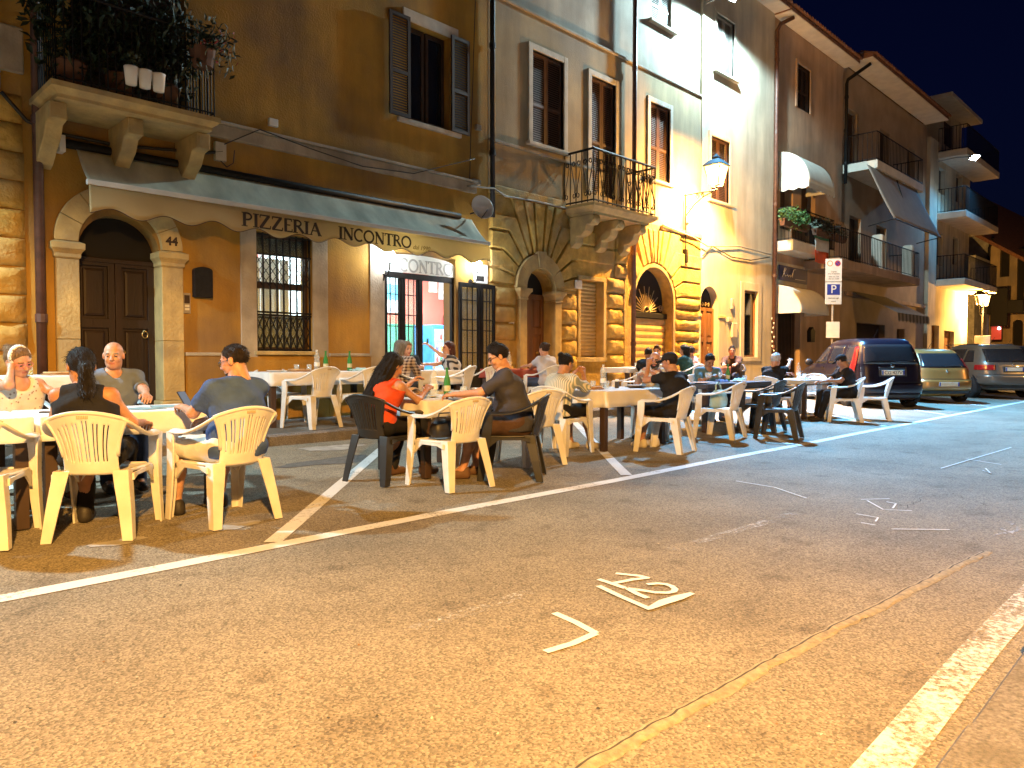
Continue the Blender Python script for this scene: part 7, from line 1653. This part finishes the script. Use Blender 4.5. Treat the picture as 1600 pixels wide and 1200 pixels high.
    # --- upper garment
    if shirt is not None:
        pr = infl(torso, .016) + infl(sh, .010)
        if not tank:
            for S_, E_, W_ in ((SL, EL, LH), (SR, ER, RH)):
                t = min(sleeve, 1.0); pr.append((S_, S_ + (E_ - S_) * t, .058 * (1 + (fm - 1) * .5), .057))
                if sleeve > 1: pr.append((E_, E_ + (W_ - E_) * (sleeve - 1), .056, .044))
        zh = H[2] - (.10 if skirt else .075)
        def fs(p):
            d = union(p, pr, .045)
            w_ = .0095 * np.sin(p[:, 2] * 27 - 16 * np.abs(p[:, 0]) + 8 * p[:, 1] + ph[3] + 1.5 * np.sin(14 * p[:, 0] + ph[2])) * np.clip((Cp[2] + .05 - p[:, 2]) / .2, .25, 1) + .0032 * np.sin(p[:, 2] * 52 + 7 * p[:, 0] + ph[0] + 2.5 * np.sin(9 * p[:, 0] + ph[1])) + .003 * np.sin((p[:, 0] * 31 + p[:, 2] * 23 + p[:, 1] * 17) + ph[2])
            d = d + w_ - .002
            d = np.maximum(d, zh - p[:, 2])
            d = smax(d, -sd_cap(p, Np + V3(0, .03, .0), HC, .066, .075), .008)
            if tank:
                up_ = np.clip((p[:, 2] - Cp[2] + .02) / .10, 0, 1)
                d = smax(d, np.abs(p[:, 0] - Np[0]) - (.30 - (.30 - shw + .028) * up_), .006)
                d = smax(d, -sd_ell(p, Np + V3(0, .06, .0), (.075, .10, .09)), .01)
            else:
                for S_, E_ in ((SL, EL), (SR, ER)):
                    if sleeve <= 1: u = (E_ - S_) / np.linalg.norm(E_ - S_); e_ = S_ + (E_ - S_) * sleeve; near_ = np.linalg.norm(p - e_, axis=1) - .12; d = np.maximum(d, np.minimum((p - e_) @ u, -near_))
            return d
        lo, hi = bounds(pr, .03); part('shirt', fs, lo, hi, .0125 if near else .019, shirt)
    # --- lower garment
    if legs is not None:
        pr = infl(torso[:1], .016)
        for h_, kn, an in ((HL, KL, AL), (HR, KR, AR)):
            if leglen <= .5: pr.append((h_, h_ + (kn - h_) * (leglen / .5), .100 * fm, .092 if leglen < .45 else .082))
            else: pr += [(h_, kn, .098 * fm, .076), (kn, kn + (an - kn) * min(1, (leglen - .5) * 2), .072, .058)]
        if skirt: pr += [(HL, KL, .11, .10), (HR, KR, .11, .10), ((HL + HR) / 2, (KL + KR) / 2, .10, .085), (KL, KL + V3(0, .0, -.14), .085, .10), (KR, KR + V3(0, 0, -.14), .085, .10), ((KL + KR) / 2, (KL + KR) / 2 + V3(0, 0, -.14), .08, .09)]
        def fl(p):
            d = union(p, pr, .03) + .003 * np.sin(p[:, 1] * 34 + p[:, 2] * 21 + ph[3]) + .002 * np.sin(p[:, 0] * 60)
            return np.maximum(d, p[:, 2] - (H[2] + .085))
        lo, hi = bounds(pr, .03); part('skirt' if skirt else 'trousers', fl, lo, hi, .014 if near else .021, legs)
    for an in (AL, AR):
        pr = [(an + V3(0, -.035, -.04), an + V3(0, .14, -.05), .046, .042), (an + V3(0, -.03, .0), an + V3(0, .04, -.03), .044, .044)]
        lo, hi = bounds(pr, .015); part('shoe', lambda p: np.maximum(union(p, pr, .02), .004 - p[:, 2]), lo, hi, .011 if near else .017, shoe)
    # --- hair
    if hair != 'none':
        cap_ = hair == 'cap'
        def fh(p):
            d = sd_ell(p, (0, -.016, .032), (.085, .107, .094))
            st = .0022 * np.sin(70 * np.arctan2(p[:, 0], p[:, 2] + .06) + 4 * np.sin(p[:, 1] * 30)) + .0016 * np.sin(p[:, 0] * 190 + p[:, 1] * 70)
            face = (p[:, 1] - .052) - .72 * (p[:, 2] - .045)                  # > 0 : face side
            low = (-.078 if hair in ('short', 'buzz', 'fringe') else -.105) - p[:, 2]
            d = smax(d, face, .012); d = smax(d, low + .35 * (p[:, 1] + .05), .012)
            if hair == 'buzz': d = d + .007
            if hair == 'fringe': d = smax(d, p[:, 2] - .035 + .3 * p[:, 1], .01) + .006
            ext = []
            if hair == 'ponytail': ext = [((0, -.10, .03), (0, -.135, -.03), .03, .036), ((0, -.135, -.03), (.0, -.15, -.20), .044, .052), ((.0, -.15, -.20), (.01, -.135, -.44), .050, .020)]
            if hair == 'long': ext = [((0, -.045, .04), (0, -.09, -.12), .078, .074), ((-.045, -.03, .0), (-.060, -.085, -.24), .045, .050), ((.045, -.03, .0), (.060, -.085, -.24), .045, .050), ((0, -.09, -.12), (-.005, -.125, -.38), .074, .062), ((-.03, -.115, -.36), (-.035, -.125, -.50), .05, .02), ((.03, -.115, -.36), (.03, -.125, -.49), .05, .02)]
            if hair == 'bob': ext = [((0, -.05, .03), (0, -.075, -.09), .078, .062), ((-.055, -.02, .02), (-.058, -.03, -.09), .036, .03), ((.055, -.02, .02), (.058, -.03, -.09), .036, .03)]
            if hair == 'bun': ext = [((0, -.11, .055), (0, -.125, .06), .036, .036)]
            if hair == 'short': ext = [((-.03, .03, .115), (.035, .035, .112), .02, .02), ((0, -.03, .125), (0, .02, .122), .022, .02)]
            for e_ in ext: d = smin(d, sd_cap(p, *e_), .02)
            if hair == 'bob' or hair == 'long': d = smax(d, -sd_ell(p, (0, .10, -.06), (.062, .085, .11)), .01)
            return d + st
        def strands(ob, n_):
            me = ob.data; nv = len(me.vertices); co = np.empty(nv * 3, np.float32); me.vertices.foreach_get('co', co); co = co.reshape(-1, 3).astype(float)
            no = np.empty(nv * 3, np.float32); me.vertices.foreach_get('normal', no); no = no.reshape(-1, 3).astype(float)
            r2 = np.random.default_rng(nv); mb = MB()
            for i in r2.integers(0, nv, n_):
                p, nn = co[i], no[i]; back_ = -R[:, 1] * .7 + np.array((0, 0, -1.0)) * (.8 if hair in ('long', 'ponytail', 'bob') else .35) + r2.normal(size=3) * .22
                t = back_ - nn * (back_ @ nn); t /= np.linalg.norm(t) + 1e-9; s2 = np.cross(nn, t); L = r2.uniform(.02, .05) * (1.6 if hair in ('long', 'ponytail') else 1)
                w2 = r2.uniform(.0012, .0028); lift = r2.uniform(.001, .006)
                P_ = [p - nn * .002, p + t * L * .5 + nn * lift, p + t * L - nn * .001 + nn * lift * r2.uniform(-.2, 1.2)]
                mb.add([P_[0] - s2 * w2, P_[0] + s2 * w2, P_[1] + s2 * w2 * .8, P_[1] - s2 * w2 * .8, P_[2]], [(0, 1, 2, 3), (3, 2, 4)])
            mb.build('hair_strands', hm, ob)['kind'] = 'stuff'
        if not cap_:
            hb_ = part('hair', fh, (-.15, -.24, -.56 if hair == 'long' else -.50 if hair == 'ponytail' else -.17), (.15, .10, .16), .0075 if near else .0115, hm, False)
            strands(hb_, (900 if hair in ('long', 'ponytail', 'bob') else 600) if near else 350)
        else:
            part('hair', lambda p: smax(sd_ell(p, (0, -.016, .025), (.081, .101, .09)), np.maximum((p[:, 1] - .03) - .5 * (p[:, 2] - .03), -.08 - p[:, 2]), .01), (-.12, -.14, -.12), (.12, .12, .14), .009, hm, False)
            part('cap', lambda p: np.minimum(smax(sd_ell(p, (0, -.012, .035), (.089, .108, .092)), .032 - p[:, 2], .006), np.maximum(sd_ell(p, (0, .085, .036), (.074, .095, .016)), .04 - p[:, 1])), (-.13, -.15, -.02), (.13, .21, .16), .0075, cloth('cap_black', (.02, .02, .022)), False)
    if hairband: part('hairband', lambda p: np.maximum(sd_ell(p, (0, -.014, .034), (.090, .112, .099)), np.abs(p[:, 1] - .012 + .25 * (p[:, 2] - .05)) - .018), (-.12, -.14, -.05), (.12, .14, .16), .0075, hairband, False)
    if glasses:
        q = MB()
        for s_ in (-1, 1):
            q.tube([(.033 * s_ + .023 * math.cos(t), .098 - .006 * abs(math.cos(t)), -.004 + .017 * math.sin(t)) for t in [2 * math.pi * i / 16 for i in range(17)]], .0022, 5)
            q.tube([(.055 * s_, .09, .004), (.078 * s_, .03, .006), (.080 * s_, -.012, .004), (.079 * s_, -.022, -.012)], .002, 5)
        q.tube([(-.011, .1, .0), (.011, .1, .0)], .002, 5); q.v = [tuple(toW(np.array(p))) for p in q.v]; q.build('glasses', glasses, o)
    return o, dict(LH=LH, RH=RH, EL=EL, ER=ER)
def inhand(kind, info, key, pr_, label, off=(0, .07, .03), tilt=(1.1, 0, 0)):
    o, d = pr_; p = Matrix.Translation(o.location) @ o.rotation_euler.to_matrix().to_4x4() @ Vector(tuple(d[key] + np.array(off)))
    q = put(kind, p.x, p.y, p.z, label); q.rotation_euler = (tilt[0], tilt[1], o.rotation_euler.z + tilt[2]); return q
GLD = mat('glasses_dark', (.02, .015, .012), .3, 0); GLP = mat('glasses_pink', (.55, .2, .3), .3, 0)
BLACKC = cloth('black', (.016, .015, .016)); DGREY = cloth('dark_grey', (.052, .052, .07)); BGREY = cloth('blue_grey', (.06, .105, .26)); GREYP = cloth('grey_polo', (.15, .19, .27)); WHITEC = cloth('white', (.72, .70, .66)); CREAM = cloth('cream', (.58, .54, .44)); REDC = cloth('red_orange', (.56, .075, .028)); TEAL = cloth('teal', (.10, .19, .24)); LGREY = cloth('light_grey', (.46, .45, .50)); PINK = cloth('pink', (.66, .40, .36)); DGREEN = cloth('dark_green', (.02, .06, .05)); KHAKI = cloth('khaki', (.30, .24, .16)); BROWNC = cloth('brown', (.07, .04, .03)); JEAN = cloth('jeans', (.05, .07, .13))
FLORAL = pattern('floral', 'dots', (.30, .22, .18), (.72, .68, .6)); PLAID = pattern('plaid', 'plaid', (.06, .03, .028), (.55, .45, .38)); SWIRL = pattern('swirl', 'swirl', (.03, .028, .03), (.42, .38, .34)); STRIPE = pattern('stripe', 'stripe', (.30, .34, .30), (.72, .68, .58))
chair('w', 1.47, 7.02, 275, 'white plastic chair under the woman with the hairband'); chair('w', 2.17, 7.08, 265, 'white plastic chair under the bald man in the grey polo')
chair('w', 7.55, 9.95, 262, 'white plastic chair under the fair-haired woman by the entrance'); chair('w', 14.45, 9.45, 190, 'white plastic chair at the far end of the rolling-shutter table'); chair('w', 12.95, 8.66, 60, 'white plastic chair under the man leaning in a black top'); chair('w', 14.2, 8.66, 105, 'white plastic chair under the person in the dark green top')
# --- left table
person('woman with hairband and pink glasses resting her head on one hand', 1.47, 6.98, 285, lean=16, side=6, yaw=8, pitch=20, roll=10, fem=True, rp=(.5, .8, -.8), rh=(.135, .10, 1.05), lh=(-.2, .42, .79), skin='fair', shirt=FLORAL, tank=True, legs=FLORAL, skirt=True, hair='bun', hc='blond', glasses=GLP, hairband=cloth('hairband_white', (.7, .7, .68)), shoe=SANDAL, foot=(.12, .02))
person('woman with long black ponytail and black sleeveless top seen from behind', 1.555, 5.45, 64, fem=True, lean=10, side=-8, yaw=22, pitch=6, lh=(-.22, .34, .80), rh=(.26, .22, .70), skin='tan', shirt=BLACKC, tank=True, legs=BLACKC, leglen=1, hair='ponytail', hc='black', foot=(-.05, .02))
person('bald man in grey polo shirt facing the road', 2.17, 7.05, 262, lean=6, yaw=-18, pitch=4, lh=(-.18, .42, .80), rh=(.16, .42, .80), skin='fair', shirt=GREYP, sleeve=.8, legs=JEAN, hair='none', hc='grey', beard=False, fat=1.08, k=1.03)
m4 = person('man in blue-grey t-shirt and white shorts looking at a phone', 2.36, 5.22, 100, lean=5, side=4, yaw=30, pitch=14, lh=(-.14, .33, .80), rh=(.04, .32, .70), skin='fair', shirt=BGREY, sleeve=.75, legs=WHITEC, leglen=.46, hair='buzz', hc='dark', beard='chin', glasses=GLD, fat=1.10, k=1.03, spread=.16, shoe=SHOE)
inhand('phone', None, 'LH', m4, 'phone in the hands of the man in the blue-grey t-shirt', (.05, .06, .05), (.9, 0, .2))
# --- middle table
person('woman with long black hair in a red-orange sleeveless top eating', 4.13, 5.74, 10, fem=True, lean=24, yaw=-12, pitch=26, lh=(-.02, .36, .90), rh=(.16, .40, .84), skin='tan', shirt=REDC, tank=True, legs=BLACKC, hair='long', hc='black', shoe=SANDAL, foot=(-.12, .1))
person('heavy man in dark grey shirt and glasses leaning over his plate', 5.12, 5.12, 140, lean=16, yaw=8, pitch=24, lh=(-.10, .50, .82), rh=(.14, .46, .80), skin='fair', shirt=DGREY, sleeve=.85, legs=BROWNC, leglen=.62, hair='short', hc='black', glasses=GLD, fat=1.24, k=1.16, shoe=SANDAL, foot=(.1, -.05))
# --- pizza table
person('woman in striped shirt with dark hair tied up eating pizza', 6.82, 5.86, 6, fem=True, lean=22, yaw=-6, pitch=24, lh=(-.04, .34, .96), rh=(.10, .34, .96), skin='tan', shirt=STRIPE, sleeve=1.25, legs=BLACKC, leglen=.5, hair='bun', hc='black', shoe=SHOEW, foot=(.05, .16))
person('bearded bald man in cream t-shirt with glasses facing the camera', 9.12, 6.03, 195, lean=12, yaw=12, pitch=6, lh=(-.06, .34, .95), rh=(.12, .36, .90), skin='fair', shirt=CREAM, sleeve=.7, legs=KHAKI, leglen=.5, hair='none', hc='dark', beard=True, glasses=GLD, fat=1.08, shoe=SHOE)
person('person in black cap and t-shirt seen from behind, hands raised', 8.1, 5.12, 82, lean=12, yaw=22, pitch=14, lh=(-.14, .26, 1.08), rh=(.20, .30, .96), skin='tan', shirt=BLACKC, sleeve=.6, legs=BLACKC, leglen=.5, hair='cap', hc='black', shoe=SHOEW)
# --- navy table and right table
person('man in teal shirt looking down at the navy table', 12.12, 6.92, 238, lean=26, yaw=-6, pitch=36, skin='olive', shirt=TEAL, sleeve=.8, legs=JEAN, hair='short', hc='dark', fat=1.08)
person('white-haired man in black t-shirt gesturing with a raised hand', 13.28, 6.16, -8, lean=14, yaw=4, pitch=16, lh=(.02, .38, .86), rh=(.06, .46, 1.12), skin='fair', shirt=BLACKC, sleeve=.6, legs=BLACKC, hair='short', hc='white', fat=1.06)
person('man in dark cap and black top slumped at the right table', 14.22, 5.26, 138, lean=12, yaw=-50, pitch=30, lh=(-.14, .36, .76), rh=(.14, .36, .74), skin='olive', shirt=BLACKC, sleeve=.7, legs=BLACKC, hair='cap', hc='dark', fat=1.05, foot=(.16, .1))
# --- pavement guests
person('grey-haired woman in plaid shirt leaning forward before the entrance', 6.58, 8.84, 30, near=False, lean=26, yaw=-16, pitch=10, skin='fair', shirt=PLAID, sleeve=1.1, legs=BLACKC, hair='bob', hc='grey', fat=1.12)
person('fair-haired woman half hidden behind the plaid woman', 7.52, 9.9, 255, near=False, lean=20, yaw=10, pitch=10, skin='fair', shirt=BLACKC, sleeve=.8, legs=BLACKC, hair='bob', hc='blond')
m8 = person('auburn-haired woman in swirl-patterned top holding up a phone', 8.1, 9.48, 152, near=False, fem=True, lean=8, yaw=10, pitch=0, lh=(-.20, .34, 1.14), rh=(.05, .40, .84), skin='fair', shirt=SWIRL, sleeve=.6, legs=BLACKC, hair='bob', hc='auburn', fat=1.08)
inhand('phone', None, 'LH', m8, 'phone held up by the auburn-haired woman', (0, .06, .10), (1.57, 1.57, 0))
person('woman in light grey shirt with tied brown hair seen from behind', 9.87, 8.88, 84, near=False, fem=True, lean=10, yaw=0, pitch=4, skin='fair', shirt=LGREY, sleeve=.7, legs=JEAN, hair='bun', hc='brown')
person('man in black top bent low over the rolling-shutter table', 12.95, 8.7, 42, near=False, lean=38, yaw=-10, pitch=24, skin='olive', shirt=BLACKC, sleeve=.8, legs=BLACKC, hair='short', hc='dark')
person('partly hidden person at the far end of the rolling-shutter table', 14.4, 9.46, 195, near=False, lean=14, yaw=6, pitch=10, skin='fair', shirt=KHAKI, sleeve=.8, legs=BLACKC, hair='short', hc='brown')
person('person with black hair in dark green top behind the bearded man', 14.2, 8.68, 108, near=False, lean=6, yaw=0, pitch=4, skin='olive', shirt=DGREEN, sleeve=.9, legs=BLACKC, hair='bob', hc='black')
person('woman in pink sleeveless vest with one hand raised', 14.97, 8.98, 62, near=False, fem=True, lean=2, yaw=-10, pitch=0, rh=(.20, .28, 1.0), skin='fair', shirt=PINK, tank=True, legs=WHITEC, leglen=.5, hair='bun', hc='dark')
person('smiling man in dark brown shirt before the cream house', 16.86, 8.92, 200, near=False, lean=4, yaw=14, pitch=-2, skin='tan', shirt=BROWNC, sleeve=1.4, legs=JEAN, hair='short', hc='dark')
for k_ in ('b',):
    for ch in list(CH[k_].children): bpy.data.objects.remove(ch)
    bpy.data.objects.remove(CH[k_])
